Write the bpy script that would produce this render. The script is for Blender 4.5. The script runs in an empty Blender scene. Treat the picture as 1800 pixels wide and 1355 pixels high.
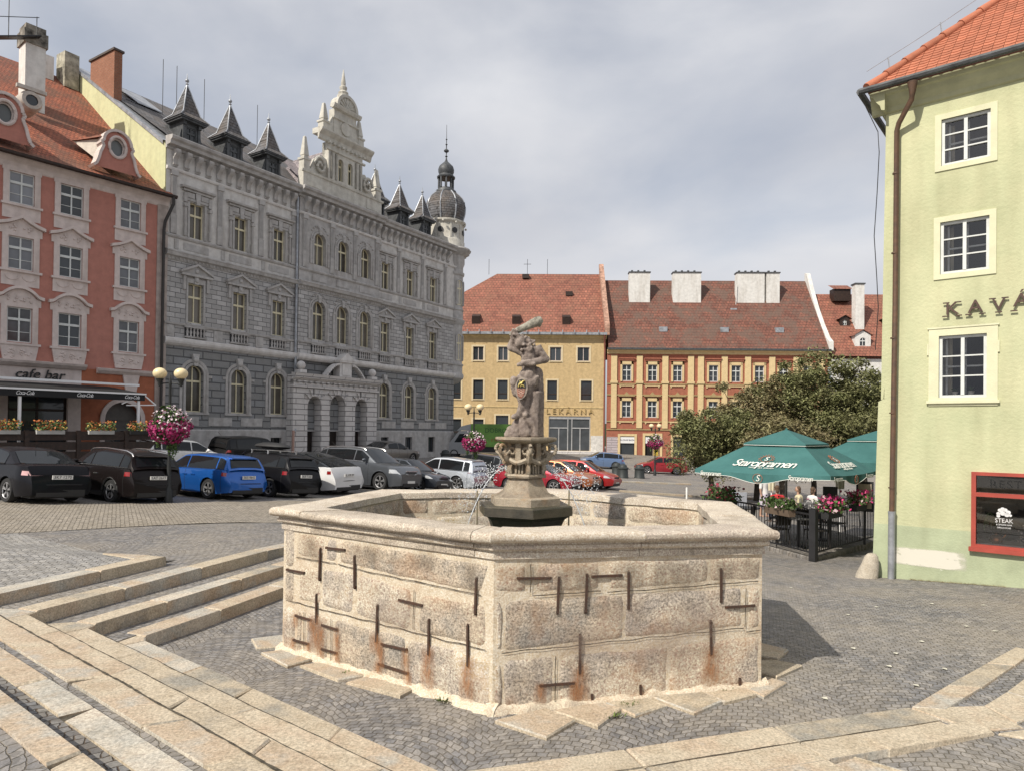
import bpy, bmesh, math, random
import numpy as np
from mathutils import Vector, Matrix
random.seed(7)
R = math.radians; PI = math.pi; cos = math.cos; sin = math.sin
scene = bpy.context.scene
COL = scene.collection
EYE = Vector((0, 0, 2.6))
# ---------------------------------------------------------------- camera
cd = bpy.data.cameras.new('camera'); cam = bpy.data.objects.new('camera', cd); COL.objects.link(cam)
PIT, ROL = .01, .012
fw = Vector((0, cos(PIT), sin(PIT))); up = Vector((0, -sin(PIT), cos(PIT))); rt = Vector((1, 0, 0))
rt2 = rt*cos(ROL)+up*sin(ROL); up2 = up*cos(ROL)-rt*sin(ROL)
cam.matrix_world = Matrix(((rt2.x, up2.x, -fw.x, EYE.x), (rt2.y, up2.y, -fw.y, EYE.y), (rt2.z, up2.z, -fw.z, EYE.z), (0, 0, 0, 1)))
cd.sensor_width = 36; cd.lens = 24; cd.shift_y = (743-677.5)/1800; cd.clip_end = 3000; cd.clip_start = .05
scene.camera = cam
# ---------------------------------------------------------------- light
SUN_EL, SUN_AZ = R(44), R(226)            # azimuth measured clockwise from +y: the sun stands behind the left shoulder
w = bpy.data.worlds.new('World'); scene.world = w; w.use_nodes = True
nt = w.node_tree; nt.nodes.clear()
N = nt.nodes.new; L = nt.links.new
sky = N('ShaderNodeTexSky'); sky.sky_type = 'NISHITA'; sky.sun_disc = False; sky.sun_elevation = SUN_EL; sky.sun_rotation = SUN_AZ; sky.dust_density = 2.0; sky.air_density = 1.0
bg = N('ShaderNodeBackground'); bg.inputs[1].default_value = .115
out = N('ShaderNodeOutputWorld')
tc = N('ShaderNodeTexCoord'); mp = N('ShaderNodeMapping'); mp.inputs['Scale'].default_value = (1.0, 1.0, 2.3); mp.inputs['Location'].default_value = (1.35, .2, .3)
n1 = N('ShaderNodeTexNoise'); n1.inputs['Scale'].default_value = 1.7; n1.inputs['Detail'].default_value = 7; n1.inputs['Roughness'].default_value = .5; n1.inputs['Distortion'].default_value = .25
n2 = N('ShaderNodeTexNoise'); n2.inputs['Scale'].default_value = 1.15; n2.inputs['Detail'].default_value = 5; n2.inputs['Roughness'].default_value = .45
r1 = N('ShaderNodeValToRGB'); r1.color_ramp.elements[0].position = .28; r1.color_ramp.elements[1].position = .52
r1.color_ramp.elements[0].color = (.45, .45, .45, 1)
r2 = N('ShaderNodeValToRGB'); r2.color_ramp.elements[0].position = .34; r2.color_ramp.elements[1].position = .66
r2.color_ramp.elements[0].color = (4.0, 4.2, 4.8, 1); r2.color_ramp.elements[1].color = (7.0, 7.05, 7.3, 1)
mp2 = N('ShaderNodeMapping'); mp2.inputs['Location'].default_value = (3.1, 5.2, 1.3); mp2.inputs['Scale'].default_value = (1, 1, 2.6)
mix = N('ShaderNodeMixRGB')
L(tc.outputs['Generated'], mp.inputs[0]); L(mp.outputs[0], n1.inputs[0]); L(tc.outputs['Generated'], mp2.inputs[0]); L(mp2.outputs[0], n2.inputs[0])
L(n1.outputs[0], r1.inputs[0]); L(n2.outputs[0], r2.inputs[0]); L(r1.outputs[0], mix.inputs[0]); L(sky.outputs[0], mix.inputs[1]); L(r2.outputs[0], mix.inputs[2])
L(mix.outputs[0], bg.inputs[0]); L(bg.outputs[0], out.inputs[0])
sd = bpy.data.lights.new('sun', 'SUN'); sd.energy = 4.9; sd.angle = R(.6); sd.color = (1, .93, .82)
so = bpy.data.objects.new('sun', sd); COL.objects.link(so)
SUNV = Vector((sin(SUN_AZ)*cos(SUN_EL), cos(SUN_AZ)*cos(SUN_EL), sin(SUN_EL)))
so.rotation_euler = SUNV.to_track_quat('Z', 'Y').to_euler(); so.location = (-20, -20, 30)
scene.view_settings.view_transform = 'Standard'; scene.view_settings.look = 'None'; scene.view_settings.exposure = 0; scene.view_settings.gamma = 1
scene.render.engine = 'CYCLES'

# ---------------------------------------------------------------- helpers
def tag(o, label=None, cat=None, group=None, kind=None):
    if label: o['label'] = label
    if cat: o['category'] = cat
    if group: o['group'] = group
    if kind: o['kind'] = kind
    return o
def empty(name, loc, rz=0, label=None, cat=None, group=None, kind=None):
    o = bpy.data.objects.new(name, None); COL.objects.link(o); o.location = loc; o.rotation_euler = (0, 0, rz); o.empty_display_size = .2
    return tag(o, label, cat, group, kind)
def link(name, me, parent=None, loc=(0, 0, 0), rot=(0, 0, 0)):
    o = bpy.data.objects.new(name, me); COL.objects.link(o); o.location = loc; o.rotation_euler = rot
    if parent: o.parent = parent
    return o
class B:
    """collects faces of one mesh"""
    def __init__(s): s.v = []; s.f = []; s.m = []; s.mi = 0
    def poly(s, pts):
        n = len(s.v); s.v += [tuple(p) for p in pts]; s.f.append(tuple(range(n, n+len(pts)))); s.m.append(s.mi); return s
    def box(s, x0, x1, y0, y1, z0, z1, c=0, M=None):
        """box with optional chamfer c on the four top edges"""
        n = len(s.v)
        if c:
            P = [(x0, y0, z0), (x1, y0, z0), (x1, y1, z0), (x0, y1, z0), (x0, y0, z1-c), (x1, y0, z1-c), (x1, y1, z1-c), (x0, y1, z1-c), (x0+c, y0+c, z1), (x1-c, y0+c, z1), (x1-c, y1-c, z1), (x0+c, y1-c, z1)]
            F = [(3, 2, 1, 0), (0, 1, 5, 4), (1, 2, 6, 5), (2, 3, 7, 6), (3, 0, 4, 7), (4, 5, 9, 8), (5, 6, 10, 9), (6, 7, 11, 10), (7, 4, 8, 11), (8, 9, 10, 11)]
        else:
            P = [(x0, y0, z0), (x1, y0, z0), (x1, y1, z0), (x0, y1, z0), (x0, y0, z1), (x1, y0, z1), (x1, y1, z1), (x0, y1, z1)]
            F = [(3, 2, 1, 0), (0, 1, 5, 4), (1, 2, 6, 5), (2, 3, 7, 6), (3, 0, 4, 7), (4, 5, 6, 7)]
        if M: P = [tuple(M @ Vector(p)) for p in P]
        s.v += P; s.f += [tuple(i+n for i in f) for f in F]; s.m += [s.mi]*len(F); return s
    def bar(s, p0, p1, wx, wz=None, upv=(0, 0, 1)):
        """rectangular bar from p0 to p1"""
        p0 = Vector(p0); p1 = Vector(p1); d = (p1-p0); l = d.length; d.normalize(); wz = wz or wx
        u = Vector(upv)
        if abs(d.dot(u)) > .98: u = Vector((0, 1, 0))
        a = d.cross(u).normalized(); b = a.cross(d).normalized()
        M = Matrix(((a.x, d.x, b.x, p0.x), (a.y, d.y, b.y, p0.y), (a.z, d.z, b.z, p0.z), (0, 0, 0, 1)))
        return s.box(-wx/2, wx/2, 0, l, -wz/2, wz/2, M=M)
    def tube(s, pts, r, n=8, cap=True):
        pts = [Vector(p) for p in pts]; rs = r if isinstance(r, (list, tuple)) else [r]*len(pts); b0 = len(s.v)
        for i, p in enumerate(pts):
            d = (pts[min(i+1, len(pts)-1)]-pts[max(i-1, 0)]).normalized()
            u = Vector((0, 0, 1)) if abs(d.z) < .95 else Vector((0, 1, 0))
            a = d.cross(u).normalized(); b = a.cross(d)
            for k in range(n):
                t = 2*PI*k/n; s.v.append(tuple(p+(a*cos(t)+b*sin(t))*rs[i]))
        for i in range(len(pts)-1):
            for k in range(n):
                q = b0+i*n; s.f.append((q+k, q+(k+1) % n, q+n+(k+1) % n, q+n+k)); s.m.append(s.mi)
        if cap:
            s.f.append(tuple(b0+k for k in range(n))[::-1]); s.f.append(tuple(b0+(len(pts)-1)*n+k for k in range(n))); s.m += [s.mi]*2
        return s
    def lathe(s, prof, c=(0, 0, 0), n=16, a0=0, a1=2*PI, sx=1, sy=1, caps=True):
        b0 = len(s.v); full = abs(a1-a0-2*PI) < 1e-6; m = n if full else n+1
        for (r, z) in prof:
            for k in range(m):
                t = a0+(a1-a0)*k/n; s.v.append((c[0]+r*cos(t)*sx, c[1]+r*sin(t)*sy, c[2]+z))
        for i in range(len(prof)-1):
            for k in range(n):
                k2 = (k+1) % m if full else k+1
                s.f.append((b0+i*m+k, b0+i*m+k2, b0+(i+1)*m+k2, b0+(i+1)*m+k)); s.m.append(s.mi)
        if full and caps:
            if prof[0][0] > 1e-4: s.f.append(tuple(b0+k for k in range(m))[::-1]); s.m.append(s.mi)
            if prof[-1][0] > 1e-4: s.f.append(tuple(b0+(len(prof)-1)*m+k for k in range(m))); s.m.append(s.mi)
        return s
    def ball(s, c, r, n=10, sx=1, sy=1, sz=1):
        return s.lathe([(r*sin(PI*i/n)+(1e-5 if i in (0, n) else 0), -r*cos(PI*i/n)*sz) for i in range(n+1)], c, max(8, n+2), sx=sx, sy=sy)
    def extr(s, prof, axis, a, b, M=None):
        """prism: 2-d polygon prof swept along axis ('x','y' or 'z') from a to b"""
        n = len(s.v); k = len(prof)
        def P(p, t): return {'x': (t, p[0], p[1]), 'y': (p[0], t, p[1]), 'z': (p[0], p[1], t)}[axis]
        pts = [P(p, a) for p in prof]+[P(p, b) for p in prof]
        if M: pts = [tuple(M @ Vector(p)) for p in pts]
        s.v += pts
        s.f.append(tuple(n+i for i in range(k))[::-1]); s.f.append(tuple(n+k+i for i in range(k)))
        for i in range(k): s.f.append((n+i, n+(i+1) % k, n+k+(i+1) % k, n+k+i))
        s.m += [s.mi]*(k+2); return s
    def mesh(s, name, mats, smooth=None):
        me = bpy.data.meshes.new(name); me.from_pydata(s.v, [], s.f); me.update()
        for m in (mats if isinstance(mats, (list, tuple)) else [mats]): me.materials.append(m)
        if any(s.m): me.polygons.foreach_set('material_index', s.m)
        bm = bmesh.new(); bm.from_mesh(me); bmesh.ops.recalc_face_normals(bm, faces=bm.faces); bm.to_mesh(me); bm.free()
        if smooth is not None:
            me.polygons.foreach_set('use_smooth', [True]*len(me.polygons)); me.set_sharp_from_angle(angle=R(smooth))
        return me
    def build(s, name, mats, parent=None, smooth=None, **k):
        me = s.mesh(name, mats, smooth); o = link(name, me, parent, k.pop('loc', (0, 0, 0)), k.pop('rot', (0, 0, 0)))
        return tag(o, **k) if k else o
def apply_mods(o):
    dg = bpy.context.evaluated_depsgraph_get(); dg.update()
    me = bpy.data.meshes.new_from_object(o.evaluated_get(dg)); old = o.data
    o.modifiers.clear(); o.data = me; bpy.data.meshes.remove(old)
    return o
def copy_tree(o, parent=None):
    c = o.copy(); COL.objects.link(c); c.parent = parent
    for ch in o.children: copy_tree(ch, c)
    return c
def text(body, size, mat, parent=None, M=None, ext=.01, shear=0, align='CENTER', name='lettering', sp=1.0, sx=1.0, label=None):
    cu = bpy.data.curves.new(name, 'FONT'); cu.body = body; cu.size = size; cu.extrude = ext; cu.shear = shear; cu.align_x = align; cu.align_y = 'CENTER'; cu.space_character = sp; cu.resolution_u = 3
    t = bpy.data.objects.new(name, cu); COL.objects.link(t)
    dg = bpy.context.evaluated_depsgraph_get(); me = bpy.data.meshes.new_from_object(t.evaluated_get(dg))
    bpy.data.objects.remove(t); bpy.data.curves.remove(cu)
    if M is None: M = Matrix.Rotation(R(90), 4, 'X')
    me.transform(M @ Matrix.Diagonal((sx, 1, 1, 1))); me.materials.clear(); me.materials.append(mat)
    o = link(name, me, parent)
    if label: o['label'] = label
    return o
def frame(o, xa, ya):
    """matrix that lays text (x right, y up) on a plane at o with axes xa, ya"""
    xa = Vector(xa).normalized(); ya = Vector(ya); ya = (ya-xa*ya.dot(xa)).normalized(); za = xa.cross(ya); o = Vector(o)
    return Matrix(((xa.x, ya.x, za.x, o.x), (xa.y, ya.y, za.y, o.y), (xa.z, ya.z, za.z, o.z), (0, 0, 0, 1)))

# ---------------------------------------------------------------- materials
def newmat(name):
    m = bpy.data.materials.new(name); m.use_nodes = True; t = m.node_tree
    return m, t, t.nodes['Principled BSDF'], t.nodes.new, t.links.new
def c4(c): return (c[0], c[1], c[2], 1)
MATS = {}
def mat(name, col, rough=.8, metal=0, var=.12, vs=3., bump=.0, bs=40., col2=None, spec=None, coat=0, grime=0, island=0, patch=None):
    """painted or plain surface: colour with two sizes of uneven tone, bump, optional stains and per-piece tint"""
    if name in MATS: return MATS[name]
    m, t, p, N, L = newmat(name)
    co = N('ShaderNodeTexCoord'); src = co.outputs['Object']
    n = N('ShaderNodeTexNoise'); n.inputs['Scale'].default_value = vs; n.inputs['Detail'].default_value = 6; n.inputs['Roughness'].default_value = .65; L(src, n.inputs[0])
    mx = N('ShaderNodeMixRGB'); c2 = col2 or tuple(x*(1-var*2.2) for x in col)
    rp = N('ShaderNodeValToRGB'); rp.color_ramp.elements[0].position = .35; rp.color_ramp.elements[1].position = .68; L(n.outputs[0], rp.inputs[0])
    L(rp.outputs[0], mx.inputs[0]); mx.inputs[1].default_value = c4(tuple(min(1, x*(1+var*.5)) for x in col)); mx.inputs[2].default_value = c4(c2); o = mx.outputs[0]
    if island:
        g = N('ShaderNodeNewGeometry'); hs = N('ShaderNodeHueSaturation'); mr = N('ShaderNodeMapRange'); mr.inputs[3].default_value = 1-island; mr.inputs[4].default_value = 1+island*.8
        L(g.outputs['Random Per Island'], mr.inputs[0]); L(mr.outputs[0], hs.inputs['Value']); L(o, hs.inputs['Color']); o = hs.outputs[0]
    if grime:
        n3 = N('ShaderNodeTexNoise'); n3.inputs['Scale'].default_value = .8; n3.inputs['Detail'].default_value = 8; mpn = N('ShaderNodeMapping'); mpn.inputs['Scale'].default_value = (3, 3, .5); L(src, mpn.inputs[0]); L(mpn.outputs[0], n3.inputs[0])
        r3 = N('ShaderNodeValToRGB'); r3.color_ramp.elements[0].position = .45; r3.color_ramp.elements[1].position = .75; r3.color_ramp.elements[1].color = (grime, grime, grime, 1); L(n3.outputs[0], r3.inputs[0])
        m3 = N('ShaderNodeMixRGB'); m3.blend_type = 'MULTIPLY'; m3.inputs[2].default_value = (.55, .5, .45, 1); L(r3.outputs[0], m3.inputs[0]); L(o, m3.inputs[1]); o = m3.outputs[0]
    if patch:      # (colour, threshold, scale) flaked areas
        n4 = N('ShaderNodeTexNoise'); n4.inputs['Scale'].default_value = patch[2]; n4.inputs['Detail'].default_value = 9; n4.inputs['Roughness'].default_value = .7; L(src, n4.inputs[0])
        r4 = N('ShaderNodeValToRGB'); r4.color_ramp.elements[0].position = patch[1]; r4.color_ramp.elements[1].position = patch[1]+.015; L(n4.outputs[0], r4.inputs[0])
        m4 = N('ShaderNodeMixRGB'); m4.inputs[2].default_value = c4(patch[0]); L(r4.outputs[0], m4.inputs[0]); L(o, m4.inputs[1]); o = m4.outputs[0]
    L(o, p.inputs['Base Color']); p.inputs['Roughness'].default_value = rough; p.inputs['Metallic'].default_value = metal
    if spec is not None: p.inputs['Specular IOR Level'].default_value = spec
    if coat: p.inputs['Coat Weight'].default_value = coat; p.inputs['Coat Roughness'].default_value = .03
    if bump:
        n2 = N('ShaderNodeTexNoise'); n2.inputs['Scale'].default_value = bs; n2.inputs['Detail'].default_value = 5; L(src, n2.inputs[0])
        bp = N('ShaderNodeBump'); bp.inputs['Strength'].default_value = bump; bp.inputs['Distance'].default_value = .02; L(n2.outputs[0], bp.inputs['Height']); L(bp.outputs[0], p.inputs['Normal'])
    MATS[name] = m; return m
def cobble(name, ca, cb, size=.1, rot=0, arc=0., dirt=(.30, .25, .19), dirtamt=.35):
    """small stone setts in rows or arcs, grit in the joints"""
    m, t, p, N, L = newmat(name)
    co = N('ShaderNodeTexCoord'); mp = N('ShaderNodeMapping'); mp.inputs['Rotation'].default_value = (0, 0, rot); L(co.outputs['Object'], mp.inputs[0])
    nz = N('ShaderNodeTexNoise'); nz.inputs['Scale'].default_value = 2.2/size*.35; nz.inputs['Detail'].default_value = 2; L(mp.outputs[0], nz.inputs[0])
    vm = N('ShaderNodeVectorMath'); vm.operation = 'SUBTRACT'; vm.inputs[1].default_value = (.5, .5, .5); L(nz.outputs['Color'], vm.inputs[0])
    sc = N('ShaderNodeVectorMath'); sc.operation = 'SCALE'; sc.inputs['Scale'].default_value = size*.75; L(vm.outputs[0], sc.inputs[0])
    ad = N('ShaderNodeVectorMath'); ad.operation = 'ADD'; L(mp.outputs[0], ad.inputs[0]); L(sc.outputs[0], ad.inputs[1]); v = ad.outputs[0]
    if arc:
        sx = N('ShaderNodeSeparateXYZ'); L(v, sx.inputs[0])
        m1 = N('ShaderNodeMath'); m1.operation = 'PINGPONG'; m1.inputs[1].default_value = .7; L(sx.outputs[0], m1.inputs[0])
        m2 = N('ShaderNodeMath'); m2.operation = 'POWER'; m2.inputs[1].default_value = 1.8; L(m1.outputs[0], m2.inputs[0])
        m3 = N('ShaderNodeMath'); m3.operation = 'MULTIPLY_ADD'; m3.inputs[1].default_value = arc; L(m2.outputs[0], m3.inputs[0]); L(sx.outputs[1], m3.inputs[2])
        cx = N('ShaderNodeCombineXYZ'); L(sx.outputs[0], cx.inputs[0]); L(m3.outputs[0], cx.inputs[1]); v = cx.outputs[0]
    br = N('ShaderNodeTexBrick'); br.inputs['Scale'].default_value = 1; br.inputs['Brick Width'].default_value = size*1.15; br.inputs['Row Height'].default_value = size; br.inputs['Mortar Size'].default_value = size*.085
    br.inputs['Mortar Smooth'].default_value = .9; br.inputs['Color1'].default_value = c4(ca); br.inputs['Color2'].default_value = c4(cb); br.inputs['Mortar'].default_value = c4(tuple(x*.35 for x in dirt)); br.inputs['Bias'].default_value = 0; L(v, br.inputs[0])
    vo = N('ShaderNodeTexVoronoi'); vo.inputs['Scale'].default_value = 1/size; L(v, vo.inputs[0])
    hs = N('ShaderNodeHueSaturation'); mr = N('ShaderNodeMapRange'); mr.inputs[3].default_value = .72; mr.inputs[4].default_value = 1.3
    sp = N('ShaderNodeSeparateColor'); L(vo.outputs['Color'], sp.inputs[0]); L(sp.outputs[0], mr.inputs[0]); L(mr.outputs[0], hs.inputs['Value']); L(br.outputs['Color'], hs.inputs['Color'])
    big = N('ShaderNodeTexNoise'); big.inputs['Scale'].default_value = .55; big.inputs['Detail'].default_value = 9; big.inputs['Roughness'].default_value = .7; L(co.outputs['Object'], big.inputs[0])
    rb = N('ShaderNodeValToRGB'); rb.color_ramp.elements[0].position = .42; rb.color_ramp.elements[1].position = .72; rb.color_ramp.elements[1].color = (dirtamt,)*3+(1,); L(big.outputs[0], rb.inputs[0])
    mx = N('ShaderNodeMixRGB'); mx.inputs[2].default_value = c4(dirt); L(rb.outputs[0], mx.inputs[0]); L(hs.outputs[0], mx.inputs[1])
    fn = N('ShaderNodeTexNoise'); fn.inputs['Scale'].default_value = 60; fn.inputs['Detail'].default_value = 4; L(co.outputs['Object'], fn.inputs[0])
    ml = N('ShaderNodeMixRGB'); ml.blend_type = 'OVERLAY'; ml.inputs[0].default_value = .45; L(mx.outputs[0], ml.inputs[1]); L(fn.outputs[0], ml.inputs[2]); L(ml.outputs[0], p.inputs['Base Color'])
    p.inputs['Roughness'].default_value = .72
    iv = N('ShaderNodeMath'); iv.operation = 'SUBTRACT'; iv.inputs[0].default_value = 1; L(br.outputs['Fac'], iv.inputs[1])
    a2 = N('ShaderNodeMath'); a2.operation = 'MULTIPLY_ADD'; a2.inputs[1].default_value = .35; L(fn.outputs[0], a2.inputs[0]); L(iv.outputs[0], a2.inputs[2])
    a3 = N('ShaderNodeMath'); a3.operation = 'MULTIPLY_ADD'; a3.inputs[1].default_value = .5; L(sp.outputs[1], a3.inputs[0]); L(a2.outputs[0], a3.inputs[2])
    bp = N('ShaderNodeBump'); bp.inputs['Strength'].default_value = .9; bp.inputs['Distance'].default_value = size*.14; L(a3.outputs[0], bp.inputs['Height']); L(bp.outputs[0], p.inputs['Normal'])
    MATS[name] = m; return m
def granite(name, cols, sc=1., speck=.5, bump=.5, tint=.22, wet=0, rustc=None, cavity=0):
    """weathered granite: per-stone tint, cloudy stains, mineral speckle"""
    m, t, p, N, L = newmat(name); co = N('ShaderNodeTexCoord'); src = co.outputs['Object']
    g = N('ShaderNodeNewGeometry'); rp = N('ShaderNodeValToRGB'); rp.color_ramp.interpolation = 'LINEAR'
    while len(rp.color_ramp.elements) < len(cols): rp.color_ramp.elements.new(.5)
    for i, c in enumerate(cols): rp.color_ramp.elements[i].position = i/(len(cols)-1); rp.color_ramp.elements[i].color = c4(c)
    n = N('ShaderNodeTexNoise'); n.inputs['Scale'].default_value = 1.6*sc; n.inputs['Detail'].default_value = 7; n.inputs['Roughness'].default_value = .62; L(src, n.inputs[0])
    a = N('ShaderNodeMath'); a.operation = 'MULTIPLY_ADD'; a.inputs[1].default_value = 1.5; a.inputs[2].default_value = -.62; L(n.outputs[0], a.inputs[0])
    b = N('ShaderNodeMath'); b.operation = 'MULTIPLY_ADD'; b.inputs[1].default_value = .8; L(g.outputs['Random Per Island'], b.inputs[0]); L(a.outputs[0], b.inputs[2]); L(b.outputs[0], rp.inputs[0])
    s1 = N('ShaderNodeTexNoise'); s1.inputs['Scale'].default_value = 48*sc; s1.inputs['Detail'].default_value = 5; s1.inputs['Roughness'].default_value = .75; L(src, s1.inputs[0])
    rs = N('ShaderNodeValToRGB'); rs.color_ramp.elements[0].position = .3; rs.color_ramp.elements[1].position = .7; L(s1.outputs[0], rs.inputs[0])
    ov = N('ShaderNodeMixRGB'); ov.blend_type = 'OVERLAY'; ov.inputs[0].default_value = speck; L(rp.outputs[0], ov.inputs[1]); L(rs.outputs[0], ov.inputs[2])
    d = N('ShaderNodeTexNoise'); d.inputs['Scale'].default_value = 4.5*sc; d.inputs['Detail'].default_value = 9; d.inputs['Roughness'].default_value = .75; L(src, d.inputs[0])
    rd = N('ShaderNodeValToRGB'); rd.color_ramp.elements[0].position = .47; rd.color_ramp.elements[1].position = .72; rd.color_ramp.elements[1].color = (.6, .6, .6, 1); L(d.outputs[0], rd.inputs[0])
    md = N('ShaderNodeMixRGB'); md.blend_type = 'MULTIPLY'; md.inputs[2].default_value = (.62, .55, .46, 1) if not wet else (.2, .2, .17, 1); L(rd.outputs[0], md.inputs[0]); L(ov.outputs[0], md.inputs[1]); o = md.outputs[0]
    if rustc:
        e = N('ShaderNodeTexNoise'); e.inputs['Scale'].default_value = 1.1*sc; e.inputs['Detail'].default_value = 8; e.inputs['Roughness'].default_value = .7
        me = N('ShaderNodeMapping'); me.inputs['Location'].default_value = (9, 3, 5); L(src, me.inputs[0]); L(me.outputs[0], e.inputs[0])
        re = N('ShaderNodeValToRGB'); re.color_ramp.elements[0].position = .52; re.color_ramp.elements[1].position = .75; re.color_ramp.elements[1].color = (.75, .75, .75, 1); L(e.outputs[0], re.inputs[0])
        mm = N('ShaderNodeMixRGB'); mm.inputs[2].default_value = c4(rustc); L(re.outputs[0], mm.inputs[0]); L(o, mm.inputs[1]); o = mm.outputs[0]
    if cavity:  # crevices darkened, ridges paled in the colour: weathering dirt plus painted occlusion shade
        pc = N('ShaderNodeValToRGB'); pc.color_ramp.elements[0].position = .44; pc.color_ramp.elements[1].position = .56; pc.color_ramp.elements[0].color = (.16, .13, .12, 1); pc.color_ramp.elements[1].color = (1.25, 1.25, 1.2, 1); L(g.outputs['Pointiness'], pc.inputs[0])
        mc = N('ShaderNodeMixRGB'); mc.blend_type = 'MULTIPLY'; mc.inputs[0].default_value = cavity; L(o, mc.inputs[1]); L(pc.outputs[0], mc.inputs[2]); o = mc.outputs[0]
    L(o, p.inputs['Base Color']); p.inputs['Roughness'].default_value = .35 if wet else .85
    bp = N('ShaderNodeBump'); bp.inputs['Strength'].default_value = bump; bp.inputs['Distance'].default_value = .012
    am = N('ShaderNodeMath'); am.operation = 'MULTIPLY_ADD'; am.inputs[1].default_value = 1.2; L(d.outputs[0], am.inputs[0]); L(s1.outputs[0], am.inputs[2]); L(am.outputs[0], bp.inputs['Height']); L(bp.outputs[0], p.inputs['Normal'])
    MATS[name] = m; return m
def tiles(name, ca, cb, cm, w=.18, h=.2, axis='xz', moss=.0, mossc=(.12, .10, .085), bump=1., streak=.5):
    """rows of clay or slate tiles, on the object's own x / slope coordinates"""
    m, t, p, N, L = newmat(name); co = N('ShaderNodeTexCoord'); s = N('ShaderNodeSeparateXYZ'); L(co.outputs['Object'], s.inputs[0]); c = N('ShaderNodeCombineXYZ')
    L(s.outputs['XYZ'.index(axis[0].upper())], c.inputs[0]); L(s.outputs['XYZ'.index(axis[1].upper())], c.inputs[1]); v = c.outputs[0]
    br = N('ShaderNodeTexBrick'); br.inputs['Scale'].default_value = 1; br.inputs['Brick Width'].default_value = w; br.inputs['Row Height'].default_value = h; br.inputs['Mortar Size'].default_value = h*.07; br.inputs['Mortar Smooth'].default_value = .4
    br.inputs['Color1'].default_value = c4(ca); br.inputs['Color2'].default_value = c4(cb); br.inputs['Mortar'].default_value = c4(cm); L(v, br.inputs[0])
    n = N('ShaderNodeTexNoise'); n.inputs['Scale'].default_value = .35; n.inputs['Detail'].default_value = 9; n.inputs['Roughness'].default_value = .7; L(co.outputs['Object'], n.inputs[0])
    rp = N('ShaderNodeValToRGB'); rp.color_ramp.elements[0].position = .4; rp.color_ramp.elements[1].position = .68; rp.color_ramp.elements[1].color = (streak,)*3+(1,); L(n.outputs[0], rp.inputs[0])
    mx = N('ShaderNodeMixRGB'); mx.inputs[2].default_value = c4(tuple(x*.45 for x in cb)); L(rp.outputs[0], mx.inputs[0]); L(br.outputs['Color'], mx.inputs[1])
    vo = N('ShaderNodeTexVoronoi'); vo.inputs['Scale'].default_value = 1/w*1.3; L(co.outputs['Object'], vo.inputs[0]); sp = N('ShaderNodeSeparateColor'); L(vo.outputs['Color'], sp.inputs[0])
    hs = N('ShaderNodeHueSaturation'); mr = N('ShaderNodeMapRange'); mr.inputs[3].default_value = .78; mr.inputs[4].default_value = 1.22; L(sp.outputs[0], mr.inputs[0]); L(mr.outputs[0], hs.inputs['Value']); L(mx.outputs[0], hs.inputs['Color']); o = hs.outputs[0]
    if moss:
        n5 = N('ShaderNodeTexNoise'); n5.inputs['Scale'].default_value = .5; n5.inputs['Detail'].default_value = 12; n5.inputs['Roughness'].default_value = .8; mq = N('ShaderNodeMapping'); mq.inputs['Location'].default_value = (4, 7, 2); L(co.outputs['Object'], mq.inputs[0]); L(mq.outputs[0], n5.inputs[0])
        r5 = N('ShaderNodeValToRGB'); r5.color_ramp.elements[0].position = .46; r5.color_ramp.elements[1].position = .56; r5.color_ramp.elements[1].color = (moss,)*3+(1,); L(n5.outputs[0], r5.inputs[0])
        m5 = N('ShaderNodeMixRGB'); m5.inputs[2].default_value = c4(mossc); L(r5.outputs[0], m5.inputs[0]); L(o, m5.inputs[1]); o = m5.outputs[0]
    L(o, p.inputs['Base Color']); p.inputs['Roughness'].default_value = .8
    # saw-tooth height: every tile rises towards its lower edge
    dv = N('ShaderNodeMath'); dv.operation = 'DIVIDE'; dv.inputs[1].default_value = h; L(s.outputs['XYZ'.index(axis[1].upper())], dv.inputs[0]); fr = N('ShaderNodeMath'); fr.operation = 'FRACT'; L(dv.outputs[0], fr.inputs[0])
    ad = N('ShaderNodeMath'); ad.operation = 'MULTIPLY_ADD'; ad.inputs[1].default_value = -1.; L(fr.outputs[0], ad.inputs[0]); iv = N('ShaderNodeMath'); iv.operation = 'SUBTRACT'; iv.inputs[0].default_value = 1; L(br.outputs['Fac'], iv.inputs[1]); L(iv.outputs[0], ad.inputs[2])
    bp = N('ShaderNodeBump'); bp.inputs['Strength'].default_value = bump; bp.inputs['Distance'].default_value = .03; L(ad.outputs[0], bp.inputs['Height']); L(bp.outputs[0], p.inputs['Normal'])
    MATS[name] = m; return m
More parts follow.
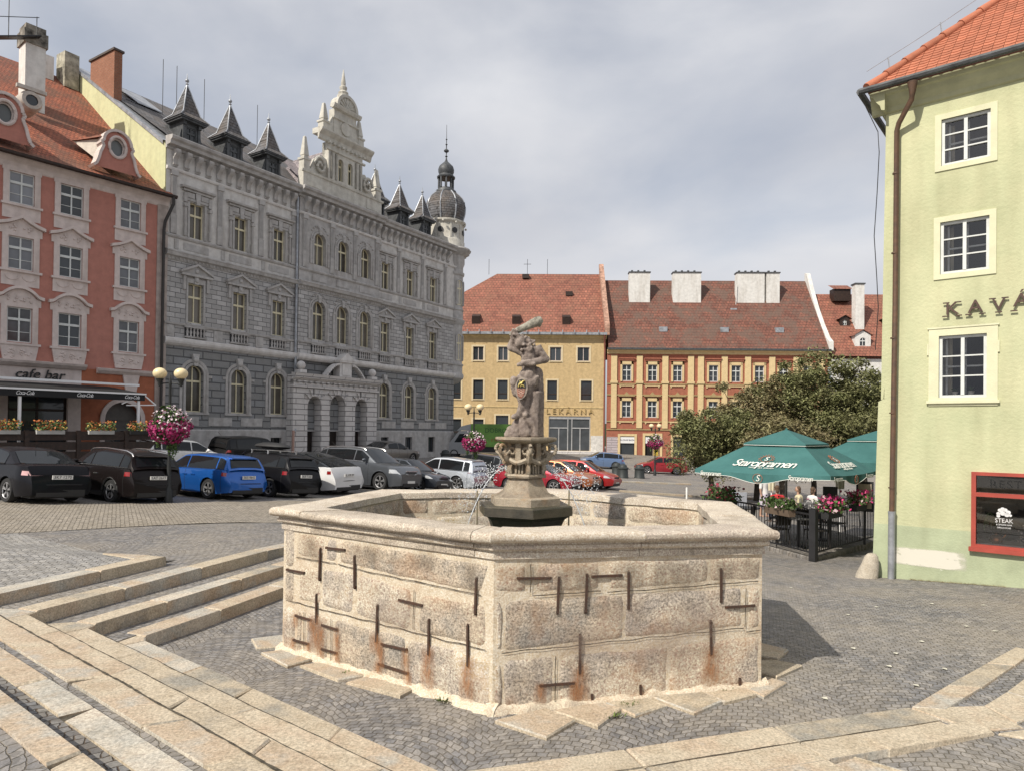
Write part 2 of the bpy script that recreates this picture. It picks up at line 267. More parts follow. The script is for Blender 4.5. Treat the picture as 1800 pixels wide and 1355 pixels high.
def courses(name, ca, cb, cm, w=.9, h=.4, rough=.85, light=None, bump=.9, mort=.02, grime=.4):
    """ashlar or rusticated courses on x/z of the facade; light = colour of scattered pale blocks"""
    m, t, p, N, L = newmat(name); co = N('ShaderNodeTexCoord'); s = N('ShaderNodeSeparateXYZ'); L(co.outputs['Object'], s.inputs[0]); c = N('ShaderNodeCombineXYZ'); a0 = N('ShaderNodeMath'); a0.operation = 'ADD'; L(s.outputs[0], a0.inputs[0]); L(s.outputs[1], a0.inputs[1]); L(a0.outputs[0], c.inputs[0]); L(s.outputs[2], c.inputs[1])
    br = N('ShaderNodeTexBrick'); br.inputs['Scale'].default_value = 1; br.inputs['Brick Width'].default_value = w; br.inputs['Row Height'].default_value = h; br.inputs['Mortar Size'].default_value = mort; br.inputs['Mortar Smooth'].default_value = .3; br.inputs['Bias'].default_value = -.3
    br.inputs['Color1'].default_value = c4(ca); br.inputs['Color2'].default_value = c4(light or cb); br.inputs['Mortar'].default_value = c4(cm); L(c.outputs[0], br.inputs[0])
    n = N('ShaderNodeTexNoise'); n.inputs['Scale'].default_value = 1.5; n.inputs['Detail'].default_value = 9; n.inputs['Roughness'].default_value = .7; L(co.outputs['Object'], n.inputs[0])
    rp = N('ShaderNodeValToRGB'); rp.color_ramp.elements[0].position = .4; rp.color_ramp.elements[1].position = .7; rp.color_ramp.elements[1].color = (grime,)*3+(1,); L(n.outputs[0], rp.inputs[0])
    mx = N('ShaderNodeMixRGB'); mx.inputs[2].default_value = c4(tuple(x*.6 for x in ca)); L(rp.outputs[0], mx.inputs[0]); L(br.outputs['Color'], mx.inputs[1]); L(mx.outputs[0], p.inputs['Base Color']); p.inputs['Roughness'].default_value = rough
    n2 = N('ShaderNodeTexNoise'); n2.inputs['Scale'].default_value = 14; n2.inputs['Detail'].default_value = 4; L(co.outputs['Object'], n2.inputs[0])
    iv = N('ShaderNodeMath'); iv.operation = 'MULTIPLY_ADD'; iv.inputs[1].default_value = -1.3; L(br.outputs['Fac'], iv.inputs[0]); L(n2.outputs[0], iv.inputs[2])
    bp = N('ShaderNodeBump'); bp.inputs['Strength'].default_value = bump; bp.inputs['Distance'].default_value = .05; L(iv.outputs[0], bp.inputs['Height']); L(bp.outputs[0], p.inputs['Normal'])
    MATS[name] = m; return m
def glass(name, tint=(.03, .035, .04), rough=.06, tr=.0, var=.5, spec=.5):
    """window glass: dark room behind a glossy pane; tr = how far one sees through"""
    m, t, p, N, L = newmat(name)
    co = N('ShaderNodeTexCoord'); n = N('ShaderNodeTexNoise'); n.inputs['Scale'].default_value = 1.3; n.inputs['Detail'].default_value = 3; L(co.outputs['Object'], n.inputs[0])
    oi = N('ShaderNodeObjectInfo'); ad = N('ShaderNodeMath'); ad.operation = 'ADD'; L(n.outputs[0], ad.inputs[0]); L(oi.outputs['Random'], ad.inputs[1]); rp = N('ShaderNodeMapRange'); rp.inputs[1].default_value = .3; rp.inputs[2].default_value = 1.6; rp.inputs[3].default_value = 1-var; rp.inputs[4].default_value = 1+var*1.6; L(ad.outputs[0], rp.inputs[0])
    p.inputs['Specular IOR Level'].default_value = spec
    hs = N('ShaderNodeHueSaturation'); hs.inputs['Color'].default_value = c4(tint); L(rp.outputs[0], hs.inputs['Value']); L(hs.outputs[0], p.inputs['Base Color'])
    p.inputs['Roughness'].default_value = rough; p.inputs['IOR'].default_value = 1.5
    bp = N('ShaderNodeBump'); bp.inputs['Strength'].default_value = .06; bp.inputs['Distance'].default_value = .05; L(n.outputs[0], bp.inputs['Height']); L(bp.outputs[0], p.inputs['Normal'])
    if tr:
        tb = N('ShaderNodeBsdfTransparent'); mx = N('ShaderNodeMixShader'); fr = N('ShaderNodeFresnel'); fr.inputs[0].default_value = 1.45
        gl = N('ShaderNodeBsdfGlossy'); gl.inputs[1].default_value = rough; a = N('ShaderNodeMath'); a.operation = 'MULTIPLY_ADD'; a.inputs[1].default_value = 1.; a.inputs[2].default_value = 1-tr; L(fr.outputs[0], a.inputs[0])
        L(a.outputs[0], mx.inputs[0]); L(tb.outputs[0], mx.inputs[1]); L(gl.outputs[0], mx.inputs[2]); L(mx.outputs[0], t.nodes['Material Output'].inputs[0])
    MATS[name] = m; return m

m_black = mat('black_iron', (.018, .018, .02), .5, var=.2)
m_white = mat('white_paint', (.74, .73, .70), .6, var=.06, bump=.2)
m_slate = tiles('slate_tiles', (.15, .15, .16), (.09, .088, .09), (.03, .03, .03), .25, .2, 'xz', moss=.4, mossc=(.16, .12, .09))
m_clay = tiles('clay_tiles', (.42, .13, .065), (.30, .09, .05), (.08, .03, .02), .18, .17, 'xz', moss=.65, mossc=(.13, .075, .05))
m_zinc = mat('zinc_sheet', (.40, .42, .45), .45, metal=.4, var=.2)
m_darkwood = mat('dark_wood', (.035, .018, .012), .6, var=.3, vs=6)
m_pane = glass('window_glass')

# ---------------------------------------------------------------- ground
def rbf(pts):
    P = np.array(pts, float); n = len(P); c2 = 9.
    D = np.sqrt(((P[:, None, :2]-P[None, :, :2])**2).sum(-1)+c2); A = np.zeros((n+3, n+3)); A[:n, :n] = D+np.eye(n)*-.02; A[:n, n] = 1; A[:n, n+1:] = P[:, :2]; A[n, :n] = 1; A[n+1:, :n] = P[:, :2].T
    wts = np.linalg.solve(A, np.r_[P[:, 2], 0, 0, 0])
    def f(x, y):
        x = min(max(x, -30), 50); y = min(max(y, -2), 90)
        d = np.sqrt((P[:, 0]-x)**2+(P[:, 1]-y)**2+c2); return float(d @ wts[:n]+wts[n]+wts[n+1]*x+wts[n+2]*y)
    return f
FAR = [(-12.5, 18.3, .47), (-11.8, 20.2, .32), (-10, 22.5, .21), (-8.7, 24.5, .09), (-7.9, 27, -.05), (-5.7, 29.5, -.08), (-4.3, 31.5, -.26), (-2.7, 34, -.46), (3, 35, -.45), (8, 62, -.8), (-2, 60, .25), (-5, 57, .3), (-12, 46, .45), (-17, 36, .55), (-22, 31, .9),
       (-6, 84, 0), (11, 84, -.1), (25, 84, -.6), (45, 84, -.9), (11, 29, -.9), (9, 36, -.85), (17, 40, -1.2), (0, 22, -.05), (4.5, 22, -.25), (-3, 17, .12), (30, 60, -1.2), (9.6, 18.1, -.42), (6.9, 15.6, -.32), (-30, 20, 1.2)]
f_low = rbf(FAR+[(-4.1, 8.1, 0), (-3.45, 10.4, 0), (0, 6, 0), (-.2, 6.2, 0), (2.5, 6.6, .1), (3.6, 7.6, .11), (7.3, 13, -.12), (5.5, 9.5, .08), (8.5, 10.5, .1), (4, 6.2, .15), (6, 7.5, .16), (0, 12, 0), (-2.2, 5.8, 0), (0, 4.6, 0), (9, 8, .2)])
f_up = rbf(FAR+[(-5.4, 7.7, .46), (-4.1, 12.1, .46), (-5.3, 10.5, .47), (-9.5, 13.1, .5), (-12.9, 17.3, .5), (-7, 9, .47), (-8, 15, .46), (-5.4, 16.3, .33), (-14, 10, .8)])
TA, TB, TC, TD = -8.11, -7.47, -6.86, -6.38
EX = Vector((.296, .955, 0)); NX = Vector((.955, -.296, 0))
def h(x, y, t=None, eps=0):
    s = x*EX.x+y*EX.y; t = x*NX.x+y*NX.y if t is None else t; t += eps
    if t > TD-.14: return f_low(x, y)
    k = max(0, min(1, (16-s)/2.5)); lo = f_low(x, y); u = f_up(x, y)
    if t > TC-.14: return lo+(.15)*k
    if t > TB-.14: return lo*(1-k)+.31*k
    if t > TA-.14: return lo*(1-k)+u*k
    g = max(0, min(1, (8.8-s)/.7)); return lo*(1-k)+u*k+.12*g
def grid_mesh(name, mt, ss, tt, zoff=0, **k):
    b = B(); n = len(tt)
    for s in ss:
        for (t, e) in tt:
            p = EX*s+NX*t; b.v.append((p.x, p.y, h(p.x, p.y, t, e)+zoff))
    for i in range(len(ss)-1):
        for j in range(n-1):
            q = i*n+j; b.f.append((q, q+1, q+n+1, q+n)); b.m.append(0)
    return b.build(name, mt, smooth=30, **k)
m_cob = cobble('basalt_setts', (.165, .163, .168), (.25, .235, .22), .076, R(20), arc=.55, dirt=(.36, .31, .24), dirtamt=.62)
m_cobL = cobble('pale_setts', (.27, .265, .26), (.35, .335, .31), .1, R(-15), arc=.0, dirt=(.3, .27, .22), dirtamt=.3)
m_cobR = cobble('tan_setts', (.27, .24, .20), (.35, .31, .255), .085, R(60), arc=.0, dirt=(.24, .2, .14), dirtamt=.5)
m_gran = granite('step_granite', [(.29, .27, .23), (.44, .375, .28), (.50, .43, .325), (.46, .365, .265), (.42, .40, .35), (.55, .49, .40)], 1., .5, .5)
ss = [-600, -120, -30]+[x for x in range(-14, 4, 2)]+[4+.8*i for i in range(24)]+[24+2.5*i for i in range(32)]+[130, 300, 900]
tb = [-700, -150, -60]+list(range(-40, -8, 2))
tt = [(t, 0) for t in tb]
for T in (TA, TB, TC, TD): tt += [(T-.14, -1e-4), (T-.14, 1e-4)]
tt += [(t, 0) for t in [-5.8, -5, -4, -3, -2, -1, 0, 1, 2, 3, 4, 5, 6, 7, 8, 9, 10, 12, 14, 16, 18, 20, 23, 26, 30, 35, 40, 50, 60, 80, 150, 700]]
tt.sort()
grid_mesh('ground', m_cob, ss, tt, kind='structure')
def drape(name, mt, quad, nu, nv, zoff, **k):
    """a sheet laid on the ground between four plan corners"""
    b = B(); a, bq, c, d = [Vector((p[0], p[1], 0)) for p in quad]
    for i in range(nu+1):
        for j in range(nv+1):
            p = (a.lerp(bq, i/nu)).lerp(d.lerp(c, i/nu), j/nv); b.v.append((p.x, p.y, h(p.x, p.y)+zoff))
    for i in range(nu):
        for j in range(nv):
            q = i*(nv+1)+j; b.f.append((q, q+nv+1, q+nv+2, q+1)); b.m.append(0)
    return b.build(name, mt, smooth=30, kind='structure', **k)
drape('road', m_cobR, [(-18, 6.8), (-9.47, 13.12), (1.1, 21.6), (14, 32)][0:0] or [(-13.6, 9.9), (2.5, 22.5), (-1.5, 27.6), (-17.6, 15)], 24, 10, .012)
drape('pavement', m_cobL, [(-6.26, 8.22), (-5.58, 10.47), (-9.47, 13.12), (-13.5, 9.9)], 12, 12, .008)
from mathutils import noise as mn
def ST(s, t): p = EX*s+NX*t; return (p.x, p.y)
bpy.data.objects['pavement'].hide_render = False
def slab(b, q, zt, zb, c=.014, jit=.0):
    """stone with plan corners q, chamfered top"""
    q = [Vector((p[0], p[1], 0)) for p in q]; ctr = sum(q, Vector())/len(q); n = len(b.v); k = len(q)
    zs = [zt(p.x, p.y) if callable(zt) else zt for p in q]
    if jit: zs = [z+random.uniform(-jit, jit) for z in zs]
    for p in q: b.v.append((p.x, p.y, zb))
    for p, z in zip(q, zs): b.v.append((p.x, p.y, z-c))
    for p, z in zip(q, zs):
        d = (ctr-p); d.normalize(); pp = p+d*c*1.5; b.v.append((pp.x, pp.y, z))
    F = []
    for i in range(k):
        j = (i+1) % k; F += [(n+i, n+j, n+k+j, n+k+i), (n+k+i, n+k+j, n+2*k+j, n+2*k+i)]
    F.append(tuple(n+2*k+i for i in range(k))); b.f += F; b.m += [0]*len(F)
b = B()
def kerb(T, s0, s1, wd, ztop, drop=.35, L0=1.3):
    s = s0
    while s < s1-.2:
        e = min(s1, s+random.uniform(.8, 1.3)*L0)
        if s1-e < .35: e = s1
        j = random.uniform(-.006, .006)
        q = [ST(s+.004, T+j), ST(e-.004, T+random.uniform(-.006, .006)), ST(e-.004, T-wd), ST(s+.004, T-wd)]
        zm = ztop((q[0][0]+q[2][0])/2, (q[0][1]+q[2][1])/2)
        zz = lambda x, y: ztop(x, y)
        slab(b, q[::-1] if 0 else q, zz, zm-drop, .016, .004); s = e
zB = lambda x, y: h(x, y, TB-.2)+.012
zC = lambda x, y: h(x, y, TC-.2)+.012
zD = lambda x, y: h(x, y, TD-.2)+.012
zA = lambda x, y: .605
# where each kerb meets its slab row
kerb(TD, 6.33, 15.5, .29, zD); kerb(TC, 6.08, 15.5, .29, zC); kerb(TB, 5.86, 15.2, .30, zB); kerb(TA, 5.78, 8.42, .30, zA)
slab(b, [ST(8.13, -8.42), ST(8.43, -8.42), (-6.36, 11.12), (-6.5, 10.9)], lambda x, y: .605 if x > -6 else h(x, y, -9)+.03, .1, .014)
# the flight that turns towards the viewer: (front line, back line, level)
def row(f0, f1, b0, b1, z, L0=1.15, zb=None):
    f0, f1, b0, b1 = [Vector((p[0], p[1], 0)) for p in (f0, f1, b0, b1)]; n = max(2, round((f1-f0).length/L0)); ts = [0]
    for i in range(1, n): ts.append((i+random.uniform(-.22, .22))/n)
    ts.append(1)
    for i in range(n):
        g = .0025/(f1-f0).length; a, c = ts[i]+g, ts[i+1]-g; sk = random.uniform(-.012, .012)
        slab(b, [f0.lerp(f1, a), b0.lerp(b1, min(1, a+sk)), b0.lerp(b1, c), f0.lerp(f1, c)], z, (zb if zb is not None else z-.32), .012, .003)
U = Vector((.785, -.619, 0))
def along(p, d): return (p[0]+U.x*d, p[1]+U.y*d)
fD, fC, fB, fA, gA, fE, gE, fF, gF = (-4.15, 7.81), (-4.74, 7.69), (-5.40, 7.67), (-5.98, 7.66), (-4.74, 6.37), (-4.31, 5.79), (-3.82, 5.15), (-3.34, 4.50), (-3.0, 4.02)
row(fD, along(fD, 4.72), along(fC, .36), along(fC, 5.5), .15)
row(along(fC, .0), along(fC, 6.1), along(fB, .52), along(fB, 6.6), .32)
row(fB, along(fB, 7.2), along(fA, .52), along(fA, 7.9), .47)
row(along(fA, -.0), along(fA, 8.2), along(gA, -1.9), along(gA, 6.3), .605)
row(along(fE, -2.8), along(fE, 5.8), along(gE, -3.6), along(gE, 5.0), .72, 1.3)
row(along(fF, -3.4), along(fF, 5), along(gF, -3.95), along(gF, 4.45), .86, 1.25)
def corner(pts, z): slab(b, pts, z, z-.4, .012, .002)
corner([ST(6.335, TD), fD, along(fC, .36), along(fC, .0), ST(6.08, TC), ST(6.335, TD-.29)][::-1], .15); corner([ST(6.085, TC), fC, along(fB, .52), fB, ST(5.86, TB), ST(6.085, TC-.29)][::-1], .32)
corner([ST(5.865, TB), fB, along(fA, .52), fA, ST(5.78, TA), ST(5.865, TB-.3)][::-1], .47); corner([ST(5.785, TA), fA, along(gA, -1.9), along(gA, -3), (-7.6, 8.6), ST(5.785, TA-.3)][::-1], .605)
# right-hand band
def lerp2(a, c, t): return (a[0]+(c[0]-a[0])*t, a[1]+(c[1]-a[1])*t)
F1 = [(-.40, 4.86), (.9, 5.25), (2.2, 5.68), (3.58, 6.11)]
for i in range(3):
    a, c = F1[i], F1[i+1]; dn = (.27, -.78)
    for r_ in range(3):
        o0, o1 = r_*.36, (r_+1)*.36-.006; k0 = random.uniform(-.08, .08)
        if i == 2 and r_ == 2: continue
        slab(b, [(a[0]+.004+dn[0]*o0, a[1]+dn[1]*o0), (a[0]+dn[0]*o1+.004, a[1]+dn[1]*o1), (c[0]+dn[0]*o1-.004, c[1]+dn[1]*o1), (c[0]+dn[0]*o0-.004, c[1]+dn[1]*o0)], .172 if i else .168, -.2, .01, .002)
slab(b, [(3.585, 6.10), (3.87, 5.30+.35), (4.3, 5.72), (4.28, 6.17)], .172, -.2, .01)
slab(b, [(3.6, 6.13), (4.27, 6.19), (4.42, 6.5), (4.05, 6.46)][::-1][0:0] or [(3.60, 6.12), (3.86, 6.06), (4.55, 6.60), (4.27, 6.66)], .175, -.2, .01)
slab(b, [(4.275, 6.665), (4.56, 6.605), (5.35, 7.25), (5.10, 7.31)], .175, -.2, .01); slab(b, [(5.105, 7.315), (5.36, 7.255), (5.95, 7.75), (5.83, 7.88)], .175, -.2, .01)
slab(b, [(4.29, 6.18), (4.30, 5.80), (4.9, 6.15), (4.72, 6.50)], .175, -.2, .01); slab(b, [(4.73, 6.505), (4.91, 6.155), (6.1, 7.2), (5.95, 7.5)], .175, -.2, .01)
slab(b, [(2.84, 5.47), (2.94, 5.28), (3.97, 5.60), (4.03, 5.86)], .179, -.2, .01)
slab(b, [(4.0, 5.60), (4.2, 5.5), (5.2, 5.75), (5.1, 5.9)], .172, -.2, .01); slab(b, [(2.60, 5.17), (2.9, 4.93), (4.4, 4.0), (3.9, 4.0)], .174, -.2, .01); slab(b, [(1.2, 5.0-.6), (2.58, 5.15), (3.8, 4.0), (1.4, 3.8)], .171, -.2, .01)
b.build('stone_steps', m_gran, smooth=30, kind='structure')
b = B()          # grit and moss in the long joints
def joint(p, q, z, wd=.012):
    p, q = Vector((p[0], p[1], z)), Vector((q[0], q[1], z)); n = int((q-p).length/.04); d = (q-p).normalized(); nn = Vector((-d.y, d.x, 0)); base = len(b.v)
    for i in range(n+1):
        c = p.lerp(q, i/n)+nn*mn.noise(Vector((i*.13, z*9, p.x)))*.012; w2 = wd*(.45+.9*abs(mn.noise(Vector((i*.37, 3, z)))))
        b.v += [tuple(c-nn*w2), tuple(c+nn*w2)]
    for i in range(n): k = base+2*i; b.f.append((k, k+2, k+3, k+1)); b.m.append(0)
joint(along(fC, .3), along(fC, 5.4), .3225, .008); joint(along(fB, .5), along(fB, 6.5), .4725, .008); joint(along(fA, .5), along(fA, 7.8), .6085, .014)
for (p, q) in ((F1[0], F1[1]), (F1[1], F1[2]), (F1[2], F1[3])): joint((p[0]+.097, p[1]-.281), (q[0]+.097, q[1]-.281), .1755, .006)
for (f, z, L_) in ((fD, .132, 4.7), (fC, .302, 6), (fB, .452, 7), (fA, .587, 8), (fE, .70, 5.8), (fF, .828, 5)): b.poly([along(f, 0)+(z,), along(f, L_)+(z,), along((f[0]-.12, f[1]-.16), L_)+(z,), along((f[0]-.12, f[1]-.16), 0)+(z,)])
b.build('joint_grit', mat('joint_grit', (.10, .085, .06), .95, var=.4, vs=20), kind='structure')
# sett strips between the upper rows and the landing behind the viewer
def strip(name, q, z, m=m_cob): return B().poly([(p[0], p[1], z) for p in q]).build(name, m, kind='structure')
strip('landing', [along(gA, -3), along(gA, 7), along(fE, 6.2), along(fE, -2.7)], .585)
strip('landing', [along(gE, -3.6), along(gE, 6), along(fF, 5.4), along(fF, -3.3)], .705, cobble('strip_setts', (.14, .145, .15), (.22, .21, .19), .085, R(-38), 0, (.16, .11, .07), .45))
strip('landing', [along(gF, -3.95), along(gF, 5.2), (.6, -3), (-8, -3)], .84)

# ---------------------------------------------------------------- fountain
WALL = [Vector(p) for p in [(-2.66, 8.03), (-.15, 6.29), (2.48, 6.74), (2.88, 9.27), (.60, 11.14), (-1.93, 10.5)]]
def offs(d):
    """outline moved outwards by d"""
    out = []; n = 6
    for i in range(n):
        a, c, e = WALL[i-1], WALL[i], WALL[(i+1) % n]; e1 = (c-a).normalized(); e2 = (e-c).normalized()
        n1 = Vector((e1.y, -e1.x)); n2 = Vector((e2.y, -e2.x)); bis = (n1+n2).normalized(); out.append(c+bis*(d/bis.dot(n1)))
    return out
FC = Vector((.19, 8.68))
ft = empty('fountain', (FC.x, FC.y, 0), 0, 'six-sided granite basin with iron clamps, carved pedestal in its middle', 'fountain')
def fl(b, name, m, parent=ft, **k):   # build with world coordinates under the fountain
    o = b.build(name, m, parent, **k); o.location = (-FC.x, -FC.y, 0); return o
m_mortar = granite('lime_mortar', [(.50, .43, .33), (.66, .57, .44), (.74, .67, .54)], 1.2, .55, .9, rustc=(.5, .33, .2))
m_block = granite('basin_granite', [(.34, .31, .27), (.55, .46, .355), (.64, .55, .43), (.42, .37, .32), (.72, .63, .50)], 1., .85, 1.3, rustc=(.42, .215, .10))
m_rim = granite('rim_granite', [(.42, .36, .29), (.58, .51, .42), (.66, .585, .48), (.50, .43, .36)], 1.3, .75, 1.)
b = B(); o = offs(0); i_ = offs(-.34)
for k in range(6):
    a, c = o[k], o[(k+1) % 6]; a2, c2 = i_[k], i_[(k+1) % 6]
    b.poly([(a.x, a.y, -.3), (c.x, c.y, -.3), (c.x, c.y, 1.43), (a.x, a.y, 1.43)]); b.poly([(c2.x, c2.y, .3), (a2.x, a2.y, .3), (a2.x, a2.y, 1.55), (c2.x, c2.y, 1.55)])
b.poly([(p.x, p.y, .35) for p in i_])
fl(b, 'mortar_core', m_mortar)
def blocks(b, A, C, quads, off=0, flip=False, bulge=.012):
    """rough stones on the wall from A to C; each quad holds four (along, up) corners"""
    d = (C-A).normalized(); nrm = Vector((d.y, -d.x))*(-1 if flip else 1)
    for q in quads:
        (a, bq, c, e) = [Vector(p) for p in q]; wl = max((bq-a).length, (c-e).length); hl = max((e-a).length, (c-bq).length); nu = max(4, int(wl/.035)); nv = max(4, int(hl/.035)); base = len(b.v); sd = random.random()*50
        for i in range(nu+1):
            for j in range(nv+1):
                u = i/nu; v = j/nv; p = (a.lerp(bq, u)).lerp(e.lerp(c, u), v)
                eu = min(u, 1-u)*wl; ev = min(v, 1-v)*hl
                cr = 0
                if eu < .04 and ev < .04: cr = ((.04-eu)**2+(.04-ev)**2)**.5*.3
                n0 = mn.noise(Vector((p.x*5+sd, p.y*5, sd))); n1_ = mn.noise(Vector((p.x*5, p.y*5+sd, 9+sd)))
                ed = min(eu, ev); pin = max(0, 1-ed/.08)
                cx = p.x+n0*.022*pin+(cr if u < .5 else -cr); cy = p.y+n1_*.022*pin+(cr if v < .5 else -cr)
                out = -.006+min(1, ed/.014)**.5*(bulge+.006)+mn.fractal(Vector((p.x*9, p.y*9, sd)), 1, 2, 4)*.008*min(1, ed/.05)
                w_ = A+d*cx+nrm*(out+off); b.v.append((w_.x, w_.y, cy))
        for i in range(nu):
            for j in range(nv):
                q0 = base+i*(nv+1)+j; b.f.append((q0, q0+nv+1, q0+nv+2, q0+1)); b.m.append(0)
LFq = [[(.02, .98), (.20, .98), (.20, 1.47), (.02, 1.46)], [(.02, .55), (.21, .56), (.20, .96), (.02, .96)], [(.25, 1.12), (.69, 1.13), (.74, 1.39), (.25, 1.38)], [(.73, 1.12), (.92, 1.12), (.92, 1.38), (.77, 1.39)], [(.97, 1.12), (2.90, 1.07), (3.02, 1.36), (.96, 1.37)],
       [(.27, .62), (.66, .61), (.66, 1.04), (.30, .99)], [(.68, .61), (1.2, .60), (1.2, 1.03), (.68, 1.04)], [(1.24, .59), (2.03, .58), (2.04, .99), (1.25, 1.04)], [(2.14, .58), (2.98, .585), (2.97, .98), (2.14, .96)],
       [(.01, -.1), (.23, -.1), (.23, .53), (.01, .52)], [(.26, -.1), (.35, -.1), (.35, .51), (.26, .51)], [(.44, -.1), (.80, -.1), (.80, .49), (.43, .51)], [(.9, -.1), (1.98, -.1), (1.97, .50), (.9, .51)], [(1.99, -.1), (3.03, -.1), (3.03, .49), (1.98, .50)]]
FRq = [[(.01, 1.1), (.31, 1.09), (.31, 1.36), (.01, 1.37)], [(.39, 1.08), (1.01, 1.10), (1.01, 1.38), (.39, 1.36)], [(1.09, 1.09), (2.10, 1.15), (2.10, 1.38), (1.09, 1.38)], [(2.115, 1.15), (2.65, 1.15), (2.65, 1.39), (2.115, 1.385)],
       [(.10, .56), (1.25, .63), (1.25, 1.06), (.10, 1.02)], [(1.26, .63), (2.46, .70), (2.46, 1.09), (1.26, 1.06)], [(2.52, .67), (2.65, .68), (2.65, 1.09), (2.52, 1.09)], [(.02, .57), (.08, .57), (.08, 1.03), (.02, 1.03)],
       [(.10, -.1), (.57, -.1), (.57, .51), (.10, .48)], [(.62, -.1), (1.7, -.1), (1.7, .55), (.62, .50)], [(1.71, -.1), (2.65, -.1), (2.65, .61), (1.71, .55)], [(.01, -.1), (.085, -.1), (.085, .46), (.01, .45)]]
def auto_blocks(Ln, z0, cs):
    q = []
    for r_ in range(len(cs)-1):
        x = .02
        while x < Ln-.1:
            e = x+random.uniform(.5, 1.3)
            if Ln-e < .4: e = Ln-.02
            q.append([(x, cs[r_]+.015), (e, cs[r_]+.015+random.uniform(-.02, .02)), (e, cs[r_+1]-.015), (x, cs[r_+1]-.015)]); x = e+.035
    return q
b = B()
blocks(b, WALL[0], WALL[1], LFq); blocks(b, WALL[1], WALL[2], FRq)
for k in (2, 3, 4, 5): blocks(b, WALL[k], WALL[(k+1) % 6], auto_blocks((WALL[(k+1) % 6]-WALL[k]).length, 0, [-.05, .55, 1.05, 1.42]))
for k in range(6): blocks(b, i_[k], i_[(k+1) % 6], auto_blocks((i_[(k+1) % 6]-i_[k]).length, 0, [.4, .98, 1.3, 1.56]), 0, True, .012)
fl(b, 'basin_wall', m_block, smooth=50)
# rim
prof = [(-.02, 1.405), (.022, 1.41), (.024, 1.465), (.012, 1.47), (.014, 1.485), (.058, 1.50), (.066, 1.52), (.060, 1.535), (.045, 1.54), (.05, 1.555), (.105, 1.567), (.130, 1.58), (.138, 1.602), (.137, 1.632), (.118, 1.652), (.07, 1.66), (-.30, 1.655), (-.36, 1.64), (-.365, 1.56), (-.33, 1.53)]
cs = [offs(d) for d, z in prof]
def rim_piece(k, t0, t1, dz, b):
    n = max(2, int((t1-t0)*14)); base = len(b.v); m = len(prof)
    for i in range(n+1):
        t = t0+(t1-t0)*i/n
        for j, (d, z) in enumerate(prof):
            p = cs[j][k].lerp(cs[j][(k+1) % 6], t); nz = mn.noise(Vector((p.x*2.5, p.y*2.5, j*.15)))*.016*(1 if z > 1.55 else .3); nn = (p-FC).normalized()
            p = p+nn*mn.noise(Vector((p.x*3, p.y*3, 7+j*.1)))*.014*(1 if z > 1.5 else .3); b.v.append((p.x, p.y, z+nz+dz*(z-1.4)/.26))
    for i in range(n):
        for j in range(m-1): q = base+i*m+j; b.f.append((q, q+m, q+m+1, q+1)); b.m.append(0)
    b.f.append(tuple(base+j for j in range(m))); b.f.append(tuple(base+n*m+j for j in range(m))[::-1]); b.m += [0, 0]
b = B()
for k, ts in enumerate([[0, .17, .93, 1], [0, .52, 1], [0, .4, 1], [0, .45, 1], [0, .3, .7, 1], [0, .5, 1]]):
    for i in range(len(ts)-1): rim_piece(k, ts[i]+(.0015 if i else 0), ts[i+1]-(.0015 if i < len(ts)-2 else 0), random.uniform(-.008, .008), b)
fl(b, 'rim', m_rim, smooth=45)
# water
m_water, t_, p_, N_, L_ = newmat('water'); p_.inputs['Base Color'].default_value = (.03, .045, .035, 1); p_.inputs['Roughness'].default_value = .04; nn_ = N_('ShaderNodeTexNoise'); nn_.inputs['Scale'].default_value = 7; bb_ = N_('ShaderNodeBump'); bb_.inputs['Strength'].default_value = .3; bb_.inputs['Distance'].default_value = .03; L_(nn_.outputs[0], bb_.inputs['Height']); L_(bb_.outputs[0], p_.inputs['Normal'])
fl(B().poly([(p.x, p.y, 1.08) for p in offs(-.34)]), 'water_surface', m_water)
# iron clamps and rust runs
m_iron = mat('wrought_iron', (.055, .042, .036), .75, .3, var=.3, vs=30, bump=.6, bs=90, col2=(.10, .045, .025))
def decal(name, col, amt, ms=(2.2, 2.2, .45), ns=14):
    m, t, p, N, L = newmat(name); co = N('ShaderNodeTexCoord'); s = N('ShaderNodeSeparateXYZ'); L(co.outputs['Generated'], s.inputs[0])
    n = N('ShaderNodeTexNoise'); n.inputs['Scale'].default_value = ns; n.inputs['Detail'].default_value = 9; mq = N('ShaderNodeMapping'); mq.inputs['Scale'].default_value = ms; L(co.outputs['Object'], mq.inputs[0]); L(mq.outputs[0], n.inputs[0])
    def mth(op, a, b_=None, c=None):
        q = N('ShaderNodeMath'); q.operation = op
        for i, v in enumerate((a, b_, c)):
            if v is None: continue
            if isinstance(v, (int, float)): q.inputs[i].default_value = v
            else: L(v, q.inputs[i])
        return q.outputs[0]
    ex = mth('SUBTRACT', 1, mth('POWER', mth('ABSOLUTE', mth('MULTIPLY_ADD', s.outputs[0], 2, -1)), 1.6))
    fz = mth('MULTIPLY', mth('POWER', s.outputs[2], .9), mth('MULTIPLY', mth('SUBTRACT', 1, s.outputs[2]), 2.6)); f = mth('MULTIPLY', ex, fz)
    al = mth('MULTIPLY', f, mth('MULTIPLY_ADD', n.outputs[0], 3., -.75)); al = mth('MINIMUM', mth('MAXIMUM', mth('MULTIPLY', al, amt), 0), .85)
    L(al, p.inputs['Alpha']); p.inputs['Base Color'].default_value = c4(col); p.inputs['Roughness'].default_value = .9; return m
m_rust = decal('rust_run', (.34, .16, .07), 1.15)
LFv = [(.66, 1.25, .90), (1.23, 1.23, .89), (2.86, 1.21, .88), (.62, .73, .42), (1.57, .76, .38), (2.29, .73, .39), (2.78, .76, .38)]
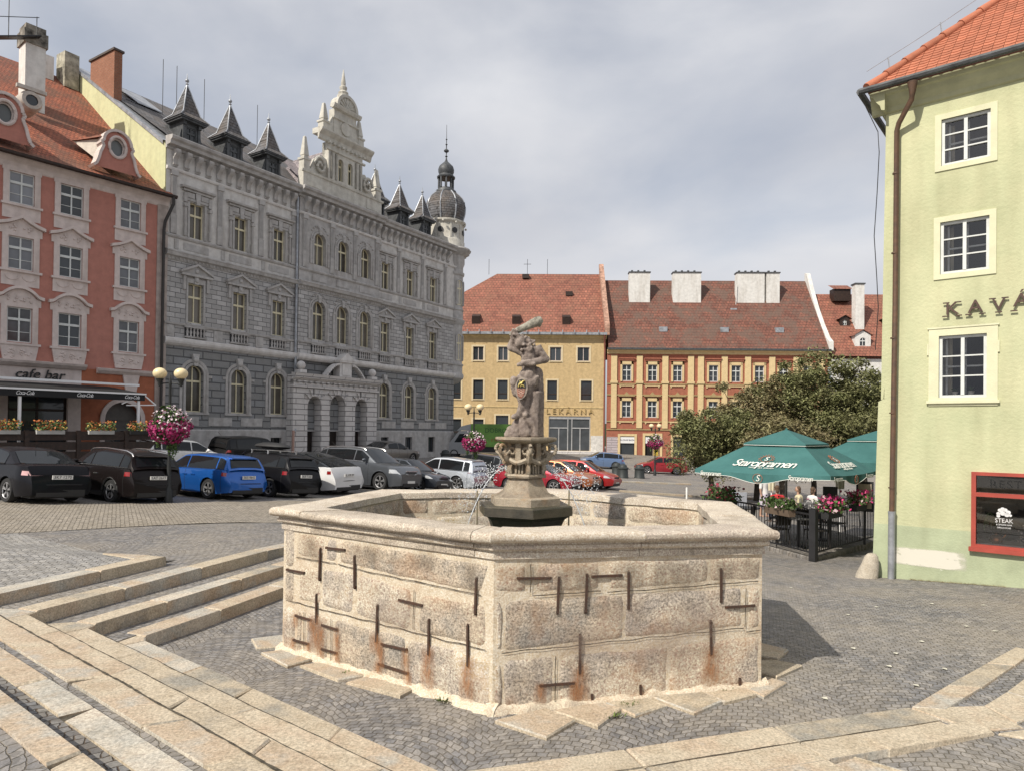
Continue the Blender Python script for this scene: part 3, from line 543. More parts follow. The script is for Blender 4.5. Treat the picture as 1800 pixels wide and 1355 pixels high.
LFh = [(.76, 1.07, 1.275), (.08, .40, .945), (1.88, 2.2, .86), (.25, .53, .435), (.71, .97, .405), (.22, .49, .155), (.71, .97, .145), (1.64, 1.99, .375), (1.6, 2.02, .155)]
FRv = [(.60, 1.23, .90), (.87, 1.25, .90), (1.29, 1.26, .92), (2.23, 1.27, .96), (.82, .69, .33), (2.13, .77, .45), (.94, .12, -.02), (1.42, .18, .02), (2.43, .2, .06)]
FRh = [(.22, .53, 1.23), (.93, 1.22, 1.235), (2.28, 2.58, .905), (.44, .77, .24)]
for (A, C, vs_, hs_, low) in ((WALL[0], WALL[1], LFv, LFh, 1), (WALL[1], WALL[2], FRv, FRh, .6)):
    d = (C-A).normalized(); nr = Vector((d.y, -d.x)); ang = math.atan2(d.y, d.x)
    for (x0, x1, z0, z1) in [(v[0]-.011, v[0]+.011, v[2], v[1]) for v in vs_]+[(q[0], q[1], q[2]-.011, q[2]+.011) for q in hs_]:
        p = A+d*((x0+x1)/2); cl = B(); w_ = (x1-x0)/2; hz = (z1-z0)
        cl.box(-w_, w_, -.032, -.014, 0, hz)
        vert = hz > .1
        if vert: cl.box(-w_, w_, -.024, .05, -.012, .02); cl.box(-w_, w_, -.024, .05, hz-.02, hz+.012)
        else: cl.box(-w_-.008, -w_+.014, -.024, .05, 0, hz); cl.box(w_-.014, w_+.008, -.024, .05, 0, hz)
        cl.build('iron_clamp', m_iron, ft, loc=(p.x-FC.x, p.y-FC.y, z0), rot=(0, random.uniform(-.03, .03), ang))
        if z0 < .8 and random.random() < .95:
            for xx, ww in ([(0, .11)] if vert else [(-w_, .07), (w_, .07)]):
                ln = random.uniform(.25, .5) if vert else random.uniform(.18, .34)
                zt = z0+(.12 if vert else .06); zb = max(.0, zt-ln)
                if zt-zb < .1: continue
                dd = B().poly([(-ww, 0, 0), (ww, 0, 0), (ww, 0, zt-zb), (-ww, 0, zt-zb)]); q = p+d*xx+nr*.034
                dd.v = [(v[0], v[1]+(.004 if v[2] > 0 else 0), v[2]) for v in dd.v]
                dd.build('rust_stain', m_rust, ft, loc=(q.x-FC.x, q.y-FC.y, zb), rot=(0, 0, ang))
# open joints, damp runs under the rim and cloudy weathering on the two near walls
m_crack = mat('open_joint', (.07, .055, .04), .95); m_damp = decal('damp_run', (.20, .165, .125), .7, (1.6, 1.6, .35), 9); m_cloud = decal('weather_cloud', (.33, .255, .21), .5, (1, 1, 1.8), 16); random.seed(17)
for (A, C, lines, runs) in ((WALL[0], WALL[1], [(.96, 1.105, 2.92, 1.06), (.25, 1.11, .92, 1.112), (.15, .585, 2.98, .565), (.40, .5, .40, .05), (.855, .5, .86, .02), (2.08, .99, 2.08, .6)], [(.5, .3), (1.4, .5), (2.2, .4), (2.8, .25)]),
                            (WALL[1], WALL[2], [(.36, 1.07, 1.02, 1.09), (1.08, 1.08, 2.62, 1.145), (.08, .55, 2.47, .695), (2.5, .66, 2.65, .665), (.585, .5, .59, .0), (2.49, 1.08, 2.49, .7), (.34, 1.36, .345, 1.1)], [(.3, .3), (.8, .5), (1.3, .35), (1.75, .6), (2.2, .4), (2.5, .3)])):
    d = (C-A).normalized(); nr = Vector((d.y, -d.x)); ang = math.atan2(d.y, d.x)
    for (x0, z0, x1, z1) in lines:
        n = max(6, int(math.hypot(x1-x0, z1-z0)/.03)); b = B(); vert = abs(x1-x0) < .1
        for i in range(n+1):
            t = i/n; x = x0+(x1-x0)*t; z = z0+(z1-z0)*t; j = mn.noise(Vector((x*5, z*5, 3)))*.012; w2 = .0035+.004*abs(mn.noise(Vector((x*14, z*14, 8))))
            for s_ in (-1, 1): xx, zz0 = (x+j+s_*w2, z) if vert else (x, z+j+s_*w2); q = A+d*xx+nr*.0165; b.v.append((q.x, q.y, zz0))
        for i in range(n): k = 2*i; b.f.append((k, k+2, k+3, k+1)); b.m.append(0)
        fl(b, 'open_joint', m_crack)
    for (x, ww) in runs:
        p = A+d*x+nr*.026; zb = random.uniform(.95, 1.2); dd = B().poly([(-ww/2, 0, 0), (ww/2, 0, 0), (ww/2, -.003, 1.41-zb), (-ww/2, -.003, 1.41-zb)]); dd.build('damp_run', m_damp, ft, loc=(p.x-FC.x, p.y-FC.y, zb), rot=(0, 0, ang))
    for k in range(2 if A == WALL[0] else 5):
        x = random.uniform(.5, 2.3); z = random.uniform(.1, .7); ww = random.uniform(.3, .6); p = A+d*x+nr*(.029+.001*k); dd = B().poly([(-ww, 0, 0), (ww, 0, 0), (ww, -.002, .38), (-ww, -.002, .38)]); dd.build('weathering', m_cloud, ft, loc=(p.x-FC.x, p.y-FC.y, z), rot=(0, 0, ang))
# flat stones lying round the foot of the wall
b = B(); zz = lambda x, y: h(x, y)+.035
for q in [[(-.12, 6.06), (.32, 5.72), (.59, 6.03), (.35, 6.33)], [(.40, 6.25), (.77, 5.91), (1.04, 6.27), (.85, 6.44)], [(.9, 6.42), (1.13, 6.12), (1.46, 6.30), (1.3, 6.52)], [(1.36, 6.5), (1.66, 6.13), (1.98, 6.36), (1.85, 6.62)], [(1.84, 6.62), (2.0, 6.34), (2.35, 6.5), (2.3, 6.72)], [(2.3, 6.68), (2.4, 6.45), (2.75, 6.78), (2.62, 6.98)],
          [(2.55, 7.15), (2.72, 6.95), (3.12, 7.28), (2.9, 7.5), (2.6, 7.45)], [(2.62, 7.7), (2.95, 7.52), (3.2, 7.85), (2.9, 8.2), (2.66, 8.1)], [(2.7, 8.4), (3.0, 8.25), (3.2, 8.7), (2.8, 8.85)],
          [(-2.1, 7.55), (-2.28, 7.46), (-1.75, 7.03), (-1.5, 7.17)], [(-1.48, 7.16), (-1.66, 6.98), (-1.05, 6.62), (-.95, 6.8)], [(-2.6, 8.0), (-2.85, 7.86), (-2.4, 7.42), (-2.2, 7.65)], [(-2.7, 8.6), (-3.15, 8.35), (-2.95, 8.0), (-2.6, 8.1)]]:
    slab(b, q, zz, -.15, .012, .006)
b.build('footing_slabs', m_gran, smooth=30, kind='structure')
b = B(); random.seed(3)     # lime mortar spilled along the foot
for A, C in ((WALL[0], WALL[1]), (WALL[1], WALL[2])):
    d = (C-A).normalized(); nr = Vector((d.y, -d.x)); Ln = (C-A).length; n = int((Ln+.12)/.05); base = len(b.v)
    for i in range(n+1):
        p = A+d*(i/n*(Ln+.12)-.06); wd = .05+.09*abs(mn.noise(Vector((i*.23, A.x, 0))))+.03*random.random(); hh_ = .04+.07*abs(mn.noise(Vector((i*.3, 5, A.x))))
        for (o_, z) in ((-.02, hh_+.03), (.035, hh_), (wd*.7, hh_*.4+.012), (wd, -.03)):
            q = p+nr*o_; b.v.append((q.x, q.y, z+h(q.x, q.y)+random.uniform(0, .008)))
    for i in range(n):
        for j in range(3): q = base+i*4+j; b.f.append((q, q+4, q+5, q+1)); b.m.append(0)
fl(b, 'mortar_fillet', m_mortar, smooth=60)
# pedestal
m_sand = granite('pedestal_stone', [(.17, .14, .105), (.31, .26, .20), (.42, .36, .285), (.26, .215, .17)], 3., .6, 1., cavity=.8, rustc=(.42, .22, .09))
m_wet = granite('wet_stone', [(.03, .028, .022), (.07, .06, .042), (.05, .05, .03), (.10, .08, .05)], 3., .4, .7, wet=1)
PC = (.175, 8.66)
def hexl(prof, ph, b, n=6):
    b.lathe(prof, (PC[0], PC[1], 0), n, ph, ph+2*PI); return b
PH = R(-82)
b = hexl([(.44, .3), (.44, 1.30), (.47, 1.32), (.47, 1.36), (.49, 1.42), (.53, 1.50), (.60, 1.545), (.63, 1.55), (.63, 1.655), (.615, 1.67), (0.001, 1.67)], PH, B()); fl(b, 'pedestal_base', m_wet, smooth=25)
b = hexl([(.47, 1.66), (.47, 1.755), (.455, 1.77), (.385, 1.775), (.31, 1.83), (.262, 1.91), (.232, 1.985), (.225, 2.0), (.275, 2.005), (.285, 2.03), (.27, 2.05), (.21, 2.06), (.205, 2.16), (.23, 2.2), (.235, 2.42), (.36, 2.45), (.40, 2.465), (.415, 2.48), (.415, 2.505), (.40, 2.51), (.001, 2.51)], PH, B())
for k in range(6):
    a = PH+PI/3*k; ca, sa = cos(a), sin(a)
    def P(r_, z, s=0): return (PC[0]+ca*r_-sa*s, PC[1]+sa*r_+ca*s, z)
    # corner scroll
    pts = []; rr = []
    for i in range(26):
        th = -.6+i*.36; r0 = .012+.0042*(25-i); pts.append(P(.345+r0*cos(th+2.2), 2.375+r0*sin(th+2.2)*.95)); rr.append(.03-.0006*i)
    b.tube(pts, rr, 7); b.tube([P(.33, 2.30), P(.30, 2.24), P(.25, 2.20), P(.2, 2.17)], [.045, .04, .035, .03], 7)
    b.tube([P(.23, 2.19), P(.25, 2.12), P(.235, 2.06)], [.03, .035, .03], 6)
    a2 = a+PI/6; ca, sa = cos(a2), sin(a2)
    b.box(-.035, .035, -.025, .025, 2.22, 2.44, M=Matrix.Translation((PC[0]+ca*.235, PC[1]+sa*.235, 0)) @ Matrix.Rotation(a2+PI/2, 4, 'Z'))
    for sgn in (-1, 1):
        pts = []
        for i in range(18):
            th = i*.4; r0 = .018+.0022*(17-i); pts.append(P(.225, 2.33+r0*sin(th), sgn*(.088+r0*cos(th))))
        b.tube(pts, .017, 6)
        b.tube([P(.24, 2.24, sgn*.12), P(.262, 2.21, sgn*.06), P(.27, 2.19, 0)], [.028, .033, .03], 6)
    for s_ in (-.04, 0, .04): b.tube([P(.20, 2.17, s_), P(.205, 2.06, s_)], .014, 6)
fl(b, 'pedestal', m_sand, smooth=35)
# remeshed body from capsules
def blob(name, caps, mt, parent=None, vox=.014, noise=.0, nsc=25, smooth_it=2, loc=(0, 0, 0)):
    """one continuous surface grown from tapered limbs (p0, r0, p1, r1) and ellipsoids (centre, (rx, ry, rz))"""
    b = B()
    for c in caps:
        if len(c) == 4:
            p0, r0, p1, r1 = c; p0 = Vector(p0); p1 = Vector(p1); d = p1-p0; n = 7; pts = [p0-d.normalized()*r0*.8, p0-d.normalized()*r0*.45]; rs = [r0*.45, r0*.88]
            for i in range(n+1): pts.append(p0.lerp(p1, i/n)); rs.append(r0+(r1-r0)*i/n)
            pts += [p1+d.normalized()*r1*.45, p1+d.normalized()*r1*.8]; rs += [r1*.88, r1*.45]; b.tube(pts, rs, 12)
        else: b.ball(c[0], 1, 12, c[1][0], c[1][1], 1) if 0 else b.lathe([(sin(PI*i/12)+1e-5, -cos(PI*i/12)*c[1][2]) for i in range(13)], c[0], 14, sx=c[1][0], sy=c[1][1])
    o = b.build(name, mt, parent, loc=loc)
    md = o.modifiers.new('r', 'REMESH'); md.mode = 'VOXEL'; md.voxel_size = vox
    sm = o.modifiers.new('s', 'SMOOTH'); sm.iterations = smooth_it; sm.factor = .5
    apply_mods(o); me = o.data
    if noise:
        for v in me.vertices: v.co += v.normal*(mn.fractal(v.co*nsc, 1, 2, 3)*noise)
    me.polygons.foreach_set('use_smooth', [True]*len(me.polygons)); me.materials.clear(); me.materials.append(mt)
    return o
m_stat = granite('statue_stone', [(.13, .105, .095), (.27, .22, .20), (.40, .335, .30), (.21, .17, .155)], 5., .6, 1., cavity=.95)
st = empty('statue', (PC[0], PC[1], 2.51), 0, 'weathered stone man with raised club and painted shield on the fountain pedestal', 'statue')
def S(px, py, y=0.): return ((px-900)*.00721-PC[0]+(-.02), y, 4.01-(py-560)*.00721-2.51)
caps = [  # trunk and head
    (S(931, 626), .105, S(931, 646), .09), (S(922, 618), .075, S(947, 618), .075), (S(931, 643), .075, S(934, 662), .11), (S(926, 612), .05, S(916, 604, -.03), .05),
    (S(915, 603, -.03), (.068, .075, .085)), (S(909, 606, -.09), .022, S(911, 610, -.08), .02),
    # raised right arm, club behind the head
    (S(919, 620, -.01), .05, S(898, 612, .0), .042), (S(897, 611, 0), .04, S(902, 597, .03), .033), (S(902, 597, .03), .033, S(903, 584, .02), .036),
    # left arm, forearm across the waist
    (S(949, 617), .06, S(961, 632, -.02), .05), (S(961, 632, -.03), .05, S(940, 638, -.1), .042), (S(940, 638, -.1), .04, S(921, 640, -.13), .04),
    (S(912, 643, -.12), .028, S(940, 641, -.14), .026),
    # kilt, thighs, cloak column
    (S(933, 664), .115, S(926, 690, -.03), .115), (S(930, 662, -.02), .12, S(912, 690, -.05), .08), (S(944, 655, .03), .09, S(948, 700, .05), .085), (S(936, 690, .02), .095, S(938, 768, .02), .115), (S(946, 700, .04), .08, S(947, 768, .03), .09),
    (S(918, 690, -.05), .07, S(921, 712, -.06), .05), (S(921, 712, -.06), .055, S(914, 730, -.06), .04), (S(914, 730, -.06), .04, S(905, 733, -.12), .035), (S(930, 700, -.07), .05, S(927, 720, -.06), .045),
    # rock with a small head, lion skin hem
    (S(908, 765, -.03), .09, S(914, 745, -.02), .08), (S(895, 765, -.02), .05, S(902, 755), .06), (S(926, 760, -.05), .1, S(922, 740, -.05), .075), (S(926, 729, -.11), (.04, .045, .042)), (S(929, 734, -.1), .035, S(936, 742, -.08), .06),
    (S(905, 672, -.06), (.05, .06, .075)), (S(903, 682, -.07), .03, S(908, 692, -.07), .035), (S(940, 672, -.1), (.045, .04, .06)),
]
random.seed(11)
for k in range(60):   # curls of hair, mane and beard
    t = random.random()
    px = 900+t*40+random.uniform(-3, 3); py = 585+t*24+random.uniform(-8, 7); caps.append((S(px, py, random.uniform(-.07, .06)), (.021, .021, .019)))
for k in range(26): caps.append((S(random.uniform(917, 936), random.uniform(606, 619), -.07+random.uniform(-.03, .02)), (.019, .02, .018)))
for k in range(14): caps.append((S(903+k*.6+random.uniform(-2, 2), 588+random.uniform(-4, 8), random.uniform(-.06, .04)), (.022, .022, .022)))
for k in range(12):   # folds of the kilt and the cloak
    a = k/11; caps.append((S(914+a*32, 662+8*sin(a*3), -.10-.03*sin(a*3.1)), .022, S(908+a*34, 688+random.uniform(-4, 4), -.12*sin(a*3.1)-.02), .02))
    caps.append((S(926+a*30, 690, -.09*sin(a*3.1)), .022, S(926+a*31+random.uniform(-2, 2), 766, -.11*sin(a*3.1)), .018))
for k in range(5): caps.append((S(944+k*3.5, 612+k*4, -.06), .016, S(952+k*2.5, 606+k*5, .05), .015))
for k in range(5): caps.append((S(903+k*.8, 596-k*3, -.01-.012*k), .012, S(907+k, 594-k*3, -.02-.01*k), .011))
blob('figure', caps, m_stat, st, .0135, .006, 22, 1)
blob('club', [(S(899, 588, .03), .03, S(912, 580, .02), .038), (S(912, 580, .02), .04, S(935, 570, -.0), .055), (S(935, 570, 0), .058, S(948, 564, -.02), .06), (S(942, 562, -.03), (.04, .03, .03)), (S(948, 571, 0), (.035, .03, .03))], mat('pale_lichen_stone', (.36, .34, .28), .9, var=.3, vs=14, bump=.8, bs=30), st, .013, .006, 25, 1)
# shield: cartouche with gold beast on black over a red net
m_gold = mat('gilding', (.62, .50, .17), .4, .3, var=.2, vs=20); m_sblack = mat('shield_black', (.03, .03, .03), .6); m_sred = mat('shield_red', (.42, .13, .075), .7, var=.4, vs=25)
sh = B(); out_ = []
for i in range(20):
    a = 2*PI*i/20; out_.append((.085*cos(a)*(1+.08*cos(2*a)), .15*sin(a)*(1+.05*cos(3*a))))
sh.extr(out_, 'y', 0, .03); shield = sh.build('shield', mat('shield_stone', (.36, .30, .25), .9, var=.25, vs=12), st, smooth=40); sx_, sy_, sz_ = S(918, 684, -.175); shield.location = (sx_, sy_, sz_); shield.rotation_euler = (R(-4), R(3), R(-6)); shield.scale = (.86, 1, .95)
B().extr([(-.066, .0), (.066, .0), (.068, .06), (.045, .105), (0, .12), (-.045, .105), (-.068, .06)], 'y', -.006, .001).build('upper_field', m_sblack, shield)
B().extr([(-.06, -.004), (.06, -.004), (.05, -.07), (.028, -.115), (0, -.13), (-.028, -.115), (-.05, -.07)], 'y', -.006, .001).build('lower_field', m_sred, shield)
b = B(); b.tube([(-.045, -.012, .01), (-.03, -.014, .05), (.0, -.014, .06), (.02, -.014, .09), (.045, -.014, .1)], [.008, .014, .015, .012, .006], 6); b.tube([(.045, -.012, .01), (.03, -.014, .035), (.0, -.014, .04)], [.005, .01, .008], 6); b.tube([(-.03, -.012, .1), (-.02, -.014, .075), (.0, -.014, .07)], [.005, .01, .008], 6); b.tube([(-.01, -.012, .015), (.0, -.014, .04)], [.006, .009], 6)
b.build('gilt_charge', m_gold, shield, smooth=50)
b = B()
for k in range(-3, 4): b.bar((-.05+.0*k, -.009, -.05+k*.022-.02), (.05, -.009, .0+k*.022-.03), .005); b.bar((.05, -.0095, -.05+k*.022-.02), (-.05, -.0095, .0+k*.022-.03), .005)
b.v = [(v[0]*(1 if v[2] > -.07 else .55), v[1], min(-.006, max(-.12, v[2]))) for v in b.v]; b.build('net_lines', mat('net_pale', (.55, .36, .28), .8), shield)
# water jets that leave the pedestal
m_jet = mat('spray', (.62, .65, .68), .25, var=.03)
random.seed(5)
for ang, reach, zt in ((R(196), .62, 2.12), (R(-16), .66, 2.12)):
    b = B(); base = Vector((PC[0], PC[1], zt)); dr = Vector((cos(ang), sin(ang), 0)); pts = [base+dr*(.22+reach*t)+Vector((0, 0, .06*t*2-1.15*t*t)) for t in [i/9 for i in range(10)]]
    b.tube(pts, [.005+.003*i/9 for i in range(10)], 6)
    for k in range(520):
        t = random.random()**.6; p = base+dr*(.22+reach*t*random.uniform(.75, 1.1))+Vector((0, 0, .1*t-.75*t*t*random.uniform(.35, 1))); sd_ = .02+.085*t
        b.ball(p+Vector((random.gauss(0, sd_), random.gauss(0, sd_), random.gauss(0, sd_*.7))), random.uniform(.003, .008), 4)
    fl(b, 'water_jet', m_jet, smooth=60)
# thin rods beside the pedestal
for x, y in ((-.42, 8.5), (.72, 8.5)): fl(B().tube([(x, y, 1.05), (x, y, 1.86 if x > 0 else 1.84)], .009, 6), 'spout_pipe', mat('copper_pipe', (.35, .30, .2), .5, .5))
# ================================================================= building kit
def arcpts(cx, zs, r, n=10, a0=PI, a1=0): return [(cx+r*cos(a0+(a1-a0)*i/n), zs+r*sin(a0+(a1-a0)*i/n)) for i in range(n+1)]
def wall(b, x0, x1, z0, z1, ops, y=0, dep=.25):
    """front of a wall with real window holes; ops = (centre, width, sill, top, arched)"""
    xs = {x0, x1}; zs = {z0, z1}
    for (cx, w_, a, c, ar) in ops: xs |= {cx-w_/2, cx+w_/2}; zs |= {a, c}
    xs = sorted(x for x in xs if x0-1e-6 <= x <= x1+1e-6); zs = sorted(z for z in zs if z0-1e-6 <= z <= z1+1e-6)
    for i in range(len(xs)-1):
        for j in range(len(zs)-1):
            mx, mz = (xs[i]+xs[i+1])/2, (zs[j]+zs[j+1])/2
            if any(abs(mx-o[0]) < o[1]/2 and o[2] < mz < o[3] for o in ops): continue
            b.poly([(xs[i], y, zs[j]), (xs[i+1], y, zs[j]), (xs[i+1], y, zs[j+1]), (xs[i], y, zs[j+1])])
    for (cx, w_, a, c, ar) in ops:
        l, r_ = cx-w_/2, cx+w_/2; Y = y+dep
        if ar:
            zs_ = c-w_/2; P = arcpts(cx, zs_, w_/2, 12)
            for i in range(6): b.poly([(l, y, c), (P[i][0], y, P[i][1]), (P[i+1][0], y, P[i+1][1])])
            for i in range(6, 12): b.poly([(r_, y, c), (P[i][0], y, P[i][1]), (P[i+1][0], y, P[i+1][1])])
            for i in range(12): b.poly([(P[i][0], y, P[i][1]), (P[i+1][0], y, P[i+1][1]), (P[i+1][0], Y, P[i+1][1]), (P[i][0], Y, P[i][1])])
            t = zs_
        else: t = c; b.poly([(l, y, c), (r_, y, c), (r_, Y, c), (l, Y, c)])
        b.poly([(l, y, a), (l, y, t), (l, Y, t), (l, Y, a)]); b.poly([(r_, y, a), (r_, y, t), (r_, Y, t), (r_, Y, a)]); b.poly([(l, y, a), (r_, y, a), (r_, Y, a), (l, Y, a)])
    return b
WCACHE = {}
def window(par, cx, y, w_, a, c, mf, mp, cols=2, rows=(.62,), arch=False, fr=.07, mull=.05, sub=None, name='window', curtain=None):
    """a window with frame, mullions and pane; its mesh is shared by all windows of one size"""
    key = (round(w_, 3), round(c-a, 3), mf.name, mp.name, cols, rows, arch, fr, mull, sub, name, bool(curtain)); hh = c-a
    if key not in WCACHE:
        b = B(); l, r_ = -w_/2, w_/2; zt = hh-w_/2 if arch else hh
        b.box(l, l+fr, 0, .06, 0, zt); b.box(r_-fr, r_, 0, .06, 0, zt); b.box(l+fr, r_-fr, 0, .06, 0, fr)
        if arch:
            P = arcpts(0, zt, w_/2, 12); Q = arcpts(0, zt, w_/2-fr, 12)
            for i in range(12):
                for yy in (0,): b.poly([(P[i][0], yy, P[i][1]), (P[i+1][0], yy, P[i+1][1]), (Q[i+1][0], yy, Q[i+1][1]), (Q[i][0], yy, Q[i][1])])
                b.poly([(Q[i][0], 0, Q[i][1]), (Q[i+1][0], 0, Q[i+1][1]), (Q[i+1][0], .06, Q[i+1][1]), (Q[i][0], .06, Q[i][1])])
        else: b.box(l+fr, r_-fr, 0, .06, hh-fr, hh)
        for k in range(1, cols): x = l+w_*k/cols; b.box(x-mull/2-.005, x+mull/2+.005, -.008, .055, fr, (hh-fr) if not arch else hh-fr*1.1)
        for q in rows:
            z = hh*q; t = .055 if q == rows[0] else mull*.45; b.box(l+fr, r_-fr, -.014 if q == rows[0] else .006, .05, z-t, z+t)
        if sub:
            for q in sub: b.box(l+fr, r_-fr, .008, .045, hh*q-.012, hh*q+.012)
        p = B()
        if arch: p.poly([(l+.02, .04, .02), (r_-.02, .04, .02)]+[(x, .04, z) for x, z in arcpts(0, zt, w_/2-.02, 12, 0, PI)])
        else: p.poly([(l+.02, .04, .02), (r_-.02, .04, .02), (r_-.02, .04, hh-.02), (l+.02, .04, hh-.02)])
        WCACHE[key] = (b.mesh(name, mf), p.mesh('pane', mp))
    mf_, mp_ = WCACHE[key]; o = link(name, mf_, par, (cx, y, a)); link('pane', mp_, o); return o
def shared(name, b, m, smooth=None):
    me = b.mesh(name, m, smooth); return lambda par, loc=(0, 0, 0), rot=(0, 0, 0), nm=None: link(nm or name, me, par, loc, rot)
def cornice(b, x0, x1, y, prof, ends=True):
    """moulding: prof = (out, z) outline from wall, run from x0 to x1"""
    pts = [(y-o, z) for o, z in prof]; b.extr([(y+.02, prof[0][1])]+pts+[(y+.02, prof[-1][1])], 'x', x0, x1); return b
def pyramid_roof(b, x0, x1, y0, y1, z0, z1, tip=.02):
    cx, cy = (x0+x1)/2, (y0+y1)/2; P = [(x0, y0), (x1, y0), (x1, y1), (x0, y1)]; T = [(cx-tip, cy-tip), (cx+tip, cy-tip), (cx+tip, cy+tip), (cx-tip, cy+tip)]
    for i in range(4):
        j = (i+1) % 4; b.poly([P[i]+(z0,), P[j]+(z0,), T[j]+(z1,), T[i]+(z1,)])
    return b

# ================================================================= grey town hall-like block
GB = empty('grey_building', (-18.46, 36, 0), R(58.16), 'ornate grey four-level building with arched portal, stepped white gable, turret dormers and onion tower', 'building')
C_g = (.265, .26, .275)
m_g1 = courses('rusticated_stone', (.245, .245, .24), (.295, .293, .288), (.105, .108, .112), 1.15, .42, light=(.28, .29, .305), mort=.035, bump=1.)
m_g2 = courses('banded_stone', (.37, .36, .35), (.47, .46, .45), (.13, .13, .13), .62, .27, light=(.60, .585, .575), mort=.018, bump=.6)
m_g3 = mat('pale_plaster', (.63, .61, .58), .85, var=.1, grime=.5, bump=.3)
m_gt = mat('grey_trim', (.455, .44, .425), .85, var=.12, grime=.5, bump=.35, bs=25)
m_gl = mat('pale_band', (.66, .64, .62), .85, var=.08, grime=.4)
m_gp = courses('portal_stone', (.60, .575, .555), (.68, .65, .63), (.15, .14, .14), 1.4, .34, mort=.022, bump=.8)
m_gw = mat('gable_white', (.58, .56, .50), .85, var=.1, grime=.5, bump=.3)
m_cream = mat('cream_frame', (.72, .65, .44), .5, var=.08)
m_lead = mat('leadwork', (.085, .09, .095), .55, .2, var=.25, vs=4, bump=.3)
m_gpane = glass('curtained_glass', (.085, .075, .06), .12, var=.7)
m_lime = mat('lime_render', (.60, .60, .36), .9, var=.06, bump=.25, grime=.25)
TOPW = [1.80, 4.60, 7.36]; MIDW = [10.42, 12.52, 14.68]; RW = [16.98, 19.78, 22.62]
wg, wf, wt = [], [], []
for cx in TOPW+RW: wg.append((cx if cx < 9 else cx-.0, 1.06, 3.37, 5.92, True)); wf.append((cx, .92, 8.22, 10.38, False)); wt.append((cx, .88, 12.86, 14.80, False))
mf_, mt_ = [(c_, 1.1, 8.3, 10.84, True) for c_ in MIDW], [(c_, 1.0, 13.2, 15.28, True) for c_ in MIDW]
bw = [(cx, .8, .75, 1.95, False) for cx in (4.6, 7.3, 17.1, 19.8, 22.6)]
b = B(); wall(b, 0, 9, 2.35, 7.0, wg[:3], 0, .3); wall(b, 16, 25.6, 2.35, 7.0, wg[3:], 0, .3); wall(b, 9, 16, 2.35, 7.0, [], 0, .3); b.build('ground_floor_wall', m_g1, GB)
b = B(); wall(b, 0, 9, -.5, 2.35, bw[:2], -.06, .3); wall(b, 16, 25.62, -.5, 2.35, bw[2:], -.06, .3); b.poly([(0, -.06, 2.35), (25.6, -.06, 2.35), (25.6, 0, 2.42), (0, 0, 2.42)]); b.build('plinth', m_gt, GB)
b = B(); wall(b, 0, 8.75, 7.0, 12.0, wf[:3], 0, .3); b.build('first_floor_wall', m_g2, GB); b = B(); wall(b, 16.1, 25.6, 7.0, 12.0, wf[3:], 0, .3); b.build('first_floor_wall', m_g2, GB); b = B(); wall(b, 8.75, 16.1, 6.9, 12.0, mf_, -.22, .4)
for x in (8.75, 16.1): b.poly([(x, 0, 6.9), (x, -.22, 6.9), (x, -.22, 12), (x, 0, 12)])
b.build('first_floor_wall', m_g2, GB)
b = B(); wall(b, 0, 8.75, 12.0, 17.5, wt[:3], 0, .3); b.build('top_floor_wall', m_g3, GB); b = B(); wall(b, 16.1, 25.6, 12.0, 17.5, wt[3:], 0, .3); b.build('top_floor_wall', m_g3, GB)
b = B(); wall(b, 8.75, 16.1, 12.0, 17.5, mt_, -.22, .4)
for x in (8.75, 16.1): b.poly([(x, 0, 12), (x, -.22, 12), (x, -.22, 17.5), (x, 0, 17.5)])
b.build('top_floor_wall', m_gt, GB)
B().poly([(0, .35, 0), (25.6, .35, 0), (25.6, .35, 17.4), (0, .35, 17.4)]).build('inner_wall', mat('dim_room', (.03, .028, .025), .9), GB)
# fire wall on the left with the line of the roof, and the right flank
b = B(); b.extr([(.05, -.5), (16, -.5), (16, 21), (10, 24.35), (.4, 17.8), (.05, 17.45)], 'x', -.02, .3); b.build('fire_wall', m_lime, GB)
b = B(); b.poly([(25.6, 0, -.5), (25.6, 16, -.5), (25.6, 16, 17.5), (25.6, 0, 17.5)]); b.build('flank_wall', m_g2, GB)
# roof
rf = B(); rf.poly([(.35, -.2, 17.75), (26.2, -.2, 17.75), (26.2, 10, 24.3), (.35, 10, 24.3)]); rf.poly([(.35, 10, 24.3), (26.2, 10, 24.3), (26.2, 20, 17.8), (.35, 20, 17.8)]); rf.build('roof', m_slate, GB)
b = B(); b.poly([(-.1, .2, 17.72), (1.1, .2, 17.86), (1.1, 10.1, 24.46), (-.1, 10.1, 24.5)]); b.poly([(-.1, .2, 17.72), (-.1, 10.1, 24.5), (-.1, 10.1, 24.3), (-.1, .2, 17.5)])
for k in range(9): b.box(1.2, 1.9, 6.2, 6.25, 21.9+k*.0, 21.93)
b.build('verge_flashing', m_zinc, GB); b = B(); b.extr([(6.1, 21.9), (8.6, 23.55), (8.6, 23.6), (6.1, 21.95)], 'x', 1.8, 3.4); b.build('skylight', m_zinc, GB)
ch = B(); ch.box(.0, .45, 5.3, 7.9, 20.3, 24.0); ch.build('chimney', courses('red_brick', (.30, .115, .06), (.38, .16, .09), (.22, .16, .12), .26, .085, mort=.012, bump=.4, grime=.5), GB)
B().box(-.08, .53, 5.22, 7.98, 24.0, 24.12).build('chimney_cap', mat('soot_cap', (.10, .08, .07), .9), GB)
ch = B(); ch.box(-.9, -.1, 9.0, 10.0, 22.5, 24.6); ch.build('chimney', mat('stained_render', (.45, .42, .33), .9, var=.3, grime=.8), GB)
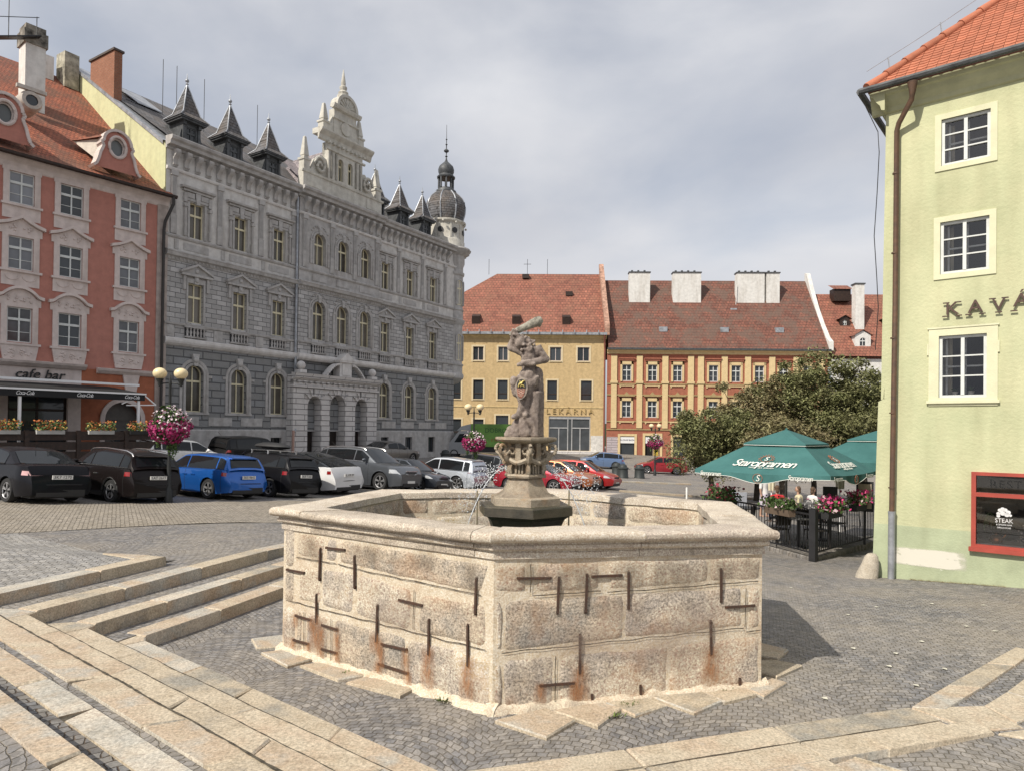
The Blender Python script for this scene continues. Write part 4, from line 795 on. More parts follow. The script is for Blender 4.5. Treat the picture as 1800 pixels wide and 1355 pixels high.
# mouldings
b = B(); pr = [(.0, 17.28), (.10, 17.30), (.12, 17.42), (.42, 17.46), (.45, 17.62), (.58, 17.70), (.62, 17.82), (.60, 17.88), (0, 17.93)]
cornice(b, -.05, 8.75, 0, pr); cornice(b, 8.6, 16.25, -.22, pr); cornice(b, 16.1, 27.0, 0, pr); b.build('main_cornice', m_gt, GB)
b = B(); pr = [(0, 16.18), (.09, 16.20), (.13, 16.28), (.13, 16.34), (.02, 16.38)]; cornice(b, 0, 8.75, 0, pr); cornice(b, 8.7, 16.15, -.22, pr); cornice(b, 16.1, 25.6, 0, pr); b.build('frieze_moulding', m_gl, GB)
b = B(); pr = [(0, 6.86), (.10, 6.90), (.20, 7.0), (.24, 7.10), (.24, 7.26), (.16, 7.30), (0, 7.32)]; cornice(b, -.02, 8.75, 0, pr); cornice(b, 8.68, 16.17, -.22, pr); cornice(b, 16.1, 25.7, 0, pr); b.build('belt_course', m_gl, GB)
b = B(); pr = [(0, 11.42), (.06, 11.46), (.08, 11.6), (.26, 11.66), (.30, 11.80), (.34, 11.86), (.32, 11.92), (0, 11.98)]; cornice(b, -.02, 8.75, 0, pr); cornice(b, 8.66, 16.19, -.22, pr); cornice(b, 16.1, 25.7, 0, pr)
pr = [(0, 12.62), (.08, 12.66), (.12, 12.74), (.1, 12.8), (0, 12.84)]; cornice(b, -.01, 8.75, 0, pr); cornice(b, 8.7, 16.15, -.22, pr); cornice(b, 16.1, 25.62, 0, pr)
pr = [(0, 7.98), (.10, 8.0), (.12, 8.10), (0, 8.14)]; cornice(b, -.01, 8.75, 0, pr); cornice(b, 8.7, 16.15, -.22, pr); cornice(b, 16.1, 25.62, 0, pr); b.build('string_course', m_gt, GB)
b = B()
for x0, x1, y in ((.1, 8.6, 0), (8.9, 16, -.22), (16.3, 25.4, 0)):
    n = int((x1-x0)/.22)
    for k in range(n): x = x0+(x1-x0)*k/n; b.box(x, x+.11, y-.11, y, 11.5, 11.62)
b.build('dentils', m_gt, GB)
# brackets under the cornice
bb = B(); bb.extr([(0, 0), (-.07, .0), (-.10, .10), (-.09, .28), (-.13, .42), (-.24, .52), (-.36, .62), (-.40, .74), (-.40, .88), (0, .88)], 'x', -.13, .13); bb.tube([(-.14, -.33, .74), (.14, -.33, .74)], .075, 8); bb.tube([(-.14, -.10, .12), (.14, -.10, .12)], .05, 8)
brk = shared('bracket', bb, m_gt, 40)
for k in range(13): brk(GB, (.45+k*.655, 0, 16.42))
for k in range(11): brk(GB, (9.2+k*.66, -.22, 16.42))
for k in range(13): brk(GB, (16.6+k*.655, 0, 16.42))
# windows
for o in wg: window(GB, o[0], .2, 1.06, 3.37, 5.92, m_cream, m_gpane, 2, (.66,), True, .06)
for o in wf: window(GB, o[0], .18, .92, 8.22, 10.38, m_cream, m_gpane, 2, (.66,), False, .06)
for o in wt: window(GB, o[0], .18, .88, 12.86, 14.80, m_cream, m_gpane, 2, (.66,), False, .06)
for o in mf_: window(GB, o[0], .02, 1.1, 8.3, 10.84, m_cream, m_gpane, 2, (.68,), True, .06)
for o in mt_: window(GB, o[0], .02, 1.0, 13.2, 15.28, m_cream, m_gpane, 2, (.66,), True, .06)
for o in bw: window(GB, o[0], .12, .8, .75, 1.95, m_black, m_pane, 3, (), False, .05, .03, name='cellar_window')
# surrounds
def arch_ring(b, cx, zs, r0, r1, y0, y1, n=14, legs=None):
    P, Q = arcpts(cx, zs, r1, n), arcpts(cx, zs, r0, n)
    for i in range(n):
        a_, c_, d_, e_ = P[i], P[i+1], Q[i+1], Q[i]
        b.poly([(a_[0], y0, a_[1]), (c_[0], y0, c_[1]), (d_[0], y0, d_[1]), (e_[0], y0, e_[1])]); b.poly([(a_[0], y0, a_[1]), (c_[0], y0, c_[1]), (c_[0], y1, c_[1]), (a_[0], y1, a_[1])]); b.poly([(e_[0], y0, e_[1]), (d_[0], y0, d_[1]), (d_[0], y1, d_[1]), (e_[0], y1, e_[1])])
    if legs is not None:
        for s in (-1, 1): b.box(min(cx+s*r0, cx+s*r1), max(cx+s*r0, cx+s*r1), y0, y1, legs, zs)
bb = B(); arch_ring(bb, 0, 2.02, .53, .66, -.09, .0, legs=0); arch_ring(bb, 0, 2.02, .70, .86, -.05, .02, legs=0)
bb.box(-.9, .9, -.07, 0, -.14, 0); bb.extr([(-.1, 2.5), (.1, 2.5), (.2, 3.15), (-.2, 3.15)], 'y', -.18, 0); bb.ball((0, -.16, 2.86), .17, 8, 1, .7, 1.2)
for s in (-1, 1): bb.box(s*.96-.1, s*.96+.1, -.06, 0, 1.9, 2.04)
sg = shared('window_surround', bb, m_gt, 35)
for o in wg: sg(GB, (o[0], 0, 3.37))
bb = B(); w2 = .46
for s in (-1, 1): bb.box(min(s*w2, s*(w2+.1)), max(s*w2, s*(w2+.1)), -.05, .02, -.05, 2.2); bb.box(min(s*.62, s*.78), max(s*.62, s*.78), -.11, 0, 1.75, 2.5)
bb.box(-w2-.1, w2+.1, -.06, .0, 2.16, 2.42); bb.box(-.12, .12, -.12, 0, 2.12, 2.56); bb.box(-.92, .92, -.2, 0, 2.52, 2.64)
bb.extr([(-.95, 2.64), (.95, 2.64), (.95, 2.70), (0, 3.14), (-.95, 2.70)], 'y', -.1, 0)
for s in (-1, 1): bb.extr([(s*.98, 2.64), (s*.98, 2.76), (0, 3.24), (0, 3.12)], 'y', -.24, 0)
bb.ball((0, -.12, 2.84), .12, 8, 1, .6, 1); bb.ball((0, -.14, 2.34), .1, 8, 1, .6, 1.3)
sf = shared('window_surround', bb, m_gt, 35)
for o in wf: sf(GB, (o[0], 0, 8.22))
bb = B()
for s in (-1, 1):
    bb.box(min(s*.44, s*.56), max(s*.44, s*.56), -.05, .02, 0, 1.95)
    bb.tube([(s*.74, -.1, .02), (s*.74, -.1, .5)], .085, 8); bb.tube([(s*.74, -.1, .5), (s*.74, -.1, .9), (s*.74, -.1, 1.6)], [.05, .075, .06], 8); bb.box(s*.74-.1, s*.74+.1, -.2, 0, 1.6, 1.78); bb.box(s*.74-.09, s*.74+.09, -.14, 0, 1.85, 2.35)
bb.box(-.86, .86, -.08, 0, 1.98, 2.12); bb.box(-.64, -.2, -.1, 0, 2.14, 2.42); bb.box(.2, .64, -.1, 0, 2.14, 2.42); bb.extr([(-.1, 1.85), (.1, 1.85), (.16, 2.45), (-.16, 2.45)], 'y', -.14, 0); bb.box(-.88, .88, -.16, 0, 2.46, 2.56); bb.extr([(0, 2.56), (-.26, 2.60), (-.28, 2.70), (0, 2.74)], 'x', -1.0, 1.0)
stp = shared('window_surround', bb, m_gt, 35)
for o in wt: stp(GB, (o[0], 0, 12.86))
for (ops, r0, zb, hh, y) in ((mf_, .55, 8.3, 2.54, -.22), (mt_, .50, 13.2, 2.08, -.22)):
    bb = B(); arch_ring(bb, 0, hh-r0, r0, r0+.12, -.07, 0, legs=0); arch_ring(bb, 0, hh-r0, r0+.16, r0+.26, -.04, 0)
    bb.extr([(-.08, hh-.1), (.08, hh-.1), (.14, hh+.36), (-.14, hh+.36)], 'y', -.13, 0); bb.ball((0, -.1, hh+.22), .1, 7, 1, .7, 1.2)
    for s in (-1, 1):
        bb.box(s*(r0+.22)-.1, s*(r0+.22)+.1, -.1, 0, hh-r0-.12, hh-r0+.02); bb.box(s*(r0+.24)-.09, s*(r0+.24)+.09, -.07, 0, 0, hh-r0-.12)
        for q in range(4): bb.ball((s*(.2+.16*q), -.03, hh+.34-.04*q*q+.1), .085, 6, 1, .5, .7)
    ss_ = shared('window_surround', bb, m_gt, 35)
    for o in ops: ss_(GB, (o[0], y, zb))
# pilasters of the top floor, panels and balusters
bb = B(); bb.box(-.17, .17, -.1, 0, 0, 1.0); bb.box(-.15, .15, -.08, 0, 1.0, 3.15)
for q in (-.09, -.03, .03, .09): bb.box(q-.014, q+.014, -.1, -.08, 1.1, 3.0)
bb.box(-.2, .2, -.15, 0, 3.1, 3.34)
pil = shared('pilaster', bb, m_gt)
for x in (.42, 3.2, 5.98, 8.42, 16.2, 18.38, 21.2, 24.15): pil(GB, (x, 0, 12.84))
for x in (9.15, 11.47, 13.6, 15.78): pil(GB, (x, -.22, 12.84))
def PN(*a): B().box(*a).build('wall_panel', m_gt, GB)
for cx in TOPW+RW: PN(cx-.75, cx+.75, -.03, 0, 12.12, 12.5); PN(cx-1.28, cx-1.05, -.05, 0, 12.06, 12.58)
for cx in MIDW: PN(cx-.6, cx+.6, -.26, -.22, 12.12, 12.5)
for cx in (3.2, 5.98, 18.38, 21.2, .3, 24.2): PN(cx-.26, cx+.26, -.07, 0, 7.34, 7.96); PN(cx-.16, cx+.16, -.09, 0, 7.46, 7.82)
for cx in (8.5,): PN(cx-.2, cx+.2, -.07, 0, 7.34, 7.96)
for x0, x1, y in ((0, 8.7, 0), (16.2, 25.5, 0)):
    for x in np.arange(x0+.6, x1-1, 2.1): PN(x, x+1.5, -.03, 0, 2.62, 3.1)
bb = B(); hole = B()
for k in range(6): x = -.5+k*.2; bb.lathe([(.05, 0), (.07, .04), (.04, .1), (.075, .24), (.035, .38), (.065, .44), (.05, .48)], (x, -.06, .06), 8)
bb.box(-.66, .66, -.14, 0, .54, .62); bb.box(-.66, .66, -.14, 0, 0, .06); bal = shared('balustrade', bb, m_gt, 40)
hole.box(-.62, .62, -.012, .01, .06, .54); hl = shared('baluster_shade', hole, mat('recess_shade', (.06, .06, .065), .95))  # flat plate on the wall, coloured dark for the shade between balusters
for cx, y in [(c_, 0) for c_ in TOPW+RW]+[(c_, -.22) for c_ in MIDW]: o = bal(GB, (cx, y-.02, 7.38)); hl(o, (0, .015, 0))
# portal
PO = B(); wall(PO, 8.1, 15.6, .3, 5.1, [(9.82, 1.12, .45, 4.6, True), (11.83, 1.36, .45, 4.76, True), (14.03, 1.14, .45, 4.6, True)], -.62, .9); PO.poly([(8.1, -.62, .3), (8.1, 0, .3), (8.1, 0, 5.9), (8.1, -.62, 5.9)]); PO.poly([(15.6, -.62, .3), (15.6, 0, .3), (15.6, 0, 5.9), (15.6, -.62, 5.9)]); po = PO.build('portal', m_gp, GB)
b = B(); cornice(b, 8.0, 15.7, -.62, [(0, 5.08), (.1, 5.1), (.12, 5.22), (0, 5.26)]); b.box(8.1, 15.6, -.64, -.3, 5.26, 5.6); cornice(b, 7.95, 15.8, -.62, [(.02, 5.56), (.12, 5.6), (.3, 5.72), (.34, 5.9), (.38, 5.98), (0, 6.02)])
for k in range(15): x = 8.4+k*.49; b.ball((x, -.72, 5.46), .1, 7)
b.build('portal_entablature', m_gp, po, smooth=35)
b = B()
for s in (-1, 1):
    P = []
    for i in range(9): t = i/8; P.append((12.35+s*(1.75-1.15*t), 6.02+.85*sin(t*PI/2)))
    for i in range(8): b.extr([P[i], P[i+1], (P[i+1][0], P[i+1][1]-.16), (P[i][0], P[i][1]-.05)], 'y', -.9, -.4)
    b.ball((8.7 if s < 0 else 15.1, -.6, 6.5), .28, 8); b.box((8.7 if s < 0 else 15.1)-.26, (8.7 if s < 0 else 15.1)+.26, -.85, -.35, 6.02, 6.22)
b.box(11.8, 12.9, -.8, -.2, 6.0, 7.0); b.box(12.0, 12.7, -.86, -.8, 6.1, 6.85); b.box(11.65, 13.05, -.95, -.2, 6.96, 7.08); b.extr([(11.6, 7.08), (13.1, 7.08), (12.35, 7.6)], 'y', -.98, -.2)
b.build('portal_pediment', m_gl, po, smooth=35)
b = B()
for cx, r_ in ((9.82, .56), (11.83, .68), (14.03, .57)):
    zs_ = (4.6 if cx != 11.83 else 4.76)-r_; arch_ring(b, cx, zs_, r_, r_+.08, -.66, -.6)
    for k in range(5):
        a_ = PI/2+(k-2)*.42; b.bar((cx+cos(a_)*(r_+.02), -.66, zs_+sin(a_)*(r_+.02)), (cx+cos(a_)*(r_+.5), -.66, zs_+sin(a_)*(r_+.5)), .16, .06)
for x in (8.7, 10.8, 12.95, 15.1): b.box(x-.42, x+.42, -.72, -.6, .3, 1.15); b.box(x-.5, x+.5, -.78, -.6, .3, .6)
b.build('portal_voussoirs', m_gp, po)
for cx, w_, tp in ((9.82, 1.12, 4.6), (11.83, 1.36, 4.76), (14.03, 1.14, 4.6)):
    b = B(); b.box(cx-w_/2, cx+w_/2, .2, .26, .45, tp)
    for s in (-1, 1):
        for z0, z1 in ((.6, 1.5), (1.6, 2.5), (2.6, 3.1)): b.box(cx+s*w_/4-w_*.17, cx+s*w_/4+w_*.17, .17, .2, z0, z1)
    b.box(cx-w_/2, cx+w_/2, .14, .2, 3.2, 3.36); b.build('entrance_door', mat('dark_oak', (.022, .014, .010), .4, var=.3), po)
# step and downpipes
B().box(8.4, 15.4, -1.3, -.1, -.2, .42).build('entrance_step', m_gran, GB)
b = B(); b.tube([(8.62, -.16, 17.2), (8.62, -.16, 3.0), (8.45, -.5, 2.6), (8.2, -.66, 2.3)], .075, 8); b.build('downpipe', m_zinc, GB, smooth=40)
B().tube([(8.1, -.68, 2.4), (8.06, -.68, .2)], .085, 8).build('downpipe', mat('pinkish_pipe', (.42, .27, .22), .7), GB, smooth=40)
# corner oriel
b = B(); tr = [(.001, 6.3), (.3, 6.35), (.75, 6.55), (1.0, 6.8), (1.12, 6.9), (1.16, 7.1), (1.1, 7.3), (1.04, 7.34), (1.04, 7.95), (1.12, 8.0), (1.12, 8.1), (1.0, 8.15), (1.0, 11.4), (1.14, 11.6), (1.2, 11.85), (1.04, 11.95), (1.04, 12.6), (1.12, 12.7), (1.0, 12.85), (1.0, 15.6), (1.1, 15.7), (1.12, 15.9), (1.0, 15.95), (1.0, 16.4), (1.12, 16.7), (1.12, 17.3), (1.45, 17.5), (1.65, 17.8), (1.6, 17.92), (.001, 17.95)]
b.lathe(tr, (26.05, .75, 0), 20); b.build('corner_oriel', m_gt, GB, smooth=30)
for z0, z1 in ((8.4, 10.6), (13.1, 15.2)):
    for a_ in (-100, -40, 20):
        aa = R(a_); o = window(GB, 26.05+cos(aa)*1.0, .75+sin(aa)*1.0, .55, z0, z1, m_cream, m_gpane, 2, (.66,), True, .05, .04); o.rotation_euler = (0, 0, aa+PI/2)
        o2 = B(); arch_ring(o2, 0, z1-z0-.275, .275, .36, -.06, .02, legs=0); o2.build('window_surround', m_gt, o)
# onion tower
tw = B(); TX, TY = 25.9, 1.35
tw.lathe([(1.72, 17.4), (1.72, 18), (1.66, 18.1), (1.66, 18.6), (1.6, 18.7), (1.56, 18.8), (1.56, 19.95), (1.64, 20.05), (1.76, 20.12), (1.78, 20.25), (1.68, 20.3), (0.001, 20.32)], (TX, TY, 0), 20)
for k in range(20): a_ = 2*PI*k/20; tw.box(-.04, .04, -.07, .07, 18.75, 19.95, M=Matrix.Translation((TX+cos(a_)*1.57, TY+sin(a_)*1.57, 0)) @ Matrix.Rotation(a_, 4, 'Z')) if k % 2 else tw.ball((TX+cos(a_)*2.0, TY+sin(a_)*1.68, 20.0), .1, 6)
two = tw.build('tower_drum', m_gw, GB, smooth=35)
b = B()
for k in range(8):
    a_ = 2*PI*(k+.5)/8
    M_ = Matrix.Translation((TX+cos(a_)*1.58, TY+sin(a_)*1.58, 19.35)) @ Matrix.Rotation(a_+PI/2, 4, 'Z') @ Matrix.Rotation(PI/2, 4, 'X'); n0 = len(b.v); b.lathe([(.24, -.03), (.24, .04), (.001, .04)], (0, 0, 0), 14); b.v[n0:] = [tuple(M_ @ Vector(v)) for v in b.v[n0:]]
b.build('round_window', m_black, two)
b = B(); b.lathe([(1.47, 20.3), (1.58, 20.6), (1.7, 21), (1.72, 21.5), (1.64, 22), (1.43, 22.37), (1.09, 22.7), (0.823, 22.93), (0.756, 23.04)], (TX, TY, 0), 24); dome = b.build('dome', m_slate, GB, smooth=50)
b = B()
for k in range(8):
    a_ = 2*PI*(k+.5)/8; b.tube([(TX+cos(a_)*r_, TY+sin(a_)*r_, z) for r_, z in [(1.49, 20.3), (1.6, 20.6), (1.71, 21), (1.74, 21.5), (1.65, 22), (1.44, 22.37), (1.11, 22.7), (0.84, 22.93)]], .06, 6)
b.build('dome_rib', m_zinc, dome, smooth=50)
b = B(); b.lathe([(0.924, 22.89), (0.882, 23.04), (0.714, 23.11), (0.672, 23.26), (0.001, 23.27)], (TX, TY, 0), 16); b.lathe([(0.773, 24.15), (0.798, 24.26), (0.655, 24.37), (0.638, 24.44), (0.001, 24.46)], (TX, TY, 0), 16)
for k in range(8): a_ = 2*PI*k/8; b.tube([(TX+cos(a_)*.68, TY+sin(a_)*.57, 23.26), (TX+cos(a_)*.68, TY+sin(a_)*.57, 24.2)], .085, 7)
b.lathe([(0.571, 24.44), (0.672, 24.66), (0.689, 24.92), (0.605, 25.18), (0.378, 25.4), (0.168, 25.59), (0.084, 25.77), (0.0504, 26), (0.118, 26.07), (0.042, 26.16), (0.042, 26.37), (0.218, 26.51), (0.218, 26.59), (0.042, 26.75), (0.042, 27.03), (0.101, 27.11), (0.0336, 27.18), (0.0336, 27.48), (0.084, 27.55), (0.0252, 27.62), (0.0168, 28.81)], (TX, TY, 0), 14); b.build('lantern', m_lead, GB, smooth=40)
# dormer turrets
def dormer(cx):
    b = B(); wall(b, cx-.52, cx+.52, 17.9, 19.55, [(cx, .56, 18.2, 19.25, False)], .9, .12)
    for s in (-1, 1): b.poly([(cx+s*.52, .9, 17.9), (cx+s*.52, 3.3, 19.6), (cx+s*.52, 3.3, 19.6), (cx+s*.52, .9, 19.6)]); b.extr([(cx+s*.52, 17.9), (cx+s*.9, 17.9), (cx+s*.72, 18.3), (cx+s*.6, 18.9), (cx+s*.52, 19.1)], 'y', .92, 1.05)
    for s in (-1, 1): b.box(cx+s*.46-.07, cx+s*.46+.07, .82, .9, 17.95, 19.4); b.box(cx+s*.46-.09, cx+s*.46+.09, .74, .9, 19.3, 19.5)
    d = b.build('dormer', m_lead, GB); window(d, cx, .94, .56, 18.2, 19.25, m_lead, m_pane, 2, (.7,), False, .05, .05)
    b = B(); b.box(cx-.75, cx+.75, .6, 2.1, 19.5, 19.6); b.box(cx-.82, cx+.82, .53, 2.17, 19.6, 19.68); b.build('eaves', m_lead, d)
    b = B(); x0, x1, y0, y1 = cx-.86, cx+.86, .49, 2.21
    P = [(x0, y0), (x1, y0), (x1, y1), (x0, y1)]; Q = [(cx-.52, .83), (cx+.52, .83), (cx+.52, 1.87), (cx-.52, 1.87)]; T = [(cx-.03, 1.32), (cx+.03, 1.32), (cx+.03, 1.38), (cx-.03, 1.38)]
    for i in range(4): j = (i+1) % 4; b.poly([P[i]+(19.68,), P[j]+(19.68,), Q[j]+(20.02,), Q[i]+(20.02,)]); b.poly([Q[i]+(20.02,), Q[j]+(20.02,), T[j]+(21.75,), T[i]+(21.75,)])
    r_ = b.build('dormer_roof', m_slate, d); b = B()
    for i in range(4): b.tube([P[i]+(19.7,), Q[i]+(20.05,), T[i]+(21.75,)], .035, 5)
    b.tube([(cx, 1.35, 21.65), (cx, 1.35, 22.45)], [.06, .015], 6); b.ball((cx, 1.35, 22.05), .11, 8); b.lathe([(.09, 21.85), (.02, 21.95)], (cx, 1.35, 0), 8); b.build('finial', m_zinc, r_, smooth=50)
for cx in (1.95, 4.72, 7.50, 17.15, 19.95, 22.75): dormer(cx)
b = B()
for x in (3.3, 6.1, 10.2, 4.2): b.tube([(x, 6, 21), (x, 6, 25.2)], .02, 5)
b.build('lightning_rod', m_black, GB)
# gable
gb = B(); YG = -.2; D = .5
gb.box(9.0, 16.25, YG, YG+D, 17.9, 19.15)
for s in (-1, 1):      # volutes
    cx = 12.55; pts = [(cx+s*3.1, 19.15), (cx+s*2.75, 19.5), (cx+s*2.5, 20.15), (cx+s*2.05, 20.55), (cx+s*1.5, 20.4), (cx+s*1.5, 19.1)]; gb.extr(pts, 'y', YG+.1, YG+D-.1)
wall(gb, 11.0, 14.15, 19.1, 21.6, [(12.12, .46, 19.25, 20.75, True), (13.0, .46, 19.25, 20.75, True)], YG-.1, .3); gb.box(11.0, 14.15, YG+.2, YG+D, 19.1, 21.6); gb.poly([(11, YG-.1, 19.1), (11, YG+D, 19.1), (11, YG+D, 21.6), (11, YG-.1, 21.6)]); gb.poly([(14.15, YG-.1, 19.1), (14.15, YG+D, 19.1), (14.15, YG+D, 21.6), (14.15, YG-.1, 21.6)])
gb.box(11.55, 13.6, YG, YG+D, 22.25, 24.05)
for s in (-1, 1): gb.extr([(12.57+s*1.0, 22.25), (12.57+s*1.75, 22.25), (12.57+s*1.45, 22.75), (12.57+s*1.2, 23.0), (12.57+s*1.0, 23.6)], 'y', YG+.05, YG+D-.05)
arch_ = arcpts(12.57, 24.3, .95, 12); gb.extr(arch_[::-1], 'y', YG-.15, YG+D)
GA = gb.build('gable', m_gw, GB)
b = B(); cornice(b, 10.15, 15.0, YG, [(0, 21.5), (.1, 21.6), (.16, 21.85), (.34, 22.02), (.42, 22.12), (.42, 22.22), (0, 22.3)]); b.box(10.15, 15.0, YG+.02, YG+D+.02, 21.9, 22.26)
cornice(b, 11.3, 13.85, YG, [(0, 24.0), (.2, 24.05), (.28, 24.2), (.3, 24.3), (0, 24.32)]); cornice(b, 11.4, 13.75, YG, [(0, 23.35), (.1, 23.4), (.1, 23.5), (0, 23.52)]); cornice(b, 8.85, 16.4, YG, [(0, 18.95), (.08, 19.0), (.1, 19.12), (0, 19.16)]); cornice(b, 10.8, 14.35, YG-.1, [(0, 21.0), (.1, 21.05), (.1, 21.15), (0, 21.18)])
for k in range(9): b.box(10.9+k*.4, 11.08+k*.4, YG-.3, YG-.1, 21.45, 21.6)
b.build('gable_cornice', m_gw, GA)
for cx in (12.12, 13.0): window(GA, cx, YG+.1, .46, 19.25, 20.75, m_cream, m_pane, 2, (.7,), True, .04, .04)
b = B()
for s in (-1, 1):
    P = []
    for i in range(24): th = i*.42; r0 = .62-.023*i; P.append((12.55+s*(2.2+r0*cos(th)*.8), YG-.06, 19.75+r0*sin(th)))
    b.tube(P, .1, 6)
    for x in (11.25, 11.65, 13.5, 13.9): b.box(x-.06, x+.06, YG-.18, YG-.1, 19.2, 20.95)
for k in range(7): a_ = PI*(k+.5)/7; b.bar((12.57, YG-.17, 24.35), (12.57+cos(a_)*.7, YG-.17, 24.35+sin(a_)*.7), .1, .05)
arch_ring(b, 12.57, 24.3, .78, .98, YG-.25, YG-.1)
for cx in (9.9, 15.3): b.box(cx-.6, cx+.6, YG-.03, YG, 18.2, 18.8)
n0 = len(b.v); b.lathe([(.34, -.08), (.44, -.08), (.44, .0)], (0, 0, 0), 20); M_ = Matrix.Translation((12.57, YG-.02, 22.95)) @ Matrix.Rotation(PI/2, 4, 'X') @ Matrix.Diagonal((1, 1, -1, 1)); b.v[n0:] = [tuple(M_ @ Vector(v)) for v in b.v[n0:]]
b.build('gable_ornament', m_gw, GA, smooth=35)
b = B(); n0 = len(b.v); b.lathe([(.34, 0), (.001, .001)], (0, 0, 0), 20); b.v[n0:] = [(12.57+v[0], YG-.012, 22.95+v[1]) for v in b.v[n0:]]; b.build('round_window', m_pane, GA)
def obelisk(x, z, w_, hh, nm='obelisk'):
    b = B(); y = YG+D/2
    b.lathe([(w_, z), (w_, z+hh*.28), (w_*1.25, z+hh*.3), (w_*1.25, z+hh*.36), (w_*.7, z+hh*.38), (w_*.7, z+hh*.42), (w_*.85, z+hh*.44), (w_*.32, z+hh*.97), (.001, z+hh)], (x, y, 0), 4, PI/4, PI/4+2*PI); b.build(nm, m_gw, GA)
obelisk(9.28, 19.1, .34, 2.3); obelisk(15.95, 19.1, .34, 2.3); obelisk(10.85, 22.25, .36, 1.95); obelisk(14.1, 22.25, .36, 1.95)
b = B(); b.lathe([(.42, 25.2), (.42, 25.35), (.3, 25.4), (.36, 25.55), (.2, 25.7), (.26, 25.85), (.26, 25.95), (.14, 26.05), (.17, 26.2), (.03, 27.15), (.001, 27.2)], (12.57, YG+.25, 0), 10); b.build('finial', m_gw, GA, smooth=30)
b = B(); b.poly([(9.2, .3, 18.6), (16.0, .3, 18.6), (14.2, 4.5, 21.5), (10.9, 4.5, 21.5)]); b.extr([(9.4, 18.2), (15.8, 18.2), (12.6, 21.9)], 'y', .3, 5); b.build('gable_roof', tiles('pink_slate', (.34, .29, .29), (.24, .21, .22), (.1, .09, .09), .3, .25, 'yz', bump=.8), GB)

# ================================================================= pink house
PB = empty('pink_house', (-18.46, 36, 0), R(52), 'salmon pink baroque house with white window surrounds, curved dormer gables and red tile roof', 'building')
m_pink = mat('salmon_render', (.46, .20, .155), .9, var=.07, bump=.25, grime=.15, patch=((.45, .25, .2), .73, 2.2))
m_pink2 = mat('brick_red_render', (.40, .135, .07), .9, var=.1, bump=.25)
m_ptrim = mat('pinkish_trim', (.66, .57, .53), .85, var=.08, grime=.35, bump=.3)
m_dw = mat('old_white_frame', (.66, .68, .66), .6, var=.08)
WX = [-12.4, -10.4, -8.4, -6.42, -4.40, -1.74]
o1 = [(x, .98, 12.56, 13.98, False) for x in WX]; o2 = [(x, .98, 9.58, 11.06, False) for x in WX]; o3 = [(x, .96, 6.28, 7.86, False) for x in WX]
b = B(); wall(b, -16, -.0, 5.3, 14.5, o1+o2+o3, 0, .12); b.build('wall', m_pink, PB)
b = B(); wall(b, -3.85, 0, -.5, 5.3, [(-1.95, 1.7, .5, 3.75, True)], 0, .4); b.build('lower_wall', m_pink2, PB)
b = B(); wall(b, -16, -3.85, -.5, 5.3, [(-5.6, 2.4, .5, 3.95, False), (-8.2, 1.2, .5, 3.95, False), (-10.5, 2.2, .5, 3.9, False)], 0, .3); b.build('shopfront_wall', m_ptrim, PB)
b = B(); b.box(-.42, .12, -.06, .2, -.3, 14.5); b.build('corner_strip', mat('peeling_strip', (.47, .40, .36), .9, var=.12, grime=.5, patch=((.30, .2, .15), .7, 3)), PB)
b = B(); cornice(b, -16, .15, 0, [(0, 14.1), (.05, 14.15), (.1, 14.35), (.3, 14.55), (.36, 14.7), (0, 14.85)]); cornice(b, -16, -3.7, 0, [(0, 5.2), (.12, 5.22), (.28, 5.36), (.32, 5.46), (0, 5.5)]); cornice(b, -3.2, .12, 0, [(0, 5.1), (.1, 5.12), (.24, 5.26), (.28, 5.36), (0, 5.4)]); b.extr([(-1.8, 4.0), (-1.4, 4.0), (-1.2, 5.12), (-2.0, 5.12)], 'y', -.1, 0)
b.build('cornice', m_ptrim, PB)
b = B(); arch_ring(b, -1.95, 2.9, .85, 1.06, -.1, 0, legs=.5); b.build('door_surround', m_ptrim, PB)
b = B(); b.box(-2.8, -1.1, .34, .4, .5, 3.75); b.box(-2.75, -1.15, .28, .34, 2.85, 2.95); b.box(-2.3, -1.6, .29, .34, .6, 2.6); dr_ = b.build('entrance_door', mat('grey_door', (.10, .09, .08), .6), PB); B().box(-2.2, -1.7, .26, .29, 1.6, 2.4).build('pane', m_pane, dr_)
for cx, w_, z1 in ((-5.6, 2.4, 3.95), (-8.2, 1.2, 3.95), (-10.5, 2.2, 3.9)):
    window(PB, cx, .2, w_, .5, z1, m_darkwood, m_pane, 2, (.8,), False, .1, .08, name='shop_window')
for ops in (o1, o2, o3):
    for i, o in enumerate(ops): window(PB, o[0], .05, o[1], o[2], o[3], m_dw, glass('net_curtain_glass', (.11, .115, .125), .12, var=.8) if i % 2 else m_pane, 2, (.66,), False, .05, .05, sub=(.3,))
bb = B(); hh = 1.42
for s in (-1, 1): bb.box(min(s*.49, s*.72), max(s*.49, s*.72), -.06, 0, -.05, hh)
bb.box(-.76, .76, -.07, 0, hh, hh+.22); bb.box(-.8, .8, -.14, 0, -.14, -.04); bb.box(-.74, .74, -.04, 0, -.72, -.14); s1 = shared('window_surround', bb, m_ptrim)
for o in o1: s1(PB, (o[0], 0, o[2]))
